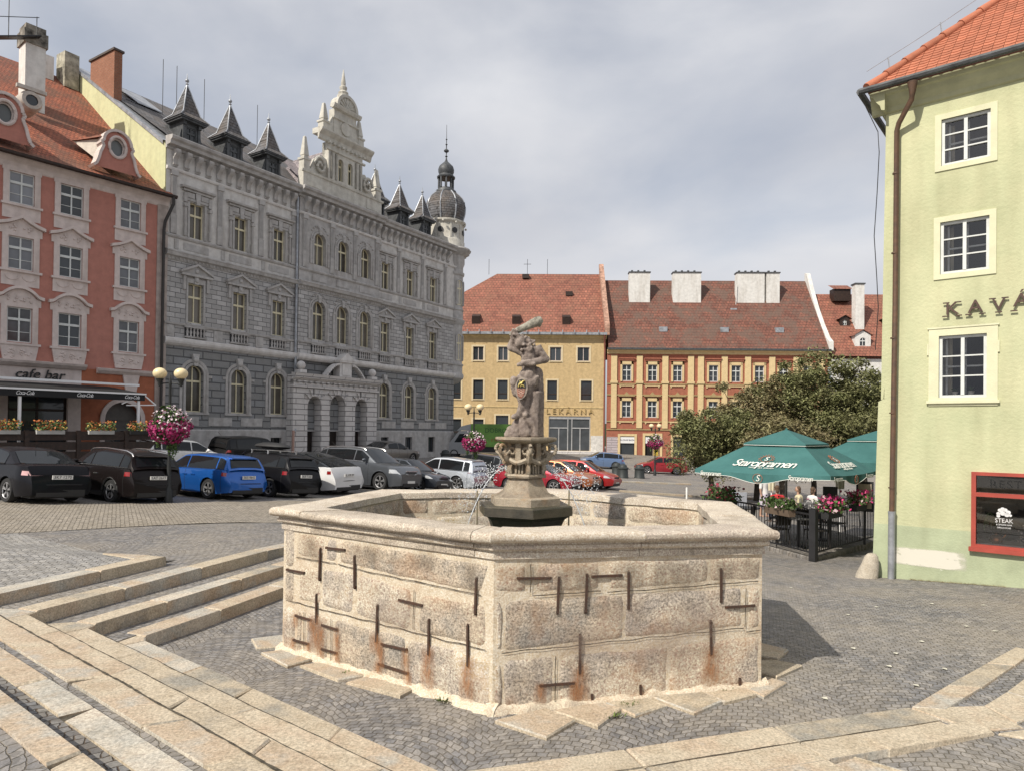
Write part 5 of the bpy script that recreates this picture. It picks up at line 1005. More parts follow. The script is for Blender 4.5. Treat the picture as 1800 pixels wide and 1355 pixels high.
def hood(b, z, w_, rise, pointed):
    P = []
    for i in range(17):
        t = -1+i/8; u = abs(t)
        zz_ = rise*(1-u)**1.5*1.0 if pointed else (rise*max(0, cos(min(1, u/.78)*PI/2))**.8)
        P.append((t*w_, z+zz_+(.0 if u < .95 else -.02)))
    for i in range(16): b.extr([P[i], P[i+1], (P[i+1][0], P[i+1][1]+.14), (P[i][0], P[i][1]+.14)], 'y', -.22, 0)
    for i in range(16): b.extr([(P[i][0]*.9, z-.34), (P[i+1][0]*.9, z-.34), (P[i+1][0]*.9, P[i+1][1]), (P[i][0]*.9, P[i][1])], 'y', -.05, 0)
for ops, pt, hh in ((o2, True, 1.48), (o3, False, 1.58)):
    bb = B()
    for s in (-1, 1): bb.box(min(s*.49, s*.72), max(s*.49, s*.72), -.06, 0, -.05, hh)
    bb.box(-.72, .72, -.06, 0, hh, hh+.16); hood(bb, hh+.42, .92, .42, pt); bb.box(-.82, .82, -.15, 0, -.14, -.04)
    if pt: bb.box(-.74, .74, -.04, 0, -.75, -.14); [bb.tube([(x+.26*cos(t), -.05, -.3-.2*sin(t)) for t in [PI*i/6 for i in range(7)]], .025, 5) for x in (-.33, .33)]
    else: bb.extr([(-.74, -.14), (.74, -.14), (.7, -.4), (.62, -.84), (-.62, -.84), (-.7, -.4)], 'y', -.1, 0)
    for k in range(14): bb.ball((random.uniform(-.5, .5), -.06, hh+.3+random.uniform(-.05, .2)), .05, 6)
    if not pt:
        for k in range(22): bb.ball((random.uniform(-.55, .55), -.1, -.5+random.uniform(-.2, .22)), .045, 6)
    s2 = shared('window_surround', bb, m_ptrim, 35)
    for o in ops: s2(PB, (o[0], 0, o[2]))
sl = Vector((0, 10.2, 8.7))
b = B(); b.poly([(-16, -.55, 14.65), (.25, -.55, 14.65), (.3, .4, 15.2), (-16, .4, 15.2)]); b.poly([(-16, .4, 15.2), (.3, .4, 15.2), (.6, 10, 23.4), (-16, 10, 23.4)]); b.poly([(-16, 10, 23.4), (.6, 10, 23.4), (.6, 18, 16), (-16, 18, 16)]); b.build('roof', m_clay, PB)
b = B(); b.extr([(-.55, 14.66), (-.5, 14.55), (-.6, 14.5), (-.7, 14.55), (-.72, 14.66)], 'x', -16, .3); b.build('gutter', m_darkwood, PB)
b = B(); b.tube([(.12, -.62, 14.6), (.12, -.62, 14.2), (-.12, -.25, 13.3), (-.16, -.2, 12.8), (-.16, -.2, .5)], .08, 8); b.build('downpipe', mat('dark_pipe', (.03, .026, .024), .5), PB, smooth=40)
# curved dormer gables
def curved_gable(cx, z0, sc, nm='dormer'):
    half = [(1.12, 0), (.98, .12), (.88, .4), (.80, .75), (.70, 1.0), (.66, 1.15), (.74, 1.22), (.74, 1.32)]
    arc_ = [(.66*cos(t), 1.38+.66*sin(t)) for t in [PI/2*i/7 for i in range(8)]]; out_ = half+arc_; P = [(x*sc, z*sc) for x, z in out_]; P2 = P+[(-x, z) for x, z in P[::-1][1:]]
    b = B(); n = len(P2); N_ = 24; E_ = [(.34*sc*cos(2*PI*i/N_), 1.2*sc+.46*sc*sin(2*PI*i/N_)) for i in range(N_)]
    me_pts = P2
    # face with an oval hole, bridged ring by ring
    def near(a): return min(range(n), key=lambda k: abs((math.atan2(me_pts[k][1]-1.2*sc, me_pts[k][0])-a+PI) % (2*PI)-PI))
    for i in range(N_):
        a0 = math.atan2(E_[i][1]-1.2*sc, E_[i][0]); a1 = math.atan2(E_[(i+1) % N_][1]-1.2*sc, E_[(i+1) % N_][0]); k0, k1 = near(a0), near(a1)
        seq = [me_pts[k0]]; k = k0
        while k != k1 and len(seq) < 12: k = (k+1) % n; seq.append(me_pts[k])
        pl = [(E_[i][0], -.02, E_[i][1])]+[(x, -.02, z) for x, z in seq]+[(E_[(i+1) % N_][0], -.02, E_[(i+1) % N_][1])]
        b.poly(pl)
    g = b.build(nm, m_pink, PB, loc=(cx, -.1, z0))
    b = B()
    for i in range(len(P2)-1):
        a_, c_ = Vector((P2[i][0], 0, P2[i][1])), Vector((P2[i+1][0], 0, P2[i+1][1]))
        if (c_-a_).length > 1e-4: b.bar(a_+Vector((0, .2, 0)), c_+Vector((0, .2, 0)), .12*sc if 0 else .62, .13*sc, (0, 0, 1)) if abs((c_-a_).normalized().z) < .98 else b.bar(a_+Vector((0, .2, 0)), c_+Vector((0, .2, 0)), .13*sc, .62)
    b.build('gable_moulding', m_ptrim, g)
    b = B(); ring = [(.40*sc*cos(2*PI*i/N_), -.06, 1.2*sc+.53*sc*sin(2*PI*i/N_)) for i in range(N_+1)]; b.tube(ring, .075*sc, 6, False); b.tube([(x*.86, .1, 1.2*sc+(z-1.2*sc)*.86) for x, y, z in ring], .06*sc, 6, False); b.build('oval_surround', m_ptrim, g, smooth=50)
    B().poly([(x*.98, .16, 1.2*sc+(z-1.2*sc)*.98) for x, z in E_]).build('pane', glass('grey_blind_glass', (.12, .13, .13), .2, var=.2), g)
    b = B(); b.poly([(-.62*sc, .3, .3*sc), (-.62*sc, .3, 1.55*sc), (-1.3*sc, 2.0, 1.6*sc)]); b.poly([(.62*sc, .3, .3*sc), (.62*sc, .3, 1.55*sc), (.62*sc, 2.2, 1.6*sc)]); b.build('cheek', mat('cheek_white', (.66, .60, .52), .9, var=.1, patch=((.5, .33, .14), .66, 3)), g)
    b = B(); b.poly([(-.1*sc, -.1, 2.0*sc), (-.75*sc, .1, 1.55*sc), (-1.4*sc, 2.1, 1.62*sc), (-.1*sc, 2.4, 2.02*sc)]); b.poly([(-.1*sc, -.1, 2.0*sc), (.75*sc, .1, 1.55*sc), (.75*sc, 2.2, 1.62*sc), (-.1*sc, 2.4, 2.02*sc)]); b.build('dormer_roof', m_clay, g)
curved_gable(-2.46, 15.25, .98); curved_gable(-7.15, 15.25, 1.0); curved_gable(-12, 15.25, 1.0)
b = B(); b.lathe([(.26, -.1), (.42, -.1), (.46, .0), (.5, .1), (.5, 1.2)], (0, 0, 0), 20, caps=False); b.box(-.62, .62, -.62, -.45, -.1, .1)
M_ = Matrix.Translation((-5.5, 2.1, 18.25)) @ Matrix.Rotation(-PI/2, 4, 'X') @ Matrix.Diagonal((1, 1, 1, 1)); b.v = [tuple(M_ @ Vector((v[0], v[1], v[2]))) for v in b.v]
sd_ = b.build('round_dormer', mat('dormer_render', (.52, .48, .43), .9, var=.15, grime=.5), PB, smooth=40); b = B(); b.poly([(-5.5+.27*cos(t), 2.06, 18.25+.27*sin(t)) for t in [2*PI*i/16 for i in range(16)]]); b.build('pane', m_pane, sd_)
m_chw = mat('chimney_white', (.70, .69, .66), .9, var=.08, grime=.45, bump=.25)
b = B(); b.box(-5.05, -4.15, 4.6, 5.6, 18.0, 22.2); b.build('chimney', m_chw, PB); b = B(); b.box(-5.13, -4.07, 4.52, 5.68, 22.2, 22.9); b.box(-5.05, -4.15, 4.6, 5.6, 22.9, 23.2); b.build('chimney_cap', mat('sooty_render', (.30, .28, .24), .95, var=.5, vs=2, grime=.8), PB)
b = B(); b.bar((-7.5, 4.4, 21.2), (-4.5, 4.4, 22.6), .5, .06); b.tube([(-7.3, 4.2, 22.3), (-4.6, 4.2, 23.5)], .02, 5); b.tube([(-5.9, 4.2, 21.9), (-5.9, 4.2, 25.2)], .02, 5); b.tube([(-4.7, 4.2, 22.4), (-4.7, 4.2, 23.5)], .02, 5); b.build('roof_walkway', m_black, PB)
b = B(); b.box(-3.2, -2.3, 9.2, 10.1, 22.5, 24.1); b.build('chimney', m_chw, PB)
# letters over the shopfront: café bar
text('cafe bar', .62, m_black, PB, frame((-5.6, -.06, 4.88), (1, 0, 0), (0, 0, 1)), .04, .25, name='shop_lettering')
# ================================================================= far side of the square
def roof_rect(name, par, x0, x1, ze, zr, w_, m, over=.4, rx0=None, back=True):
    b = B(); r0 = x0 if rx0 is None else rx0
    b.poly([(x0, -over, ze), (x1, -over, ze), (x1, w_, zr), (r0, w_, zr)])
    if back: b.poly([(r0, w_, zr), (x1, w_, zr), (x1, 2*w_, ze), (x0, 2*w_, ze)])
    return b.build(name, m, par)
m_yel = mat('yellow_render', (.57, .42, .22), .9, var=.1, grime=.3, bump=.2, patch=((.55, .47, .33), .72, .5))
m_fclay = tiles('far_clay_tiles', (.33, .125, .08), (.25, .09, .06), (.08, .04, .03), .42, .38, 'xz', moss=.5, mossc=(.22, .11, .07), bump=.7)
m_fclay2 = tiles('mossy_clay_tiles', (.23, .088, .058), (.165, .065, .046), (.06, .03, .02), .42, .38, 'xz', moss=.85, mossc=(.13, .085, .065), bump=.7)
YB = empty('yellow_building', (-5.85, 84, 0), R(-2), 'plain ochre yellow building with big red hipped roof and glazed shop entrance', 'building')
yt = [(x, w_, 11.05, 12.75, False) for x, w_ in ((1.6, 1.3), (4.66, 1.2), (11.1, 1.4), (14.5, 1.45), (7.8, 1.3))]
ym = [(x, w_, 6.32, 8.68, False) for x, w_ in ((-1.0, 1.0), (1.63, 1.22), (4.65, 1.22), (10.72, 1.2), (14.9, 1.32), (7.7, 1.2))]
yg_ = [(-1.0, 1.2, 1.6, 3.85, False), (1.7, 1.3, 1.6, 3.85, False), (4.63, 1.55, 1.6, 4.35, False), (12.9, 5.1, .15, 4.35, False)]
b = B(); wall(b, -9, 17.2, -2, 14.3, yt+ym+yg_, 0, .25); b.poly([(17.2, 0, -2), (17.2, 10, -2), (17.2, 10, 14.3), (17.2, 0, 14.3)]); b.build('wall', m_yel, YB)
b = B(); cornice(b, -9, 17.3, 0, [(0, 13.75), (.12, 13.8), (.15, 13.95), (.4, 14.1), (.45, 14.3), (0, 14.35)]); b.box(-9, 17.2, -.06, 0, 5.35, 5.47); b.build('cornice', mat('yellow_trim', (.62, .48, .25), .9, var=.1, grime=.4), YB)
roof_rect('roof', YB, -9, 17.1, 14.45, 23.6, 8.3, m_fclay, .55, 3.3)
B().poly([(-9, -.55, 14.45), (3.3, 8.3, 23.6), (-9, 17, 14.45)]).build('roof', m_fclay, YB)
b = B(); b.box(-9, 17.3, -.72, -.5, 14.2, 14.5); 
for k in range(17): b.box(-7+k*1.45, -6.9+k*1.45, -.9, -.72, 14.35, 14.75)
b.build('gutter', m_zinc, YB)
b = B(); b.extr([(-.5, 14.2), (8.4, 23.8), (8.8, 25.0), (8.0, 24.9), (-.7, 15.4), (-.7, 14.2)], 'x', 17.05, 17.6); b.build('parapet', mat('brick_parapet', (.50, .30, .22), .9, var=.3, vs=3, grime=.5), YB)
b = B(); b.tube([(17.0, -.7, 14.2), (17.05, -.3, 13.4), (17.1, -.12, 12.5), (17.1, -.12, -.5)], .1, 6); b.build('downpipe', mat('rust_red_pipe', (.22, .07, .05), .6), YB)
for cx, v in ((7.2, 23.0), (12.9, 20.2)): b = B(); b.box(cx-.45, cx+.45, 8.3*(v-14.45)/9.15-.6, 8.3*(v-14.45)/9.15+.3, v-.2, v+.35); b.build('roof_hatch', m_darkwood, YB)
for cx in (1.2, 6.2, 12.4): y_ = 1.3; b = B(); b.extr([(y_-.7, 15.6), (y_+1.5, 17.3), (y_-.9, 16.55)], 'x', cx-.5, cx+.5); b.build('roof_hatch', m_darkwood, YB)
for ops, nm in ((yt, 2), (ym, 1), (yg_[:3], 1)):
    for o in ops: window(YB, o[0], .12, o[1], o[2], o[3], m_ptrim if nm == 2 else m_darkwood, m_pane, nm, () if nm == 2 else (.3,), False, .06, .06)
for o in yt+ym+yg_[:3]:
    b = B(); l, r_, a, c = o[0]-o[1]/2, o[0]+o[1]/2, o[2], o[3]; b.box(l-.2, l, -.04, 0, a-.2, c+.2); b.box(r_, r_+.2, -.04, 0, a-.2, c+.2); b.box(l, r_, -.04, 0, c, c+.2); b.box(l-.05, r_+.05, -.1, 0, a-.12, a)
    b.build('window_surround', mat('sand_trim', (.66, .55, .36), .9, var=.05), YB)
b = B(); b.box(10.35, 15.45, .2, .26, .15, 4.35); sf_ = b.build('shopfront', glass('shop_glass', (.05, .055, .06), .08), YB)
b = B(); m_alu = mat('aluminium', (.5, .5, .5), .4, .4)
for x in (10.4, 11.6, 12.7, 13.2, 14.2, 15.4): b.box(x-.06, x+.06, .12, .22, .15, 4.3 if x in (10.4, 12.7, 13.2, 15.4) else 2.9)
b.box(10.4, 12.7, .12, .22, 2.85, 2.98); b.box(13.2, 15.4, .12, .22, 2.85, 2.98); b.box(10.35, 15.45, .1, .24, 4.0, 4.35); b.build('shopfront_frame', m_alu, sf_)
b = B(); b.box(9.6, 16.4, -2.2, 0, -1.2, .12); b.box(9.2, 16.8, -2.8, -2.2, -1.2, -.05); b.build('entrance_steps', m_gp, YB)
b = B(); b.box(15.5, 17.0, -.03, 0, -.6, 2.0); b.build('peeled_patch', mat('bare_plaster', (.62, .60, .56), .9, var=.15), YB)
text('LEKÁRNA', .95, mat('gilt_letters', (.50, .36, .16), .6), YB, frame((12.9, -.1, 4.95), (1, 0, 0), (0, 0, 1)), .04, sp=1.5, sx=1.05, name='sign_lettering')
b = B()
for x in (2.2, 7.4, 10.1): b.tube([(x, 8.3, 23.5), (x, 8.3, 25.6)], .03, 5)
b.box(6.9, 7.9, 8.28, 8.32, 24.9, 24.95); b.build('aerial', m_black, YB)

OB = empty('orange_building', (-5.85, 84, 0), R(-2), 'rust orange house with cream pilasters, brown tile roof and four white chimneys', 'building')
m_or = mat('rust_render', (.36, .13, .08), .9, var=.1, grime=.3, bump=.2); m_cr = mat('cream_pilaster', (.66, .51, .28), .9, var=.06, grime=.2); m_dull = mat('olive_moulding', (.36, .27, .13), .9, var=.1)
OWX = [19.8, 22.92, 25.96, 30.28, 33.0, 35.8, 38.7, 41.6]
ot = [(x, 1.12, 8.7, 10.7, False) for x in OWX]; ol = [(x, 1.12, 4.3, 6.38, False) for x in OWX]; og = [(19.95, 1.75, -.35, 2.0, False), (23.0, 1.8, -1.0, 2.1, False), (26.4, 1.8, -.4, 2.0, False), (30.6, 1.8, -.4, 2.0, False)]
b = B(); wall(b, 17.4, 44, -2, 12.3, ot+ol+og, 0, .25); b.poly([(44, 0, -2), (44, 10, -2), (44, 10, 12.3), (44, 0, 12.3)]); b.build('wall', m_or, OB)
roof_rect('roof', OB, 17.5, 44, 12.65, 22.5, 7, m_fclay2, .6)
b = B(); b.box(17.4, 44.1, -.72, -.5, 12.45, 12.68); b.build('gutter', m_lead, OB)
b = B(); cornice(b, 17.4, 44, 0, [(0, 11.95), (.15, 12.0), (.2, 12.2), (.5, 12.35), (.5, 12.5), (0, 12.5)]); b.build('cornice', m_cr, OB)
b = B(); [b.box(17.4, 44, -.1, 0, z, z+.14) for z in (3.72, 6.95, 8.28)]; b.box(17.4, 44, -.1, 0, 2.75, 2.9); b.build('string_course', m_dull, OB)
bb = B(); bb.box(-.36, .36, -.16, 0, 8.42, 11.8); bb.box(-.45, .45, -.2, 0, 8.42, 8.7); bb.box(-.34, .34, -.14, 0, 3.0, 8.28)
for k in range(13): bb.box(-.345, .345, -.145, -.1, 3.3+k*.38, 3.32+k*.38)
op_ = shared('pilaster', bb, m_cr)
for x in (18.25, 21.35, 24.45, 27.55, 28.75, 31.6, 34.4, 37.3, 40.2, 43.2): op_(OB, (x, 0, 0))
bb = B()
for s in (-1, 1): bb.box(min(s*.56, s*.78), max(s*.56, s*.78), -.1, 0, -.05, 2.4)
bb.box(-.78, .78, -.1, 0, 2.0, 2.4); bb.box(-.92, .92, -.14, 0, -.62, -.5); bb.box(-.85, -.7, -.1, 0, -.8, -.6); bb.box(.7, .85, -.1, 0, -.8, -.6); so1 = shared('window_surround', bb, m_cr)
bb = B(); bb.box(-.98, .98, -.28, 0, 2.72, 2.86); bb.box(-.9, .9, -.18, 0, 2.5, 2.72); hd1 = shared('window_hood', bb, m_or)
bb = B(); bb.extr([(-1.0, 2.55), (1.0, 2.55), (1.0, 2.66), (.35, 2.72), (0, 3.1), (-.35, 2.72), (-1.0, 2.66)], 'y', -.25, 0); hd2 = shared('window_hood', bb, m_dull)
for o in ot: so1(OB, (o[0], 0, o[2])); hd1(OB, (o[0], 0, o[2]-.05)); window(OB, o[0], .08, 1.12, o[2], o[3], m_dw, m_pane, 2, (.66,), False, .08, .08, sub=(.33,))
for o in ol: so1(OB, (o[0], 0, o[2])); hd2(OB, (o[0], 0, o[2]-.02)); window(OB, o[0], .08, 1.12, o[2], o[3], m_dw, m_pane, 2, (.66,), False, .08, .08, sub=(.33,))
for o in og:
    b = B(); l, r_, a, c = o[0]-o[1]/2, o[0]+o[1]/2, o[2], o[3]; b.box(l-.28, l, -.08, 0, a-.3, c+.28); b.box(r_, r_+.28, -.08, 0, a-.3, c+.28); b.box(l, r_, -.08, 0, c, c+.28)
    b.build('shop_surround', m_cr, OB); 
for o in (og[0], og[2], og[3]): window(OB, o[0], .12, o[1], o[2], o[3], m_darkwood, m_pane, 1, (), False, .06, .06, name='shop_window')
B().box(22.1, 23.9, .2, .25, -1.0, 1.3).build('open_doorway', mat('dark_interior', (.012, .01, .01), .95), OB); B().box(23.05, 23.85, .1, .16, -1.0, 1.2).build('door_leaf', mat('tan_door', (.35, .26, .16), .7), OB)
B().box(23.2, 23.7, .06, .1, -.3, .4).build('notice', mat('yellow_notice', (.65, .45, .06), .7), OB)
for cx, tx in ((19.95, 'SALONNÍ BAZAR'), (23.0, 'Second')):
    sg_ = B().box(cx-.86, cx+.86, .0, .06, 1.15, 1.92).build('shop_sign', mat('sign_white', (.75, .75, .74), .5, var=.03), OB); text(tx, .26 if cx < 21 else .4, mat('sign_navy', (.04, .05, .12), .6), sg_, frame((cx, -.012, 1.53), (1, 0, 0), (0, 0, 1)), .005, name='sign_lettering')
B().poly([(17.45, -.03, -1.6), (18.9, -.03, -1.6), (18.9, -.03, 1.9), (17.45, -.03, 1.9)]).build('tiled_plinth', courses('lilac_tiles', (.46, .40, .42), (.5, .44, .45), (.25, .22, .22), 1.5, .3), OB)
for x0, x1 in ((20.6, 23.25), (26.2, 29.75), (34.3, 37.8), (38.05, 39.7)):
    c_ = B().box(x0, x1, 4.4, 5.4, 18.6, 22.95).build('chimney', m_chw, OB); k = B(); k.box(x0-.08, x1+.08, 4.3, 5.5, 22.95, 23.08); [k.box(x-.12, x+.12, 4.8, 5.05, 23.08, 23.35) for x in np.arange(x0+.4, x1-.2, .8)]; k.build('chimney_cap', m_lead, c_)
for cx in (24.4, 31.9, 38.6): B().box(cx-.5, cx+.5, 1.1, 2.2, 14.9, 15.5).build('roof_hatch', m_zinc, OB)
b = B(); b.box(33.3, 34.1, 3.6, 4.5, 17.6, 18.3); b.build('roof_hatch', m_zinc, OB)
B().tube([(34.1, 4.2, 17.9), (34.2, 4.2, 21.4)], .04, 5).build('aerial', m_white, OB)
b = B(); P = [(-.6, 12.5), (-.6, 13.6), (.3, 14.2), (1.8, 15.9), (3.6, 18.3), (5.2, 20.9), (6.6, 23.4), (7.2, 23.6), (7.3, 22.3), (5.3, 18.6), (1, 13)]; b.extr(P, 'x', 43.9, 44.4); b.build('parapet', m_chw, OB)

TB_ = empty('white_house', (-5.85, 84, 0), R(-2), 'white rendered house with red tile roof and small white dormer, far right behind trees', 'building')
b = B(); wall(b, 44.4, 62, -3, 11.6, [(x, 1.2, z, z+2, False) for x in (46.5, 49.8, 53, 56.4) for z in (3.4, 7.6)], 0, .2); b.build('wall', m_chw, TB_)
for x in (46.5, 49.8, 53, 56.4):
    for z in (3.4, 7.6): window(TB_, x, .1, 1.2, z, z+2, m_dw, m_pane, 2, (.66,), False, .08, .08)
roof_rect('roof', TB_, 44.4, 62, 11.9, 20.8, 7, m_fclay, .5)
def whdormer(cx, y, z, w_, hh, m):
    b = B(); wall(b, cx-w_/2, cx+w_/2, z, z+hh, [(cx, w_*.38, z+hh*.2, z+hh*.8, True)], y, .1); b.extr([(cx-w_/2, z+hh), (cx+w_/2, z+hh), (cx, z+hh*1.3)], 'y', y, y+.1)
    for s in (-1, 1): b.poly([(cx+s*w_/2, y, z), (cx+s*w_/2, y, z+hh), (cx+s*w_/2, y+hh*1.05, z+hh)])
    d = b.build('dormer', m, TB_); window(d, cx, y+.06, w_*.38, z+hh*.2, z+hh*.8, m_dw, m_pane, 2, (.6,), True, .05, .05)
    b = B(); b.poly([(cx-w_/2-.25, y-.2, z+hh-.1), (cx, y-.2, z+hh*1.36), (cx, y+hh*1.6, z+hh*1.36), (cx-w_/2-.25, y+hh*1.2, z+hh-.1)]); b.poly([(cx+w_/2+.25, y-.2, z+hh-.1), (cx, y-.2, z+hh*1.36), (cx, y+hh*1.6, z+hh*1.36), (cx+w_/2+.25, y+hh*1.2, z+hh-.1)]); b.build('dormer_roof', m_fclay, d)
whdormer(48.4, .6, 12.9, 1.9, 1.7, m_chw); whdormer(47.3, 3.0, 15.9, 1.2, 1.1, m_darkwood); whdormer(52.6, 3.0, 15.9, 1.2, 1.1, m_darkwood); whdormer(53.0, .6, 12.9, 1.9, 1.7, m_chw)
c_ = B().box(48.4, 49.5, 2.6, 3.6, 15, 21.2).build('chimney', m_chw, TB_); B().box(48.3, 49.6, 2.5, 3.7, 21.2, 21.35).build('chimney_cap', m_lead, c_)
b = B(); b.box(46.9, 49.0, 5.2, 6.6, 19.6, 21.2); b.build('roof_turret', m_darkwood, TB_); B().poly([(46.7, 5.0, 21.1), (49.2, 5.0, 21.1), (49.2, 6.7, 21.9), (46.7, 6.7, 21.9)]).build('roof', m_fclay, TB_)
B().poly([(-60, 130, -5), (100, 130, -5), (100, 130, 4), (-60, 130, 4)]).build('hills', mat('far_hill', (.07, .08, .05), 1), kind='structure')

# ================================================================= green house on the right
GH = empty('green_house', (7.09, 13, 0), R(-40), 'pale green rendered house with orange beaver-tail roof, brown downpipe and red framed shop window', 'building')
m_gr = mat('green_render', (.545, .545, .345), .92, var=.05, vs=.9, bump=.5, bs=18, grime=.42, col2=(.44, .465, .285), patch=((.60, .60, .45), .74, 3.5))
m_gr2 = mat('green_render_base', (.42, .47, .31), .92, var=.1, vs=1.6, bump=.3, bs=30, grime=.25, patch=((.70, .69, .60), .70, 1.7))
m_gtrim = mat('cream_trim', (.66, .65, .45), .88, var=.05, bump=.2)
gw_ = [(1.275, .74, 7.49, 8.34, False), (1.265, .74, 5.51, 6.46, False), (1.245, .72, 3.27, 4.39, False)]; gw2 = [(x+2.3, w_, a, c, ar) for x, w_, a, c, ar in gw_]
shp = [(2.75, 2.72, .64, 1.96, False)]
b = B(); wall(b, 0, 8, .9, 9.0, gw_+gw2+[(2.75, 2.72, .9, 1.96, False)], 0, .22)
for z0, z1, x0, x1 in ((.9, 3.22, -.165, -.105), (3.26, 9.0, -.06, .0)): b.poly([(x0, 0, z0), (0, 0, z0), (0, 0, z1), (x1, 0, z1)]); b.poly([(x0, 0, z0), (x1, 0, z1), (x1+.3, 8, z1), (x0+.3, 8, z0)])
b.poly([(-.105, 0, 3.22), (0, 0, 3.22), (0, 0, 3.5), (-.03, 0, 3.26)]); b.poly([(-.02, 0, .9), (8, 0, .9), (8, 8, .9)][0:0] or [(8, 0, 0), (8, 8, 0), (8, 8, 9), (8, 0, 9)])
b.build('wall', m_gr, GH)
b = B(); wall(b, 0, 8, -.5, .9, [(2.75, 2.72, .64, .9, False)], 0, .22); b.poly([(-.20, -.0, -.5), (0, 0, -.5), (0, 0, .9), (-.165, 0, .9)]); b.poly([(-.20, 0, -.5), (-.165, 0, .9), (.13, 8, .9), (.1, 8, -.5)]); b.build('base_wall', m_gr2, GH)
# eaves moulding and roof
b = B(); cornice(b, -.24, 8, 0, [(0, 8.7), (.04, 8.72), (.06, 8.8), (.14, 8.9), (.18, 8.98), (.22, 9.0), (.25, 9.08), (0, 9.08)]); 
n0 = len(b.v); cornice(b, -.24, 8, 0, [(0, 8.7), (.04, 8.72), (.06, 8.8), (.14, 8.9), (.18, 8.98), (.22, 9.0), (.25, 9.08), (0, 9.08)]); b.v[n0:] = [(v[1], -v[0] if 0 else v[0], v[2]) for v in b.v[n0:]]
b.build('eaves_moulding', mat('eaves_green', (.46, .46, .29), .9, var=.08), GH)
m_bt = mat('beaver_tiles', (.44, .155, .085), .85, var=.08, vs=6, bump=.4, bs=60, island=.16, patch=((.30, .12, .07), .74, 2))
TS = .99; th_ = math.atan(TS); b = B(); tw_, tg = .165, .125; sl_ = Vector((0, cos(th_), sin(th_))); nl = Vector((0, -sin(th_), cos(th_)))
for r_ in range(34):
    s0 = r_*tg; y0 = -.30+s0*cos(th_); xmin = y0
    x = xmin-.1+(tw_/2 if r_ % 2 else 0)
    while x < 5.6:
        j = random.uniform(-.004, .004); P = [(-tw_/2+.003, .02), (-tw_*.3, .003), (0, -.012), (tw_*.3, .003), (tw_/2-.003, .02), (tw_/2-.003, tg*1.55), (-tw_/2+.003, tg*1.55)]
        if x+tw_/2 < xmin: x += tw_; continue
        base = Vector((x, -.30, 9.13)); n0 = len(b.v); 
        for lift in (.028, .014):
            for (px_, ps) in P:
                q = base+sl_*(s0+ps+j)+nl*(lift-(.012*ps/tg)); b.v.append((max(q.x+px_, xmin-.02+ps*cos(th_)), q.y, q.z))
        b.f.append(tuple(n0+i for i in range(7))); [b.f.append((n0+i, n0+(i+1) % 7, n0+7+(i+1) % 7, n0+7+i)) for i in range(7)]; b.m += [0]*8; x += tw_
b.build('roof', m_bt, GH)
b = B(); b.poly([(-.28, -.28, 9.12), (8, -.28, 9.12), (8, 4, 13.35), (4, 4, 13.35)]); b.poly([(-.28, -.28, 9.12), (4, 4, 13.35), (-.28, 8, 9.12)]); b.build('roof_base', m_bt, GH)
b = B()
for k in range(15): t = .02+k*.27; p0 = Vector((-.30+t, -.30+t, 9.17+TS*t)); p1 = Vector((-.30+t+.3, -.30+t+.3, 9.17+TS*(t+.3))); b.tube([p0, p1], [.095, .07], 9)
b.build('hip_tiles', m_bt, GH, smooth=40)
b = B(); b.tube([(-.39, -.38, 9.11), (8, -.38, 9.11)], .06, 8); b.tube([(-.38, -.39, 9.11), (-.38, 8, 9.11)], .06, 8); b.build('gutter', m_lead, GH, smooth=40)
m_bpipe = mat('brown_pipe', (.085, .055, .04), .5, .2, var=.25, vs=8, col2=(.16, .09, .055))
b = B(); b.tube([(.50, -.37, 9.03), (.50, -.36, 8.86), (.48, -.34, 8.72), (.24, -.14, 8.42), (.20, -.10, 8.3), (.19, -.10, 5), (.155, -.10, 1.12)], [.09, .055, .047, .047, .047, .047, .047], 10)
for z in (7.5, 6.0, 4.4, 3.0, 1.6): b.lathe([(.06, -.012), (.06, .012)], (.19-.006*(8-z), -.10, z), 10)
pp = b.build('downpipe', m_bpipe, GH, smooth=50); B().tube([(.155, -.1, 1.16), (.155, -.1, 1.06), (.15, -.1, -.15)], [.068, .06, .06], 10).build('pipe_shoe', m_zinc, pp, smooth=50)
b = B(); P = [(-.36, -.3, 9.0)]+[(-.15-.04*sin(z*2.2), -.03, z) for z in (8.4, 8.0, 7.2, 6.4, 5.6, 5, 4.2)]; b.tube(P, .008, 5); b.build('lightning_cable', m_black, GH)
b = B(); b.tube([(-.3, -.2, 9.55), (.5, .5, 10.25), (1.5, 1.5, 11.25), (2.5, 2.5, 12.25)], .006, 5)
for t in (.35, 1.1, 1.85, 2.6): b.tube([(-.30+t, -.30+t, 9.2+TS*t), (-.33+t, -.33+t, 9.2+TS*t+.26)], .012, 5)
b.build('lightning_conductor', m_zinc, GH)
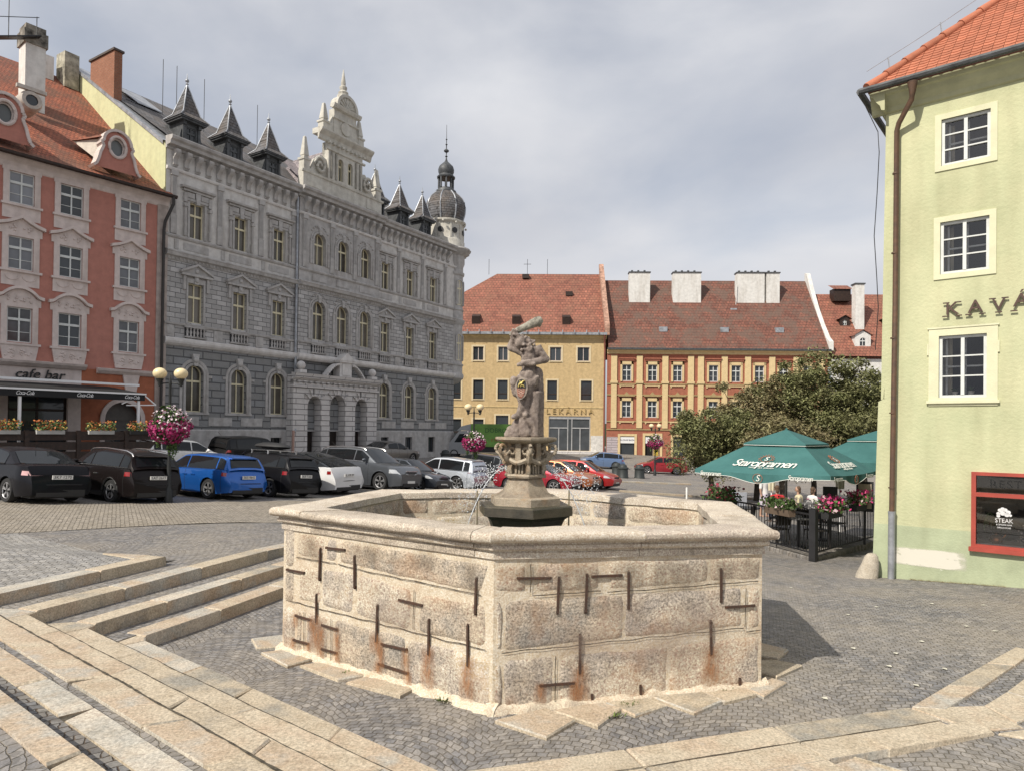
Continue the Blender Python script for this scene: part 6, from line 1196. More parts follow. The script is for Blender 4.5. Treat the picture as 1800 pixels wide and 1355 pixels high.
# windows: see-through panes, a dim room with pots and a curtain
m_clear = glass('clear_glass', (.02, .02, .02), .03, tr=.93)
B().box(.3, 7.5, .9, 1.0, .3, 8.8).build('room_back', mat('dim_room', (.03, .028, .025), .9), GH)
for i, o in enumerate(gw_+gw2):
    k = i % 3; x, w_, a, c, _ = o; hh = c-a
    wd = window(GH, x, .03, w_, a, c, m_dw, m_clear, 2, (), False, .05, .045, sub=(.35, .67))
    b = B(); b.box(x-.28, x-.25, .2, .24, a+.05, c-.05); b.box(x+.0, x+.04, .2, .24, a+.05, c-.05); b.box(x-.28, x+.3, .2, .24, a+hh*.5, a+hh*.5+.03); b.box(x-w_/2, x+w_/2, .24, .26, a+.02, a+.05); b.box(x-w_/2+.0, x-w_/2+.05, .1, .3, a, c); b.build('inner_sash', m_dw, GH)
    b = B(); n_ = 12; [b.poly([(x-w_/2+.05+j*.02, .32+.015*(j % 2), a+.03), (x-w_/2+.07+j*.02, .32+.015*((j+1) % 2), a+.03), (x-w_/2+.07+j*.02, .32+.015*((j+1) % 2), c-.03), (x-w_/2+.05+j*.02, .32+.015*(j % 2), c-.03)]) for j in range(6)]; b.build('curtain', mat('cream_curtain', (.5, .46, .36), .9), GH)
for i, o in enumerate(gw_+gw2):
    b = B(); x, w_, a, c, _ = o; k = i % 3; t = .1 if k < 2 else .16; l, r_ = x-w_/2, x+w_/2
    b.box(l-t, l, -.022, .02, a-t*.9, c+t); b.box(r_, r_+t, -.022, .02, a-t*.9, c+t); b.box(l, r_, -.022, .02, c, c+t); b.box(l, r_, -.022, .02, a-t*.9, a)
    if k == 2: b.box(l-t-.03, r_+t+.03, -.06, .0, a-.1, a-.05); b.box(l-t-.025, l-t, -.03, 0, a+.78, a+.98); b.box(r_+t, r_+t+.025, -.03, 0, a+.78, a+.98); b.box(l-t-.02, r_+t+.02, -.035, 0, c+t-.03, c+t)
    b.build('window_surround', m_gtrim, GH)
m_letter = mat('brown_letters', (.085, .045, .032), .6, var=.2)
for ch_, x in zip('KAVÁRNA', (1.09, 1.44, 1.775, 2.09, 2.42, 2.76, 3.1)):
    dz = .045 if ch_ == 'Á' else 0; o = text(ch_, .325, m_letter, GH, frame((x, -.05, 4.86+dz), (1, 0, 0), (0, 0, 1)), .015, name='sign_letter', sx=1.05)
    b = B()
    for s in ((-.1, .1) if ch_ != 'V' else (0,)): b.box(x+s-.05, x+s+.05, -.06, -.04, 4.725, 4.745)
    if ch_ in 'KVN': [b.box(x+s-.05, x+s+.05, -.06, -.04, 4.965, 4.985) for s in (-.09, .09)]
    b.build('letter_serif', m_letter, o)
# shop window
m_red = mat('red_frame', (.38, .065, .045), .5, var=.1, bump=.15)
b = B(); X0, X1, Z0, Z1 = 1.39, 4.11, .64, 1.96; b.box(X0, X0+.07, -.04, .06, Z0, Z1); b.box(X1-.07, X1, -.04, .06, Z0, Z1); b.box(X0+.07, X1-.07, -.04, .06, Z1-.06, Z1); b.box(X0+.07, X1-.07, -.04, .06, 1.53, 1.60); b.box(X0+.07, X1-.07, -.04, .06, Z0, Z0+.05); b.box(X0-.03, X1+.03, -.1, .02, Z0-.07, Z0); b.box(2.72, 2.79, -.035, .06, Z0+.05, 1.53)
sw = b.build('shop_window', m_red, GH); B().poly([(X0+.02, .03, Z0+.02), (X1-.02, .03, Z0+.02), (X1-.02, .03, Z1-.02), (X0+.02, .03, Z1-.02)]).build('pane', glass('shop_clear_glass', (.02, .02, .02), .03, tr=.9), sw)
text('RESTAURANT', .2, mat('faded_letters', (.008, .008, .008), .5), sw, frame((2.32, .018, 1.75), (1, 0, 0), (0, 0, 1)), .004, sp=1.12, name='window_lettering')
m_wl = mat('white_vinyl', (.8, .8, .8), .5)
lg = text('STEAK', .105, m_wl, sw, frame((1.86, .016, 1.13), (1, 0, 0), (0, 0, 1)), .003, sx=.85, name='window_lettering'); text('& SMOKE BAR', .036, m_wl, sw, frame((1.86, .016, 1.06), (1, 0, 0), (0, 0, 1)), .003, name='window_lettering'); text('GRILLHOUSE', .034, m_wl, sw, frame((1.86, .016, 1.01), (1, 0, 0), (0, 0, 1)), .003, name='window_lettering')
b = B()
for (x, z, r_) in ((1.78, 1.25, .03), (1.8, 1.31, .03), (1.84, 1.33, .034), (1.88, 1.32, .03), (1.92, 1.28, .036), (1.84, 1.26, .04), (1.95, 1.23, .022), (1.9, 1.24, .04), (1.78, 1.21, .028)): b.poly([(x+r_*cos(t), .014, z+r_*sin(t)) for t in [2*PI*i/9 for i in range(9)]])
b.build('window_emblem', m_wl, lg)
# things in the shop window
B().box(X0, X1, .3, .9, .5, .68).build('display_sill', m_ptrim, GH)
m_leaf = mat('plant_green', (.05, .10, .025), .6, var=.3)
def leaf_tuft(name, label, loc, r_, n, mt, parent=None, cat='potted plant', pot=.06, droop=1.0, group=None):
    o = empty(name, loc, 0, label, cat, group); b = B(); b.lathe([(pot*.7, 0), (pot, pot*1.5), (pot*1.05, pot*1.5), (pot*.9, pot*1.4), (.001, pot*1.4)], (0, 0, 0), 12); b.build('pot', mat('pot_white', (.55, .53, .48), .6), o, smooth=40)
    b = B()
    for k in range(n):
        a_ = random.uniform(0, 2*PI); l = r_*random.uniform(.6, 1.1); el = random.uniform(.3, 1.4); P = []
        for i in range(6): t = i/5; P.append(Vector((cos(a_)*cos(el)*l*t, sin(a_)*cos(el)*l*t, pot*1.4+sin(el)*l*t-droop*l*t*t*.8)))
        wv = Vector((-sin(a_), cos(a_), 0))*.014
        for i in range(5): f0, f1 = sin(PI*(i+.4)/5.8), sin(PI*(i+1.2)/5.8); b.poly([P[i]-wv*f0, P[i]+wv*f0, P[i+1]+wv*f1, P[i+1]-wv*f1])
    b.build('leaves', mt, o); return o
GM = Matrix.Translation((7.09, 13, 0)) @ Matrix.Rotation(R(-40), 4, 'Z')
def gh(x, y, z): return tuple(GM @ Vector((x, y, z)))
leaf_tuft('hanging_plant', 'drooping green spider plant inside the red framed window', gh(1.62, .32, 1.1), .34, 46, m_leaf, droop=1.7)
leaf_tuft('pot_plant', 'small spiky plant in white pot, right of two on the lowest square window sill', gh(1.36, .14, 3.31), .13, 14, m_leaf, droop=.2, pot=.055); leaf_tuft('pot_plant', 'small spiky plant in white pot, left of two on the lowest square window sill', gh(1.12, .14, 3.31), .12, 12, m_leaf, droop=.2, pot=.05)
b = B(); b.lathe([(.05, 0), (.09, .03), (.1, .09), (.07, .14), (.03, .16), (.02, .19), (.001, .2)], (0, 0, 0), 14); b.tube([(.09, 0, .08), (.15, 0, .13), (.17, 0, .17)], .012, 6); kt = b.build('copper_kettle', mat('copper', (.5, .2, .08), .3, .9), smooth=40, label='copper kettle standing inside the red framed window', cat='kettle'); kt.location = gh(1.72, .42, .68)
b = B()
for k in range(26): a_ = random.uniform(0, 6.28); r_ = random.uniform(.02, .16); b.ball((r_*cos(a_), r_*sin(a_)*.5, random.uniform(.02, .38)), .014, 5)
br_ = b.build('berry_sprays', mat('pale_berries', (.6, .55, .5), .6), label='spray of pale dried berries inside the red framed window', cat='decoration'); br_.location = gh(2.15, .4, .68)
# guard stone, flaking render, dry weeds
b = B(); gs = link('guard_stone', B().lathe([(.22, -.2), (.215, .05), (.17, .25), (.13, .38), (.08, .43), (.001, .445)], (0, 0, 0), 18).mesh('guard_stone', granite('guard_granite', [(.34, .30, .24), (.48, .43, .35), (.56, .51, .42)], 2.4, .6, .9), 60))
for v in gs.data.vertices: v.co += v.co.normalized()*mn.noise(v.co*6)*.02; v.co.x -= max(0, .42-v.co.z)*.22
tag(gs, 'pale granite guard stone leaning at the foot of the green house corner', 'guard stone'); gs.location = gh(-.16, -.17, -.1); gs.rotation_euler = (0, 0, R(-10)); gs.scale = (.9, .8, 1)
m_flake = decal('flaked_render', (.72, .69, .60), 7, (1, 1, 1.6), 5); pw = B()
pw.poly([(-.62, 0, 0), (.62, 0, 0), (.62, 0, .34), (-.62, 0, .34)]); pw.v = [(v[0], v[1]+.001*v[0], v[2]) for v in pw.v]; pw.build('flaked_patch', m_flake, GH, loc=(.72, -.004, .17)); 
m_straw = mat('dry_grass', (.33, .22, .10), .9, var=.3); b = B(); random.seed(21)
for k in range(900):
    x = random.uniform(.45, 1.9)**1.0; p = gh(x, -.02-abs(random.gauss(0, .06)), 0); z = h(p[0], p[1])+.005; a_ = random.uniform(0, 6.28); l = random.uniform(.02, .075); e = (p[0]+cos(a_)*l, p[1]+sin(a_)*l, z+random.uniform(.0, .04)); b.poly([(p[0], p[1], z), (p[0]+.004, p[1]+.004, z), e])
b.build('dry_grass', m_straw, kind='stuff', label='dry straw-coloured weeds along the foot of the green wall', cat='grass')
# ================================================================= cars
random.seed(31)
m_rub = mat('tyre_rubber', (.022, .022, .023), .85); m_rim_ = mat('alloy', (.50, .50, .51), .35, .7, var=.1); m_rimd = mat('dark_alloy', (.06, .06, .065), .35, .6)
m_cgl = glass('car_glass', (.012, .014, .016), .03, var=.3, spec=.32); m_tr = mat('tail_red', (.30, .012, .012), .15, coat=1); m_trp = mat('tail_pale', (.70, .42, .42), .15, coat=1); m_hl = mat('headlamp', (.62, .64, .66), .08, .3, coat=1); m_plast = mat('black_trim', (.022, .022, .023), .6); m_chr = mat('bright_trim', (.62, .62, .63), .2, .9)
def paint(name, c, metal=.35, r_=.35): return mat('paint_'+name, c, r_, metal, var=.03, coat=.22 if sum(c) < .06 else .8, spec=.15 if sum(c) < .06 else .3)
def ip(P, x):
    if x <= P[0][0]: return P[0][1]
    for a, c in zip(P, P[1:]):
        if x <= c[0]: t = (x-a[0])/(c[0]-a[0]); return a[1]+(c[1]-a[1])*t
    return P[-1][1]
def sm(P, x, d=.09): return (ip(P, x-d)+2*ip(P, x)+ip(P, x+d))/4
# shapes as fractions: deck = top of the lower body, roof = cabin line (x from tail -.5 to nose .5 of the length, z of the height)
SHAPES = {
 'sedan': dict(deck=[(-.5, .52), (-.49, .66), (-.47, .70), (-.33, .715), (-.2, .69), (.2, .64), (.3, .62), (.42, .55), (.47, .49), (.5, .38)], roof=[(-.365, .70), (-.20, .955), (-.08, 1.0), (.06, .985), (.255, .64)]),
 'hatch': dict(deck=[(-.5, .45), (-.495, .60), (-.48, .68), (-.3, .67), (.2, .64), (.3, .62), (.43, .54), (.475, .48), (.5, .36)], roof=[(-.485, .66), (-.41, .93), (-.33, .975), (-.08, 1.0), (.07, .975), (.285, .64)]),
 'estate': dict(deck=[(-.5, .45), (-.495, .60), (-.485, .67), (-.3, .66), (.2, .64), (.3, .62), (.43, .55), (.475, .48), (.5, .36)], roof=[(-.49, .66), (-.43, .94), (-.37, .98), (-.08, 1.0), (.06, .975), (.26, .64)]),
 'suv': dict(deck=[(-.5, .42), (-.495, .58), (-.488, .67), (-.3, .665), (.2, .655), (.3, .64), (.43, .60), (.48, .54), (.5, .40)], roof=[(-.49, .66), (-.43, .92), (-.36, .975), (-.1, 1.0), (.06, .98), (.255, .65)]),
 'coupe': dict(deck=[(-.5, .42), (-.497, .56), (-.485, .68), (-.40, .70), (-.2, .67), (.2, .62), (.33, .58), (.44, .50), (.48, .44), (.5, .34)], roof=[(-.46, .69), (-.30, .86), (-.10, .98), (.0, 1.0), (.10, .965), (.33, .60)]),
 'mpv': dict(deck=[(-.5, .42), (-.495, .58), (-.49, .62), (-.3, .60), (.2, .59), (.33, .58), (.44, .52), (.48, .46), (.5, .36)], roof=[(-.49, .60), (-.47, .90), (-.42, .96), (-.1, 1.0), (.08, .97), (.34, .59)])}
WH = {}
def wheel(par, x, y, r_, dark=False):
    k = (round(r_, 2), dark)
    if k not in WH:
        b = B(); b.lathe([(r_*.68, -.10), (r_*.94, -.105), (r_, -.07), (r_, .07), (r_*.94, .105), (r_*.68, .10)], (0, 0, 0), 24, caps=False); b.v = [(v[0], v[2], v[1]) for v in b.v]
        q = B(); q.lathe([(r_*.68, -.085), (r_*.64, -.075), (r_*.62, .02), (.001, .03)], (0, 0, 0), 24, caps=False)
        q.lathe([(r_*.16, -.07), (r_*.12, -.08), (.001, -.082)], (0, 0, 0), 12); q.v = [(v[0], v[2], v[1]) for v in q.v]
        s = B()
        for i in range(5):
            a_ = 2*PI*i/5+.3
            for d_ in (-.13, .13): s.bar((cos(a_)*r_*.1, -.06, sin(a_)*r_*.1), (cos(a_+d_)*r_*.66, -.075, sin(a_+d_)*r_*.66), r_*.085, .03, (0, 1, 0))
        s.tube([(r_*.65*cos(t), -.075, r_*.65*sin(t)) for t in [2*PI*i/20 for i in range(21)]], .018, 5, False)
        WH[k] = (b.mesh('tyre', m_rub, 40), q.mesh('rim', m_plast, 40), s.mesh('spokes', m_rimd if dark else m_rim_))
    t, q, s = WH[k]; o = link('wheel', t, par, (x, y, r_), (0, 0, 0 if y < 0 else PI)); d = link('rim', s, o); link('brake_disc', q, o); return o
def car(name, label, pm, kind, L_, W_, H_, at_, hd, ref, rails=None, bars=False, box=False, dark=False, plate='', front=False, cat='car', group='cars parked on the square', clad=False, lamp=(.62, .78), pale=False, white_roof=None):
    """ref: the wheel (front/rear, side) whose ground point is at_"""
    S_ = SHAPES[kind]; hw = W_/2; wb = L_*.60; r_ = H_*.215 if kind in ('suv', 'coupe') else H_*.222; ra = r_*1.17; xf, xr = wb/2+L_*.01, -wb/2+L_*.01
    ch, sh_ = cos(hd), sin(hd); lx = xf if ref[0] == 'f' else xr; ly = (hw-.1)*(1 if ref[1] == 'l' else -1)
    cx = at_[0]-(lx*ch-ly*sh_); cy = at_[1]-(lx*sh_+ly*ch)
    z = lambda u, v: h(cx+u*ch-v*sh_, cy+u*sh_+v*ch)
    zf, zr_, zl, zri = z(xf, 0), z(xr, 0), z(0, hw), z(0, -hw); z0 = (zf+zr_)/2
    o = empty(name, (cx, cy, z0+.0), 0, label, cat, group); fx = Vector((ch, sh_, (zf-zr_)/(xf-xr))).normalized(); ly_ = Vector((-sh_, ch, (zl-zri)/W_)); ly_ = (ly_-fx*ly_.dot(fx)).normalized(); uz = fx.cross(ly_)
    o.rotation_euler = Matrix(((fx.x, ly_.x, uz.x), (fx.y, ly_.y, uz.y), (fx.z, ly_.z, uz.z))).to_euler()
    D = [(a*L_, c*H_) for a, c in S_['deck']]; Rf = [(a*L_, c*H_) for a, c in S_['roof']]; gc = .20
    def wx(x):
        e = (abs(x)-(L_/2-.55))/.55; return hw*(1-(.24 if x > 0 else .17)*max(0, e)**2.4)
    def body(x, t):      # t 0 sill .. 1 shoulder
        zl_ = gc+(.06*max(0, abs(x)/(L_/2)-.8)*5); zb_ = sm(D, x, .05)-.03
        for xc in (xf, xr):
            if abs(x-xc) < ra: zl_ = max(zl_, r_+math.sqrt(ra*ra-(x-xc)**2)-.0)
        zz_ = zl_+(zb_-zl_)*t; f = (zz_-gc)/(H_*.65-gc); s = .955+.06*sin(min(1, f)*PI*.8)-.03*max(0, f-.55)*1.6
        if abs(f-.62) < .05: s += .006
        ex = max(0, (abs(x)-(L_/2-.30))/.30); q = min(1.1, max(0, f)); off = .10*math.exp(-((q-.38)/.22)**2)-.10*max(0, q-.55)**1.2*2
        return Vector((x+off*ex**2*(1 if x > 0 else -1), wx(x)*s*(1-.05*ex**2*abs(q-.4)), zz_))
    xs = sorted(set([round(-L_/2+L_*i/34, 3) for i in range(35)]+[round(xc+ra*cos(PI*i/12), 3) for xc in (xf, xr) for i in range(13)]))
    b = B(); K = 9; base = 0; NC = 2*(K+1)+5
    for x in xs:
        col = [body(x, k/K) for k in range(K+1)]; top = col[-1]; zt = sm(D, x, .05)
        ins = [(top.y*.93, zt-.004), (top.y*.6, zt+.012), (0, zt+.02)]
        left = [(c.x, c.y, c.z) for c in col]; mid = [(top.x, y, z) for y, z in ins]+[(top.x, -y, z) for y, z in ins[:2][::-1]]; right = [(x_, -y_, z_) for x_, y_, z_ in left[::-1]]
        b.v += left+mid+right
    n = NC
    for i in range(len(xs)-1):
        for j in range(n-1): q = i*n+j; b.f.append((q, q+n, q+n+1, q+1)); b.m.append(0)
    b.f.append(tuple(range(n))); b.f.append(tuple((len(xs)-1)*n+j for j in range(n))[::-1]); b.m += [0, 0]
    b.build('body', pm, o, smooth=32)
    # cabin
    hm = max(c-sm(D, a, .05) for a, c in Rf); wb2 = hw*.925; wr2 = hw*.70
    x0, x1 = Rf[0][0], Rf[-1][0]
    def side(x, t, e=0):
        zb_ = sm(D, x, .05)-.01; zt = max(zb_, sm(Rf, x, .06)-.05); k = (zt-zb_)/hm; y = (wb2-.0*k)-(wb2-wr2)*k*t*(.75+.25*t)
        y *= 1-.10*max(0, (-x-L_*.33)/(L_*.17))**1.5 if x < 0 else 1-.05*max(0, (x-L_*.1)/(L_*.2)); return Vector((x, y+e, zb_+(zt-zb_)*t+e*.3))
    def topp(x, v, e=0):
        s = side(x, 1); zt = sm(Rf, x, .06); return Vector((x, s.y*v, s.z+(max(s.z, zt)-s.z)*(1-abs(v)**3)+e))
    xs2 = [x0+(x1-x0)*i/36 for i in range(37)]; b = B(); n = 4*2+7
    for x in xs2:
        l = [side(x, k/4) for k in range(4)]; t = [topp(x, v) for v in (1, .85, .45, 0, -.45, -.85, -1)]; b.v += [tuple(p) for p in l]+[tuple(p) for p in t]+[(p.x, -p.y, p.z) for p in l[::-1]]
    for i in range(36):
        for j in range(n-1): q = i*n+j; b.f.append((q, q+n, q+n+1, q+1)); b.m.append(0)
    b.build('cabin', white_roof or pm, o, smooth=35)
    # glazing
    a0, a1 = Rf[0][0], Rf[1][0] if kind != 'coupe' else Rf[2][0]; f0, f1 = Rf[-2][0], Rf[-1][0]
    def patch(fn, u0, u1, v0, v1, nu, nv):
        b = B()
        for i in range(nu+1):
            for j in range(nv+1): b.v.append(tuple(fn(u0+(u1-u0)*i/nu, v0+(v1-v0)*j/nv)))
        for i in range(nu):
            for j in range(nv): q = i*(nv+1)+j; b.f.append((q, q+nv+1, q+nv+2, q+1)); b.m.append(0)
        return b
    patch(lambda x, v: topp(x, v, .012), f0+.06, f1-.03, -.9, .9, 6, 6).build('windscreen', m_cgl, o, smooth=60)
    patch(lambda x, v: topp(x, v, .012)+Vector((-.012, 0, 0)), a0+.05, a1-(.02 if kind != 'sedan' else .05), -.84, .84, 6, 6).build('rear_window', m_cgl, o, smooth=60)
    c0 = a0+(.14*L_ if kind in ('sedan', 'coupe') else .05*L_); c1 = f1-.10*L_; mid_ = (xr+xf)/2-.02*L_; q_ = c0+.19*(mid_-c0)+.0
    segs = [(c0, q_-.03), (q_+.03 if kind not in ('sedan', 'coupe') else c0, mid_-.03), (mid_+.03, c1)] if kind not in ('sedan', 'coupe') else [(c0, mid_-.03), (mid_+.03, c1)]
    for s in (1, -1):
        for (u0, u1) in segs: patch(lambda x, t: Vector((side(x, t, .008).x, s*side(x, t, .008).y, side(x, t, .008).z)), u0, u1, .10, .90, 8, 4).build('side_window', m_cgl, o, smooth=60)
        b = B(); b.tube([Vector((side(c0+(c1-c0)*i/8, .06, .01).x, s*side(c0+(c1-c0)*i/8, .06, .01).y, side(c0+(c1-c0)*i/8, .06, .01).z)) for i in range(9)], .012, 5); b.build('window_trim', m_chr if rails else m_plast, o)
        m_ = side(f1-.13*L_*.9, .12); b = B(); b.ball((m_.x, s*(hw+.08), m_.z+.06), .1, 7, .7, 1.1, .75); b.bar((m_.x, s*(hw-.1), m_.z), (m_.x, s*(hw+.04), m_.z+.03), .05); b.build('door_mirror', pm, o, smooth=50)
        for u in (mid_-.10*L_+.0, c1-.16*L_-.05): p = body(u, .80); b = B(); b.box(-.1, .1, -.02, .03, -.014, .014); b.build('door_handle', pm if not rails else m_chr, o, loc=(u, s*(p.y-.0), p.z-.02))
        # door gaps
        b = B()
        for u in (c0+.02 if kind != 'sedan' else c0+.2, mid_, c1-.02+.12):
            for k in range(8): p, q = body(u, .06+k*.115), body(u, .06+(k+1)*.115); b.bar((p.x, s*(p.y+.001), p.z), (q.x, s*(q.y+.001), q.z), .012, .004)
        b.build('door_gap', m_plast, o)
        lo, hi = lamp
        def zt_(x, f, e=.006):
            zb_ = body(x, 1).z; zl_ = body(x, 0).z; t = (f*H_*.65-zl_)/(zb_-zl_); p = body(x, min(.99, max(.01, t))); return Vector((p.x, s*(p.y+e), p.z))
        lw = .26
        b = patch(lambda x, f: zt_(x, f), -L_/2+.005, -L_/2+lw, lo+.19, hi+.15, 4, 3); e = body(-L_/2, .5); n0 = len(b.v)
        for (y, f) in ((.995, lo+.19), (.995, hi+.15), (.52, hi+.12), (.6, lo+.22)): pp_ = zt_(-L_/2, f); b.v.append((pp_.x-.012, pp_.y*y, pp_.z))
        b.f.append((n0, n0+1, n0+2, n0+3)); b.m.append(0); b.build('tail_light', m_trp if pale else m_tr, o, smooth=40)
        b = patch(lambda x, f: zt_(x, f), L_/2-.42, L_/2-.005, lo+.04, hi+.02, 5, 3); n0 = len(b.v)
        for (y, f) in ((.995, lo+.04), (.995, hi+.02), (.66, hi-.04), (.68, lo+.06)): pp_ = zt_(L_/2, f); b.v.append((pp_.x+.012, pp_.y*y, pp_.z))
        b.f.append((n0, n0+1, n0+2, n0+3)); b.m.append(0); b.build('headlight', m_hl, o, smooth=40)
    if kind not in ('sedan', 'coupe'):
        p0 = topp(a0+.10+.04*L_, .8); b = B(); b.extr([(p0.x-.13, p0.z+.005), (p0.x+.16, p0.z+.05), (p0.x+.16, p0.z+.02), (p0.x-.12, p0.z-.02)], 'y', -p0.y, p0.y); b.build('spoiler', pm, o)
    b = B(); P = [(-L_/2-.012, -wx(L_/2)*.80, H_*.36), (-L_/2-.055, 0, H_*.365), (-L_/2-.012, wx(L_/2)*.80, H_*.36)]; b.tube(P, .012, 4); b.build('bumper_line', m_plast, o)
    # bumpers, grille, plates, arches
    b = B(); b.box(-L_/2+.12, L_/2-.12, -hw+.22, hw-.22, .17, H_*.45); b.build('underbody', m_plast, o)
    ye = wx(L_/2)*.9
    b = B(); b.box(L_/2+.0, L_/2+.055, -ye*.8, ye*.8, .22, .36); b.box(L_/2, L_/2+.05, -ye*.55, ye*.55, H_*.36, H_*.47); b.build('grille', m_plast, o)
    if front: b = B(); b.tube([(L_/2+.055, y*ye*.6, H_*(.355 if abs(y) < .7 else .42)) for y in (-1, -.8, 0, .8, 1)]+[(L_/2+.055, y*ye*.6, H_*.485) for y in (1, .8, -.8, -1, -1)], .018, 5); b.build('grille_frame', m_chr, o)
    b = B(); b.box(-L_/2-.045, -L_/2+.02, -ye, ye, .22, .40); 
    if clad: 
        for xc in (xf, xr): [b.tube([(xc+(ra+.01)*cos(t), s*(hw*.985), r_+(ra+.01)*sin(t)) for t in [PI*i/10 for i in range(11)]], .035, 5) for s in (1, -1)]
        [b.box(xr+ra, xf-ra, s*hw*.97-.03, s*hw*.97+.03, .18, .30) for s in (1, -1)]
    b.build('lower_trim', m_plast, o)
    pz = .50*H_ if kind != 'mpv' else .42*H_
    b = B(); b.box(-L_/2-.065, -L_/2-.04, -.26, .26, pz-.055, pz+.055); pl_ = b.build('number_plate', m_white, o)
    b = B(); b.box(L_/2+.055, L_/2+.075, -.26, .26, .36, .47); b.build('number_plate', m_white, o)
    if plate: text(plate, .115, m_black, pl_, frame((-L_/2-.067, 0, pz), (0, -1, 0), (0, 0, 1)), .001, name='plate_lettering')
    if rails:
        for s in (1, -1):
            P = [topp(x, .93) for x in [a1+.05+(f0-.02-a1)*i/8 for i in range(9)]]; b = B(); b.tube([Vector((P[0].x-.08, s*P[0].y, P[0].z-.02))]+[Vector((p.x, s*p.y, p.z+.055)) for p in P]+[Vector((P[-1].x+.12, s*P[-1].y, P[-1].z-.02))], .022, 6); b.build('roof_rail', m_chr if rails == 'chrome' else m_plast, o, smooth=50)
    if bars: b = B(); [b.bar((x, -hw*.78, H_+.07), (x, hw*.78, H_+.07), .06, .025) for x in (-.2*L_, .0)]; [b.bar((x, s*hw*.74, H_-.06), (x, s*hw*.74, H_+.07), .04) for x in (-.2*L_, .0) for s in (1, -1)]; b.build('roof_bars', m_chr, o)
    if box: b = B(); b.lathe([(.001, -.5), (.6, -.42), (.9, -.2), (1, .1), (.9, .5), (.55, .9), (.001, 1)], (0, 0, 0), 18); b.v = [(v[0]*.92-.1*L_, v[1]*.36+.1, v[2]*.17+H_+.2) for v in b.v]; b.build('roof_box', m_plast, o, smooth=60)
    b = B(); b.tube([(a1+.12, 0, H_*.99), (a1-.1, 0, H_*1.1)], .008, 4); b.build('aerial', m_plast, o)
    for x in (xf, xr):
        for s in (1, -1): wheel(o, x, s*(hw-.115), r_, dark)
    return o
def at(px, py, d):
    """plan point under a picture position at a depth"""
    v = (rt2*((px-900)/1200)-up2*((py-743)/1200)+fw); v = v/v.y; return (EYE.x+v.x*d, d)
A150, AM30 = R(150), R(-28)
car('parked_car', 'black saloon car, leftmost in the front row, rear lamps pale red', paint('black', (.008, .008, .011), .2), 'sedan', 4.6, 1.80, 1.48, at(14, 884, 18.3), A150, 'rl', plate='3K7 1270', pale=True)
car('parked_car', 'black sport utility car with bright roof rails beside the black saloon', paint('black_brown', (.012, .009, .009), .2), 'suv', 4.25, 1.80, 1.56, at(196, 882, 20.2), A150, 'rl', rails='chrome', plate='1AT 2677', clad=True)
car('parked_car', 'bright blue estate car behind the near lamp post', paint('blue', (.015, .12, .46), .5), 'estate', 4.27, 1.74, 1.49, at(367, 876, 22.5), A150, 'rl', rails=None, plate='3K5 9842')
car('parked_car', 'black sport utility car carrying a long roof box, beside the blue estate', paint('black_b', (.009, .009, .011), .2), 'suv', 4.3, 1.78, 1.60, at(473, 873, 24.5), A150, 'rl', bars=True, box=True, plate='3K9 7160')
car('parked_car', 'white fastback electric car with black glass roof and dark wheels', paint('white', (.72, .72, .72), .0), 'coupe', 4.75, 1.92, 1.62, at(551, 869, 27), A150, 'rl', dark=True, plate='EL 078 BF', white_roof=m_cgl)
car('parked_car', 'large dark grey sport utility car facing the fountain, bright framed grille', paint('grey', (.11, .12, .135), .6), 'suv', 4.85, 1.96, 1.82, at(668, 860, 29.5), AM30, 'fr', rails='chrome', front=True)
car('parked_car', 'dark blue-grey hatchback facing the fountain beside the large grey one', paint('ink', (.035, .042, .055), .5), 'hatch', 4.1, 1.78, 1.46, at(736, 862, 31.5), AM30, 'fr', front=False)
car('parked_car', 'silver-white compact people carrier with tall red tail lamps', paint('silver', (.56, .60, .66), .5), 'mpv', 4.2, 1.72, 1.62, at(803, 862, 34), A150, 'rl', lamp=(.70, 1.05), plate='3K2 4415')
car('parked_car', 'crimson hatchback facing right, just right of the pedestal', paint('crimson', (.36, .018, .035), .4), 'hatch', 4.1, 1.76, 1.48, at(974, 855, 33), AM30, 'fr')
car('parked_car', 'copper orange hatchback between the two red ones', paint('copper', (.46, .16, .07), .5), 'hatch', 4.0, 1.74, 1.50, at(1012, 853, 35), AM30, 'fr')
car('parked_car', 'deep red hatchback at the right end of the parked row', paint('red', (.40, .018, .02), .3), 'hatch', 4.1, 1.76, 1.50, at(1050, 852, 37), AM30, 'fr')
car('parked_car', 'dark estate car seen behind the silver-white people carrier', paint('night', (.02, .023, .028), .4), 'estate', 4.5, 1.8, 1.5, at(858, 842, 40), A150, 'rl')
A58 = R(58)
car('parked_car', 'white crossover car parked along the pink house behind the lamp flowers', paint('white_b', (.70, .70, .69), .0), 'hatch', 4.3, 1.8, 1.52, (-16.0, 31.6), A58, 'rr', plate='2AB 1193')
car('parked_car', 'black van-like car parked before the cellar windows of the grey building', paint('black_c', (.012, .012, .013), .2), 'mpv', 4.5, 1.85, 1.72, (-14.2, 35.8), A58, 'rr')
car('parked_car', 'grey-brown saloon parked along the grey building right of its portal', paint('taupe', (.16, .15, .14), .6), 'sedan', 4.7, 1.82, 1.46, (-8.6, 46.2), A58, 'rr')
car('parked_car', 'pale blue hatchback standing before the rust orange house', paint('pale_blue', (.20, .30, .50), .5), 'hatch', 4.0, 1.68, 1.50, at(1081, 823, 62), R(184), 'rl')
car('parked_car', 'red car half hidden by the tree near the far lamp', paint('red_b', (.34, .03, .04), .3), 'hatch', 4.2, 1.76, 1.48, at(1137, 829, 58), R(178), 'fl')
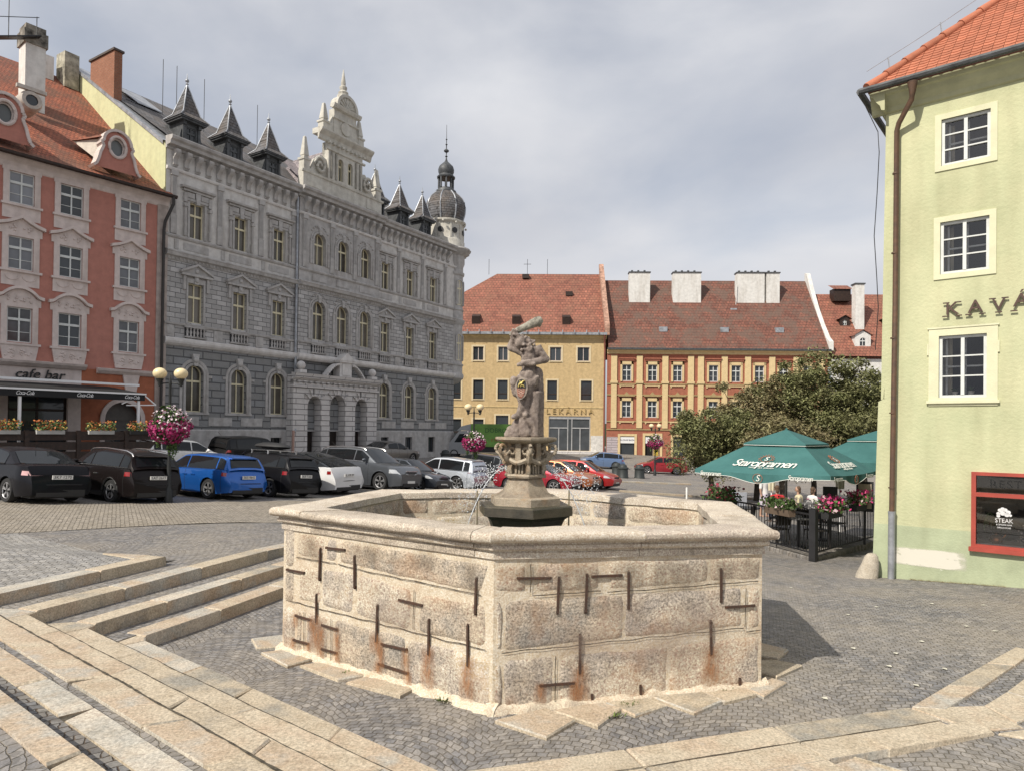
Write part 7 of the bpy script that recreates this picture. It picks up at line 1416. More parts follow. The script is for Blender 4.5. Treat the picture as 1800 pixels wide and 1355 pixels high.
# delivery truck
tx, ty = at(852, 800, 58); tk = empty('delivery_truck', (tx, ty, h(tx, ty)), R(178), 'grey cab delivery truck with green box body, behind the flower basket of the middle lamp', 'truck')
mg_ = paint('cab_grey', (.30, .31, .32), .3); b = B(); prof_ = [(1.2, .35), (3.3, .35), (3.42, .6), (3.38, .95), (2.9, 1.25), (2.35, 1.95), (2.1, 2.25), (1.2, 2.3)]; b.extr(prof_, 'y', -.95, .95); b.build('cab', mg_, tk, smooth=30)
b = B(); b.extr([(2.5, 1.3), (2.05, 2.0), (1.5, 2.02), (1.45, 1.32)], 'y', .952, .965); b.extr([(2.5, 1.3), (2.05, 2.0), (1.5, 2.02), (1.45, 1.32)], 'y', -.965, -.952); b.build('side_window', m_cgl, tk); B().poly([(2.9, -.85, 1.28), (2.9, .85, 1.28), (2.37, .8, 1.95), (2.37, -.8, 1.95)]).build('windscreen', m_cgl, tk); B().extr([(1.1, 2.3), (2.3, 2.28), (1.9, 2.65), (1.1, 2.85)], 'y', -.9, .9).build('wind_deflector', mg_, tk)
bx_ = B().box(-3.0, 1.1, -1.05, 1.05, .95, 2.85).build('box_body', mat('sign_green', (.16, .34, .06), .5, var=.25, vs=.8), tk); text('DOBROTY', .52, mat('sign_dark_green', (.02, .09, .02), .5), bx_, frame((-1.3, 1.06, 2.3), (-1, 0, 0), (0, 0, 1)), .005, name='box_lettering'); text('z farmy', .42, mat('sign_red', (.35, .03, .02), .5), bx_, frame((-1.2, 1.06, 1.55), (-1, 0, 0), (0, 0, 1)), .005, name='box_lettering')
B().box(-3.1, 3.2, -.9, .9, .5, .95).build('chassis', m_plast, tk)
for x in (2.5, -1.9):
    for s in (1, -1): wheel(tk, x, s*.85, .36, True)
# ================================================================= lamps and flowers
m_globe = mat('lamp_globe', (.80, .66, .40), .35, var=.04); m_post = mat('lamp_post_green', (.02, .022, .022), .5)
m_fm = mat('magenta_petals', (.40, .02, .14), .6, var=.2, island=.45); m_fw = mat('white_petals', (.75, .62, .66), .6, island=.2); m_fl = mat('basket_leaves', (.08, .14, .035), .7, var=.3, island=.4)
def scatter(b, n, c, rad, size, shell=.55, squash=1., zmin=-9, cond=None):
    for k in range(n):
        while 1:
            v = Vector((random.gauss(0, 1), random.gauss(0, 1), random.gauss(0, 1))).normalized()
            if cond is None or cond(v): break
        r_ = rad*(shell+(1-shell)*random.random()); r_ *= 1+.12*mn.noise(v*2.5+Vector(c)); p = Vector(c)+Vector((v.x*r_, v.y*r_, v.z*r_*squash)); s = size*random.uniform(.6, 1.25)
        a = Vector((random.gauss(0, 1), random.gauss(0, 1), random.gauss(0, 1))).normalized(); u = (v*.9+a*.8).normalized(); e1 = u.orthogonal().normalized(); e2 = u.cross(e1); t0 = random.random()*6
        b.poly([p+(e1*cos(t0+q)+e2*sin(t0+q))*s*(1 if i_ % 2 == 0 else .75)+u*(0 if i_ % 2 else s*.25) for i_, q in enumerate((0, 1.26, 2.5, 3.77, 5.0))])
LMP = {}
def lamp(x, y, label, flabel, sc=1., nfl=1500, fz=2.6, gz=4.18, rot=0, frad=.60):
    z = h(x, y); o = empty('street_lamp', (x, y, z), rot, label, 'street lamp', 'twin globe lamps of the square'); g = gz-z
    b = B(); b.lathe([(.12, -.2), (.12, .35), (.09, .42), (.07, .5), (.06, 1.2), (.045, 1.3), (.04, g-.35), (.055, g-.3), (.03, g-.2), (.02, g-.05), (.001, g)], (0, 0, 0), 12); b.build('post', m_post, o, smooth=40)
    b = B(); b.tube([(-.31, 0, g-.36), (-.2, 0, g-.3), (0, 0, g-.28), (.2, 0, g-.3), (.31, 0, g-.36)], .02, 6); b.build('arm', m_post, o)
    for s in (-1, 1):
        b = B(); b.lathe([(.03, g-.40), (.05, g-.34), (.05, g-.28), (.10, g-.2), (.11, g-.16), (.05, g-.155)], (s*.31, 0, 0), 12); b.tube([(s*.31+.07, 0, g-.34), (s*.31+.07, 0, g-.24)], .01, 4); b.build('lamp_holder', m_post, o, smooth=40); b = B(); b.ball((s*.31, 0, g-.0), .20, 14, sz=.86); b.build('globe', m_globe, o, smooth=80)
    f = empty('flower_basket', (x, y, fz), 0, flabel, 'flower basket', 'flower balls on the lamp posts'); R0 = frad
    b = B(); b.lathe([(R0*.35, -.35*R0), (R0*.6, -.1), (R0*.62, .0), (R0*.5, .0), (.06, .0)], (0, 0, -.1), 14); b.build('basket', m_plast, f)
    b = B(); scatter(b, int(nfl*.8), (0, 0, .0), R0*.94, .045*sc, .5, .9); scatter(b, int(nfl*.16), (.1, 0, -R0*.95), R0*.32, .04*sc, .3, 2.1); scatter(b, int(nfl*.07), (-R0*.55, 0, -R0*.8), R0*.16, .035*sc, .3, 2.2); scatter(b, int(nfl*.12), (0, 0, R0*.5), R0*.62, .05*sc, .6, .9); b.build('foliage', m_fl, f)
    b = B(); scatter(b, int(nfl*.62), (0, 0, -.04), R0*1.02, .042*sc, .84, .84, cond=lambda v: v.z < .42 or random.random() < .1); [scatter(b, int(nfl*.055), (R0*.78*cos(q), R0*.78*sin(q), random.uniform(-.38, .18)*R0), R0*.34, .04*sc, .5, .8) for q in (.2, 1.3, 2.3, 3.2, 4.1, 5.2, 5.8)]; b.build('magenta_blossoms', m_fm, f)
    b = B(); scatter(b, int(nfl*.16), (0, 0, .06), R0*1.05, .04*sc, .88, .9, cond=lambda v: (v.x > -.1 and v.z > -.3) or random.random() < .2); b.build('white_blossoms', m_fw, f)
lamp(*at(296, 872, 20.8), 'twin globe street lamp nearest the viewer, between the dark and the blue car', 'large ball of magenta petunias on the nearest lamp, left side', gz=4.18, fz=2.58, rot=R(5))
lamp(*at(832, 830, 35.6), 'twin globe street lamp in the middle, behind the silver people carrier', 'magenta and white flower ball on the middle lamp by the truck', 1.1, 900, 1.94, 3.75, rot=R(3))
lamp(*at(1151, 841, 55), 'twin globe street lamp farthest away, before the rust orange house', 'dark magenta flower ball on the far lamp beside the tree', 1.3, 700, 1.75, 3.05, rot=R(-5), frad=.64)
# litter bins
for (px, py, d, lb) in ((1084, 838, 51, 'dark domed litter container behind its twin near the far lamp'), (1095, 844, 49, 'dark domed litter container, left of the far lamp'), (1124, 842, 50, 'dark domed litter container closest to the far lamp'), (783, 808, 50, 'dark litter bin at the corner of the grey building')):
    x, y = at(px, py, d); b = B(); b.lathe([(.40, 0), (.40, .06), (.37, .1), (.35, .62), (.40, .66), (.40, .72), (.30, .78), (.26, .9), (.16, .97), (.001, 1.0)], (0, 0, 0), 16); b.build('litter_bin', mat('bin_dark', (.03, .036, .036), .6), loc=(x, y, h(x, y)), smooth=40, label=lb, cat='litter bin', group='litter bins')
x, y = at(1207, 878, 34); B().lathe([(.05, 0), (.05, .62), (.04, .66), (.001, .68)], (0, 0, 0), 10).build('bollard', m_white, loc=(x, y, h(x, y)), smooth=40, label='slim white bollard below the tree behind the fountain', cat='bollard')
# raised kerb lines beyond the fountain
b = B()
for (p0, p1) in ((at(1075, 850, 44), at(1215, 847, 46)), (at(1090, 862, 36), at(1400, 868, 38))):
    n = 10
    for i in range(n):
        a_ = lerp2(p0, p1, i/n); c_ = lerp2(p0, p1, (i+1)/n); slab(b, [a_, c_, (c_[0], c_[1]+.25), (a_[0], a_[1]+.25)], lambda x, y: h(x, y)+.1, -3, .01)
b.build('kerb', m_gran, kind='structure')
# ================================================================= cafe terrace on the left
random.seed(77)
def PBp(x, y, z): return Matrix.Translation((-18.46, 36, 0)) @ Matrix.Rotation(R(52), 4, 'Z') @ Vector((x, y, z))
aw = empty('awning', PBp(-6, -4, 0), R(52), 'long black terrace awning with white edge and white scripts before the pink house', 'awning')
m_ab = mat('awning_black', (.012, .012, .013), .8); m_aw = mat('awning_white', (.82, .82, .82), .5, var=.02)
X0, X1 = -7, 3.35
b = B(); b.extr([(-.02, 4.02), (0, 4.05), (3.95, 4.5), (3.95, 4.45)], 'x', X0, X1); b.build('canopy', m_ab, aw)
b = B(); b.box(X0, X1, -.03, -.005, 3.72, 4.0); vl = b.build('valance', m_ab, aw)
b = B(); b.box(X0, X1+.05, -.06, .02, 3.99, 4.06); b.box(X0, X1+.15, .9, 1.05, 4.42, 4.52); b.build('white_profile', m_aw, aw)
for u in (-1.35, .85, 2.78): text('Coca-Cola', .23, m_aw, vl, frame((u, -.04, 3.86), (1, 0, 0), (0, 0, 1)), .003, .45, sx=.75, sp=.85, name='awning_lettering')
for x in (-1.5, 3.1): B().box(x-.05, x+.05, -.0, .1, .6, 4.0).build('post', m_aw, aw)
b = B(); b.bar((3.3, 0, 4.0), (3.9, .1, 3.55), .05); b.bar((3.9, .1, 3.55), (2.6, .1, 3.5), .05); b.bar((2.4, .1, 3.55), (3.2, 0, 4.0), .05); b.build('side_brace', m_aw, aw)
fe = empty('terrace_fence', PBp(-6, -4.7, 0), R(52), 'dark brown board fence round the cafe terrace with flower boxes on top', 'fence')
b = B()
for z0, z1 in ((1.95, 2.32), (1.55, 1.88), (.45, 1.48)): b.box(-7, 3.7, 0, .04, z0, z1)
b.build('boards', m_darkwood, fe)
b = B(); [b.box(3.66, 3.7, .04, 4, z0, z1) for z0, z1 in ((1.95, 2.32), (1.55, 1.88), (.45, 1.48))]; b.build('boards', m_darkwood, fe)
for x in (-1.45, .4, 2.3, 3.68): B().box(x-.08, x+.08, -.05, .07, .3, 2.36).build('post', m_darkwood, fe)
m_or_f = mat('orange_petals', (.55, .16, .04), .6, island=.4); m_yw = mat('yellow_petals', (.6, .45, .12), .6, island=.3)
def flower_box(loc, rz, label, L_=.7, pet=(m_or_f, m_yw), box=m_plast, n=260, hh=.14, sz=.028, spread=.12):
    o = empty('flower_box', loc, rz, label, 'flower box', 'window-box flowers on railings'); b = B(); b.extr([(-.08, 0), (.08, 0), (.10, .16), (-.10, .16)], 'x', -L_/2, L_/2); b.build('trough', box, o)
    for nm, mt, nn in (('foliage', m_fl, n), ('blossoms', pet[0], n//2), ('pale_blossoms', pet[1], n//4)):
        b = B()
        for k in range(nn):
            c = Vector((random.uniform(-L_/2-.04, L_/2+.04), random.gauss(0, spread*.6), .17+hh*random.random()**1.2*(1.3 if nm != 'foliage' else 1))); u = Vector((random.gauss(0, 1), random.gauss(0, 1)-.6, random.gauss(0, 1)+.5)).normalized(); e1 = u.orthogonal().normalized(); e2 = u.cross(e1); s = sz*random.uniform(.7, 1.3)
            b.poly([c+(e1*cos(q)+e2*sin(q))*s for q in (0, 1.26, 2.5, 3.77, 5)])
        b.build(nm, mt, o)
    return o
for u, nm in ((-8.2, 'leftmost at the picture edge'), (-6.65, 'second from the left'), (-4.75, 'third from the left'), (-3.1, 'beside the near flower ball')):
    flower_box(PBp(u, -4.75, 2.2), R(52), 'orange and yellow flower box on the brown terrace fence, '+nm, 1.0, n=230, hh=.32, sz=.036, spread=.22, box=mat('trough_white', (.5, .5, .48), .6) if u < -4 else m_plast)
# ================================================================= restaurant terrace on the right
DK = [(6.91, 15.6), (9.75, 18.3), (9.2, 22.5), (5.6, 20.2)]; zt_ = -.24
b = B(); slab(b, [DK[0], DK[1], DK[2], DK[3]], lambda x, y: zt_, -1.2, .02); b.build('terrace_floor', cobble('terrace_setts', (.17, .165, .16), (.24, .22, .2), .12, R(45), 0), kind='structure')
def railing(name, p0, p1, label, hh=1.0):
    p0, p1 = Vector((p0[0], p0[1], zt_)), Vector((p1[0], p1[1], zt_)); d = p1-p0; Ln = d.length; o = empty(name, p0, math.atan2(d.y, d.x), label, 'railing', 'black railings of the terrace')
    b = B(); b.box(0, Ln, -.02, .02, hh-.04, hh); b.box(0, Ln, -.015, .015, .1, .13); b.build('rail', m_black, o)
    b = B(); n = int(Ln/.11)
    for i in range(1, n): b.box(i*Ln/n-.007, i*Ln/n+.007, -.007, .007, .12, hh-.03)
    b.build('bars', m_black, o); return o
r1 = railing('railing', DK[0], DK[1], 'black bar railing along the terrace edge nearest the green house'); railing('railing', DK[0], DK[3], 'black bar railing on the terrace side facing the fountain')
B().box(-.075, .075, -.075, .075, -.2, 1.12).build('corner_post', m_black, loc=(DK[0][0], DK[0][1], zt_), rot=(0, 0, R(40)), label='thick black post at the front corner of the terrace', cat='post')
# big parasols
m_tg = mat('parasol_green', (.045, .15, .145), .8, var=.08, vs=1.5, bump=.45, bs=4, col2=(.03, .115, .112)); m_pw = mat('parasol_print', (.78, .78, .72), .6, var=.03); m_po = mat('parasol_pole', (.30, .29, .27), .4, .5); m_pd = mat('print_rust', (.45, .16, .08), .6)
def parasol(cx, cy, rz, zc, za, rad, label, txt=False, hem=.24):
    o = empty('parasol', (cx, cy, h(cx, cy)), rz, label, 'parasol', 'large green parasols'); g = h(cx, cy); zc -= g; za -= g; zv = zc+(za-zc)*.66
    C_ = [Vector((cos(PI/2*k)*rad, sin(PI/2*k)*rad, zc)) for k in range(4)]; T = [Vector((cos(PI/2*k)*rad*.38, sin(PI/2*k)*rad*.38, zv)) for k in range(4)]
    b = B(); n = 12
    for k in range(4):
        A_, Bq = C_[k], C_[(k+1) % 4]; t0, t1 = T[k], T[(k+1) % 4]; base = len(b.v)
        for i in range(n+1):
            for j in range(7):
                u = i/n; v = j/6; p = A_.lerp(Bq, u).lerp(t0.lerp(t1, u), v); p.z -= .05*sin(PI*u)*(1-v)*.9+.03*sin(PI*v)*abs(sin(PI*u)); b.v.append(tuple(p))
        for i in range(n):
            for j in range(6): q = base+i*7+j; b.f.append((q, q+7, q+8, q+1)); b.m.append(0)
    cn = b.build('canopy', m_tg, o, smooth=25)
    b = B(); z2 = zv-.03; za2 = za; Q = [Vector((cos(PI/2*k)*rad*.47, sin(PI/2*k)*rad*.47, z2+.02)) for k in range(4)]
    for k in range(4): b.poly([Q[k], Q[(k+1) % 4], (0, 0, za2)]); b.poly([Q[k], Q[(k+1) % 4], Q[(k+1) % 4]-Vector((0, 0, .04)), Q[k]-Vector((0, 0, .04))])
    b.ball((0, 0, za2), .035, 6); b.build('top_cap', m_tg, o); b = B(); b.tube([q-Vector((0, 0, .045)) for q in Q+Q[:1]], .006, 4, False); b.build('piping', m_pw, o)
    b = B(); w_ = B()
    for k in range(4):
        A_, Bq = C_[k], C_[(k+1) % 4]; nn = 28; dn = ((A_+Bq)*.5); dn.z = 0; dn.normalize(); base = len(b.v); W = []
        for i in range(nn+1):
            u = i/nn; p = A_.lerp(Bq, u); p.z -= .045*sin(PI*u); s = sin(PI*max(0, min(1, (u-.28)/.44)))**1.3*.13+.10*1; fl_ = dn*(.012*sin(u*30)+.01); b.v.append(tuple(p)); q = p-Vector((0, 0, s))+fl_; b.v.append(tuple(q)); W.append(q)
        for i in range(nn): q = base+2*i; b.f.append((q, q+2, q+3, q+1)); b.m.append(0)
        w_.tube(W, .007, 4)
    b.build('valance', m_tg, o); w_.build('piping', m_pw, o)
    b = B(); b.tube([(0, 0, 0), (0, 0, za-.1)], .035, 10); b.box(-.3, .3, -.3, .3, -.05, .08); b.build('pole', m_po, o, smooth=40)
    b = B()
    for k in range(4): b.bar((0, 0, za-.35), C_[k]*.97-Vector((0, 0, .04)), .025); m_ = (C_[k]+C_[(k+1) % 4])*.5; b.bar((0, 0, za-.4), m_*.97-Vector((0, 0, .08)), .02)
    b.build('ribs', m_po, o)
    if txt:
        for k in (2, 3):     # panels k: corner k to corner k+1
            A_, Bq = C_[k], C_[(k+1) % 4]; t0, t1 = T[k], T[(k+1) % 4]; ax = (Bq-A_).normalized(); ay = ((t0+t1)/2-(A_+Bq)/2); nrm = ax.cross(ay).normalized(); mid_ = (A_+Bq)/2; P_ = mid_+ay*.30+nrm*.012-Vector((0, 0, .02)); ln = (Bq-A_).length
            text('Staropramen', .40, m_pw, cn, frame(P_, ax, ay), .002, .35, sx=.92, sp=.82, name='parasol_lettering')
            text('PRAHA  1869  SMÍCHOV', .06, m_pw, cn, frame(mid_+ay*.16+nrm*.01-Vector((0, 0, .02)), ax, ay), .002, .1, name='parasol_lettering')
            e = B(); ym = ay.normalized(); c0 = mid_+ay*.46+nrm*.012-Vector((0, 0, .02)); ring = [c0+(ax*cos(t)*.14+ym*sin(t)*.13) for t in [2*PI*i/18 for i in range(19)]]; e.tube(ring, .007, 4, False)
            for t in np.linspace(-.3, PI+.3, 11): e.bar(c0+(ax*cos(t)*.16+ym*sin(t)*.15), c0+(ax*cos(t)*.205+ym*sin(t)*.19), .012)
            e.build('emblem', m_pd, cn); text('S', .22, m_pw, cn, frame(c0+nrm*.004, ax, ay), .002, .2, name='parasol_lettering')
            dn = Vector((mid_.x, mid_.y, 0)).normalized()
            for u, sz in ((.13, .17), (.80, .17)): p = A_.lerp(Bq, u)+dn*.024-Vector((0, 0, .065+.03)); text('Staropramen', sz, m_pw, cn, frame(p, ax, (0, 0, 1)), .002, .35, sx=.8, sp=.82, name='valance_lettering')
            p = A_.lerp(Bq, .5)+dn*.03-Vector((0, 0, .15)); text('S', .22, m_pw, cn, frame(p, ax, (0, 0, 1)), .002, .2, name='valance_lettering'); e = B(); e.tube([p+(ax*cos(t)*.12+Vector((0, 0, sin(t)*.11))) for t in [2*PI*i/16 for i in range(17)]], .006, 4, False); e.build('valance_emblem', m_pd, cn)
    return o
parasol(7.2, 17.9, R(1), 1.64, 2.70, 2.40, 'large teal green square parasol with white script and vented top, nearest of the terrace', True)
parasol(11.0, 20.3, R(12), 1.85, 2.75, 2.5, 'teal green parasol behind the lettered one, next to the green house')
def folded(x, y, zb, zt, label):
    o = empty('folded_parasol', (x, y, h(x, y)), 0, label, 'parasol', 'folded cream parasols'); g = h(x, y); b = B(); n = 14; prof_ = [(.05, zt), (.09, zt-.15), (.13, zb+.25), (.12, zb), (.03, zb)]; base = len(b.v)
    for r_, z in prof_:
        for k in range(n): t = 2*PI*k/n; rr = r_*(1 if k % 2 else .62); b.v.append((rr*cos(t), rr*sin(t), z-g))
    for i in range(len(prof_)-1):
        for k in range(n): b.f.append((base+i*n+k, base+i*n+(k+1) % n, base+(i+1)*n+(k+1) % n, base+(i+1)*n+k)); b.m.append(0)
    b.build('cloth', mat('cream_cloth', (.62, .57, .42), .85, var=.1), o); b = B(); b.tube([(0, 0, 0), (0, 0, zb-g+.1)], .025, 8); b.build('pole', m_aw, o)
fx_, fy_ = at(1476, 880, 20.5); folded(fx_, fy_, .95, 2.0, 'folded cream parasol between the green parasol edge and the menu board'); fx_, fy_ = at(1356, 870, 25); folded(fx_, fy_, .5, 1.7, 'folded cream parasol behind the left part of the green parasol')
# furniture
m_wire = mat('chair_wire', (.20, .20, .20), .4, .6); m_seat = mat('dark_rattan', (.03, .024, .02), .7)
def chair(x, y, z, rz, label, wire=True, grp='terrace chairs'):
    o = empty('chair', (x, y, z), rz, label, 'chair', grp); m1 = m_wire if wire else m_seat
    b = B(); b.box(-.21, .21, -.21, .21, .43, .46, .01); b.build('seat', m1, o)
    b = B(); b.tube([(-.21, .2, .46), (-.22, .25, .7), (-.16, .28, .86), (0, .29, .90), (.16, .28, .86), (.22, .25, .7), (.21, .2, .46)], .014, 6)
    for k in range(5): b.tube([(-.14+k*.07, .21, .46), (-.12+k*.06, .28, .87)], .008, 5)
    if not wire: b.box(-.2, .2, .22, .25, .55, .84)
    b.build('backrest', m1, o)
    for s in (-1, 1):
        b = B(); b.tube([(s*.21, .2, .64), (s*.25, -.05, .66), (s*.23, -.18, .62), (s*.21, -.19, .44)], .013, 6); b.build('armrest', m1, o)
        for t in (-1, 1): b = B(); b.tube([(s*.19, t*.19, .44), (s*.22, t*.23, 0)], .013, 6); b.build('leg', m1, o)
def table(x, y, z, label, r_=.38):
    o = empty('table', (x, y, z), 0, label, 'table', 'terrace tables'); b = B(); b.lathe([(r_, .72), (r_, .75), (.001, .751)], (0, 0, 0), 18); b.build('table_top', m_wire, o); b = B(); b.lathe([(.26, 0), (.24, .03), (.03, .05), (.03, .72)], (0, 0, 0), 12); b.build('pedestal', m_black, o)
zf_ = zt_
cc = [(6.7, 17.2, 200, 'black chair under the parasol close to the corner post'), (7.6, 17.0, 20, 'black chair by the railing flowers'), (7.9, 18.1, 120, 'black chair behind the railing flowers'), (8.7, 18.4, 40, 'black chair nearest the green house wall'), (6.3, 18.5, 260, 'black chair at the far left of the terrace floor'), (7.6, 19.4, 330, 'black chair at the rear of the terrace floor')]
for x, y, a_, lb in cc: chair(x, y, zf_, R(a_), lb, False)
table(7.2, 17.1, zf_, 'round table right behind the corner post'); table(8.3, 18.3, zf_, 'round table behind the pink railing flowers'); table(6.6, 19.2, zf_, 'round table at the back left of the terrace floor')
for (px, py, d, a_, lb) in ((1432, 890, 25, 30, 'pale wire chair farthest left of the three out in the sun'), (1447, 889, 25, 100, 'pale wire chair in the middle of the three out in the sun'), (1462, 888, 25.5, 200, 'pale wire chair farthest right of the three out in the sun'), (1500, 886, 25, 60, 'pale wire chair beside the menu board'), (1392, 892, 26, 300, 'pale wire chair of the seated guests')):
    x, y = at(px, py, d); chair(x, y, h(x, y), R(a_), lb)
x, y = at(1418, 889, 26); table(x, y, h(x, y), 'round table of the seated guests in the sun'); x, y = at(1455, 889, 24.6); table(x, y, h(x, y), 'round table between the pale wire chairs')
x, y = at(1520, 905, 17.6); mb = empty('menu_board', (x, y, zt_), R(-30), 'beige menu board in black frame beside the green house', 'menu board'); B().box(-.20, .20, -.02, .02, .85, 1.62).build('frame', m_black, mb); B().box(-.155, .155, -.028, -.02, .93, 1.56).build('sheet', mat('menu_paper', (.50, .42, .33), .8, var=.12, vs=9), mb); B().box(-.03, .03, -.03, .03, 0, .85).build('stand', m_black, mb)
x, y = at(1459, 900, 17); sp_ = empty('patio_heater', (x, y, zt_), R(-20), 'black cabinet on a post under the right half of the green parasol', 'heater'); B().box(-.16, .16, -.1, .1, 1.18, 1.52, .01).build('cabinet', m_plast, sp_); B().box(-.04, .04, -.04, .04, 0, 1.18).build('post', m_black, sp_)
m_pp = mat('pink_petals', (.60, .05, .20), .6, island=.35); m_pw2 = mat('pale_petals', (.72, .52, .56), .6, island=.15)
def on_rail(t, q0, q1): return (q0[0]+(q1[0]-q0[0])*t, q0[1]+(q1[1]-q0[1])*t)
a_r = math.atan2(DK[1][1]-DK[0][1], DK[1][0]-DK[0][0]); a_l = math.atan2(DK[3][1]-DK[0][1], DK[3][0]-DK[0][0])
p = on_rail(.20, DK[0], DK[1]); flower_box((p[0]+.05, p[1]-.1, .63), a_r, 'bright pink and white geraniums in box on the railing next to the corner post', .8, (m_pp, m_pw2), n=420, hh=.26, sz=.035, spread=.2)
p = on_rail(.62, DK[0], DK[1]); flower_box((p[0]+.05, p[1]-.1, .68), a_r, 'bright pink geraniums in box on the railing beside the green wall', .7, (m_pp, m_pw2), n=380, hh=.26, sz=.035, spread=.2)
p = on_rail(.22, DK[0], DK[3]); flower_box((p[0]-.1, p[1]-.0, .62), a_l, 'mostly green flower box with few white blooms on the railing facing the fountain', .95, (m_fl, m_pw2), n=420, hh=.2, sz=.034, spread=.16, box=mat('trough_brown', (.14, .10, .07), .7))
p = on_rail(.72, DK[0], DK[3]); flower_box((p[0]-.1, p[1], .58), a_l, 'dark red geranium box at the far end of the railing facing the fountain', 1.1, (mat('dark_red_petals', (.30, .03, .06), .6, island=.4), m_fl), n=420, hh=.3, sz=.035, spread=.2)
# advertising stands
for (px, lb) in ((1292, 'white and blue advertising board, left one behind the fountain rim'), (1305, 'white and blue advertising board, right one behind the fountain rim')):
    x, y = at(px, 892, 25); o = empty('advertising_board', (x, y, h(x, y)), R(20), lb, 'sign', 'advertising boards'); b = B(); b.box(-.18, .18, -.02, .02, .1, 1.0); b.build('panel', mat('pale_board', (.55, .58, .64), .6), o); [B().bar((s*.16, 0, 0), (s*.16, .0, .3), .03).build('leg', m_black, o) for s in (-1, 1)]
# ================================================================= trees
m_bark = mat('bark', (.10, .08, .06), .95, var=.3, vs=6, bump=.8, bs=20)
def leafmat(name, c, c2):
    m = mat(name, c, .6, var=.1, vs=1.2, col2=c2, island=.42); p = m.node_tree.nodes['Principled BSDF']; p.inputs['Transmission Weight'].default_value = 0; p.inputs['Specular IOR Level'].default_value = .3
    return m
m_l1 = leafmat('olive_leaves', (.20, .215, .09), (.15, .14, .065)); m_l2 = leafmat('brown_green_leaves', (.23, .22, .105), (.18, .135, .075))
def tree(x, y, hgt, cz, rx, rz_, label, n=11000, m=m_l1, seed=1, low=.0, size=.10):
    rr = random.Random(seed); g = h(x, y); o = empty('tree', (x, y, g), 0, label, 'tree', 'leafy trees beyond the parasols'); b = B()
    b.tube([(0, 0, -.2), (.05, .02, hgt*.15), (-.02, .03, hgt*.3), (.04, 0, hgt*.45)], [.17, .14, .12, .1], 9); tips = []
    for k in range(13):
        a_ = 2*PI*k/13*2.4; z0 = hgt*rr.uniform(.22, .45); l = rx*rr.uniform(.6, .95); e = rr.uniform(.1, .9); P = [Vector((0, 0, z0))]
        for i in range(1, 5): t = i/4; P.append(Vector((cos(a_+.2*t)*l*t, sin(a_+.2*t)*l*t, z0+(cz+rz_*.85*e*1.1-z0)*t**.9)))
        b.tube(P, [.07, .055, .04, .025, .01], 6); tips += P[2:]
    b.build('trunk', m_bark, o, smooth=60)
    cl = []
    for k in range(70):
        while 1:
            v = Vector((rr.uniform(-1, 1), rr.uniform(-1, 1), rr.uniform(-1, 1)))
            if .25 < v.length < 1: break
        f = 1+.28*mn.noise(v*1.9+Vector((seed*3.1, 0, 0))); c = Vector((v.x*rx*f, v.y*rx*f, cz+v.z*rz_*f)); cl.append((c, rr.uniform(.28, .62)))
    cl += [(t, .3) for t in tips]; b = B(); per = n//len(cl)
    for c, r_ in cl:
        for k in range(int(per*rr.uniform(.6, 1.4))):
            v = Vector((rr.gauss(0, 1), rr.gauss(0, 1), rr.gauss(0, .75))); v = v*(r_/max(1, v.length*.85)) if v.length > 1.5 else v*r_*.62
            q = c+v; q.z -= .12*(abs(v.x)+abs(v.y)); u = Vector((rr.gauss(0, .7), rr.gauss(0, .7), 1)).normalized(); e1 = u.orthogonal().normalized(); a2 = rr.random()*6.28; e2 = u.cross(e1); d = (e1*cos(a2)+e2*sin(a2)); s_ = d.cross(u); sz = size*rr.uniform(.6, 1.25)
            b.v += [tuple(q-d*sz), tuple(q+s_*sz*.42+u*sz*.1), tuple(q+d*sz-Vector((0, 0, sz*.35))), tuple(q-s_*sz*.42+u*sz*.1)]; nb = len(b.v); b.f.append((nb-4, nb-3, nb-2, nb-1)); b.m.append(0)
    b.build('crown', m, o); return o
def T(px, d): return at(px, 780, d)
tree(*T(1250, 35), 4.9, 3.15, 2.05, 1.75, 'low drooping olive-brown tree, leftmost of those beyond the parasols', 19000, m_l1, 3)
tree(*T(1330, 37), 6.0, 4.3, 2.5, 2.4, 'broad leafy tree second from the left beyond the parasols', 21000, m_l2, 5)
tree(*T(1430, 36), 7.0, 5.1, 2.8, 2.9, 'tallest olive green tree, in the middle right beyond the parasols', 26000, m_l1, 8)
tree(*T(1520, 34), 6.8, 4.9, 2.6, 2.6, 'olive green tree partly hidden by the green house', 22000, m_l1, 13)
tree(*T(1375, 33), 4.6, 3.0, 1.9, 1.5, 'lower bushy tree directly above the lettered parasol', 11000, m_l2, 21)
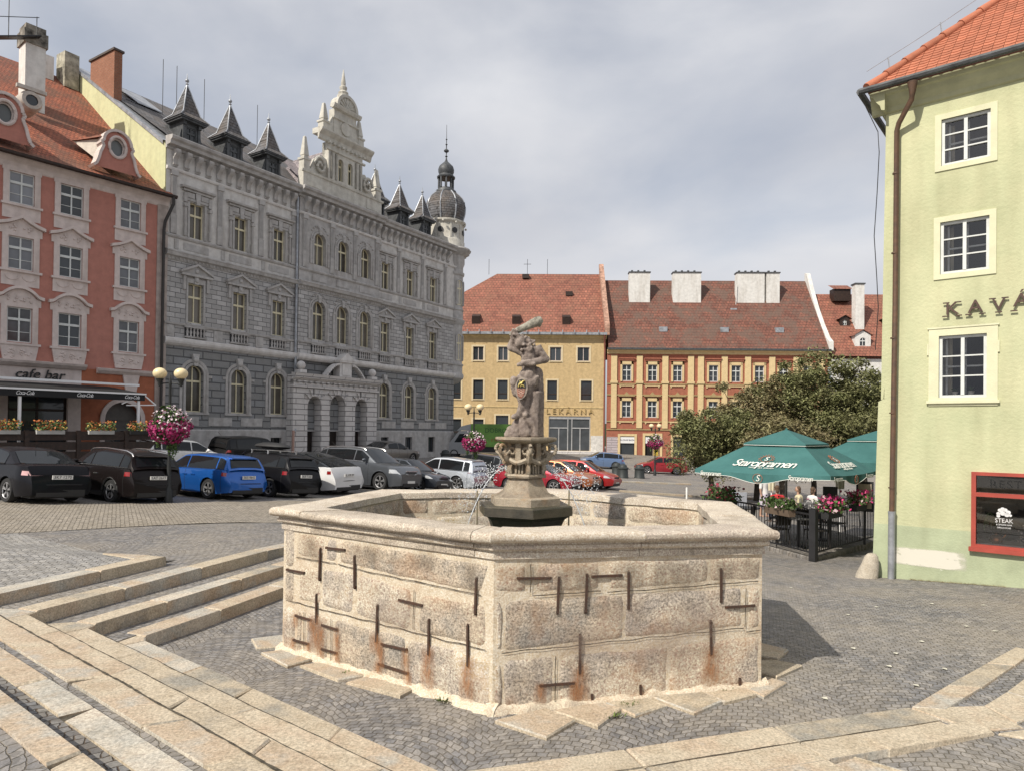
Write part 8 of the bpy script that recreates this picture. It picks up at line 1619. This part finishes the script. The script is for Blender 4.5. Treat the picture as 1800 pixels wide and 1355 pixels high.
# ================================================================= people
m_skin = mat('skin', (.45, .27, .19), .6, var=.05); m_hair = mat('brown_hair', (.10, .06, .035), .8)
def clothed(name, o, caps, mt, vox=.018): return blob(name, caps, mt, o, vox, .0, 10, 2)
def person(x, y, z, rz, label, seated, top, bottom, hair=m_hair, hat=None):
    """one continuous body; clothes are shells over it"""
    o = empty('person', (x, y, z), rz, label, 'person', 'people at the terrace'); V = Vector
    if seated: hip, kn, ft = .50, [V((s*.11, -.42, .50)) for s in (-1, 1)], [V((s*.12, -.42, .06)) for s in (-1, 1)]
    else: hip, kn, ft = .92, [V((-.10, .04, .50)), V((.10, -.10, .50))], [V((-.10, .10, .06)), V((.10, -.06, .06))]
    sh_z = hip+.50; hd = V((0, -.04, sh_z+.27)); P = [V((0, 0, hip)), V((0, .01, hip+.25)), V((0, 0, sh_z-.05))]
    body_ = [(P[0], .14, P[1], .125), (P[1], .125, P[2], .14), (V((-.16, 0, sh_z-.02)), .06, V((.16, 0, sh_z-.02)), .06), (V((0, -.01, sh_z)), .05, V((0, -.03, sh_z+.12)), .05), (hd, (.075, .095, .115)), (hd+V((0, -.09, -.01)), .012, hd+V((0, -.105, -.03)), .014), (hd+V((-.075, 0, 0)), (.012, .02, .03)), (hd+V((.075, 0, 0)), (.012, .02, .03))]
    tops = [(P[0], .155, P[1], .14), (P[1], .14, P[2], .155), (V((-.16, 0, sh_z-.02)), .075, V((.16, 0, sh_z-.02)), .075)]; bots = [(V((0, 0, hip-.02)), .16, V((0, 0, hip+.06)), .15)]; 
    for i, s in enumerate((-1, 1)):
        S0 = V((s*.19, 0, sh_z-.02)); E0 = V((s*.25, -.02, sh_z-.30)); H0 = V((s*.16, -.25, sh_z-.36)) if seated or i else V((s*.24, -.06, sh_z-.56))
        body_ += [(S0, .05, E0, .042), (E0, .04, H0, .03), (H0, (.035, .045, .02))]; dd = (H0-E0).normalized()
        for f in range(4): q = H0+dd*.03+V(((f-1.5)*.018, 0, 0)); body_.append((q, .010, q+dd*(.05+.008*(f in (1, 2)))+V((0, 0, -.012)), .009))
        body_.append((H0+V((-s*.03, 0, .0)), .011, H0+V((-s*.05, -.03, -.01)), .010)); tops += [(S0, .065, S0.lerp(E0, .8), .058)]
        Hp = V((s*.09, 0, hip-.03)); body_ += [(Hp, .085, kn[i], .06), (kn[i], .058, ft[i], .042), (ft[i]+V((0, .02, -.02)), .04, ft[i]+V((0, -.15, -.03)), .032)]; bots += [(Hp, .1, kn[i], .075)]+([(kn[i], .072, ft[i]+V((0, 0, .08)), .06)] if seated else [])
    clothed('body', o, body_, m_skin, .016); clothed('shirt', o, tops, top); clothed('trousers' if seated else 'skirt', o, bots if seated else [(V((0, 0, hip)), .16, V((0, 0, hip-.42)), .21)], bottom)
    clothed('hair', o, [(hd+V((0, .03, .03)), (.088, .09, .105)), (hd+V((0, .07, -.08)), (.07, .05, .09))], hair)
    b = B(); [b.ball(hd+V((s*.03, -.088, .015)), .011, 6) for s in (-1, 1)]; b.build('eyes', m_black, o); b = B(); b.tube([hd+V((-.025, -.088, -.055)), hd+V((0, -.096, -.057)), hd+V((.025, -.088, -.055))], .006, 5); b.build('mouth', mat('lips', (.35, .12, .10), .6), o)
    if hat: b = B(); b.lathe([(.19, .03), (.19, .045), (.1, .055), (.095, .13), (.05, .155), (.001, .157)], hd, 16); b.build('hat', hat, o, smooth=40)
    return o
W_ = mat('white_cotton', (.70, .68, .66), .85, var=.05); NV = mat('navy_cotton', (.05, .06, .09), .85); RD = mat('red_cotton', (.50, .02, .03), .8); LV = mat('lilac_cotton', (.55, .50, .58), .85); ST_ = mat('straw', (.50, .34, .18), .9)
x, y = at(1343, 903, 28); person(x, y, h(x, y), R(30), 'standing person in white and lilac with straw hat, under the left half of the parasol', False, W_, LV, hat=ST_)
x, y = at(1366, 898, 24.5); person(x, y, h(x, y)-.03, R(175), 'seated person in bright red shirt seen from behind, beside the standing one', True, RD, NV); chair(x, y, h(x, y), R(175), 'dark chair under the person in red', False)
x, y = at(1404, 893, 26.3); person(x, y, h(x, y)-.03, R(250), 'seated person with cream shirt at the sunny table, left of two', True, mat('cream_cotton', (.62, .55, .36), .85), NV); chair(x, y, h(x, y), R(250), 'wire chair under the guest in the cream shirt')
x, y = at(1428, 893, 26.6); person(x, y, h(x, y)-.03, R(110), 'seated person in white shirt at the sunny table, right of two', True, W_, NV); chair(x, y, h(x, y), R(110), 'wire chair under the guest in the white shirt')
# small weeds at the foot of the fountain
b = B(); random.seed(9)
for (cx, cy, n) in ((-.62, 6.52, 60), (1.12, 6.33, 50), (.93, 6.12, 30), (2.1, 6.62, 30), (-1.7, 7.2, 30)):
    for k in range(n): a_ = random.uniform(0, 6.28); r_ = abs(random.gauss(0, .05)); p = Vector((cx+cos(a_)*r_, cy+sin(a_)*r_*.6, h(cx, cy)+.02)); t = Vector((cos(a_)*.03, sin(a_)*.03, random.uniform(.01, .04))); s_ = Vector((-sin(a_), cos(a_), 0))*.01; b.poly([p-s_, p+s_, p+t])
b.build('weeds', mat('weed_green', (.10, .14, .03), .8, island=.4), kind='stuff', label='small green weeds in the joints at the fountain foot', cat='weeds')
random.seed(4)
for (px, py) in ((1575, 1150), (1563, 1174), (1500, 1140), (1620, 1128), (1638, 1055), (1490, 1075), (1700, 1100), (1540, 1060), (1450, 1230), (1390, 1020), (1660, 1180), (1730, 1060), (1610, 1210), (1750, 1110)):
    x, y = at(px, py, 2.5/(py-762)*1200); x, y = x, y; b = B(); b.poly([(-.03, -.02, 0), (.02, -.03, .004), (.035, .01, .0), (-.01, .025, .006)]); b.build('fallen_leaf', mat('dry_leaf_pale', (.6, .58, .48), .8), loc=(x, y, h(x, y)+.012), rot=(0, 0, px), label='small pale dry leaf lying on the dark setts right of the fountain', cat='leaf', group='scattered pale leaves')
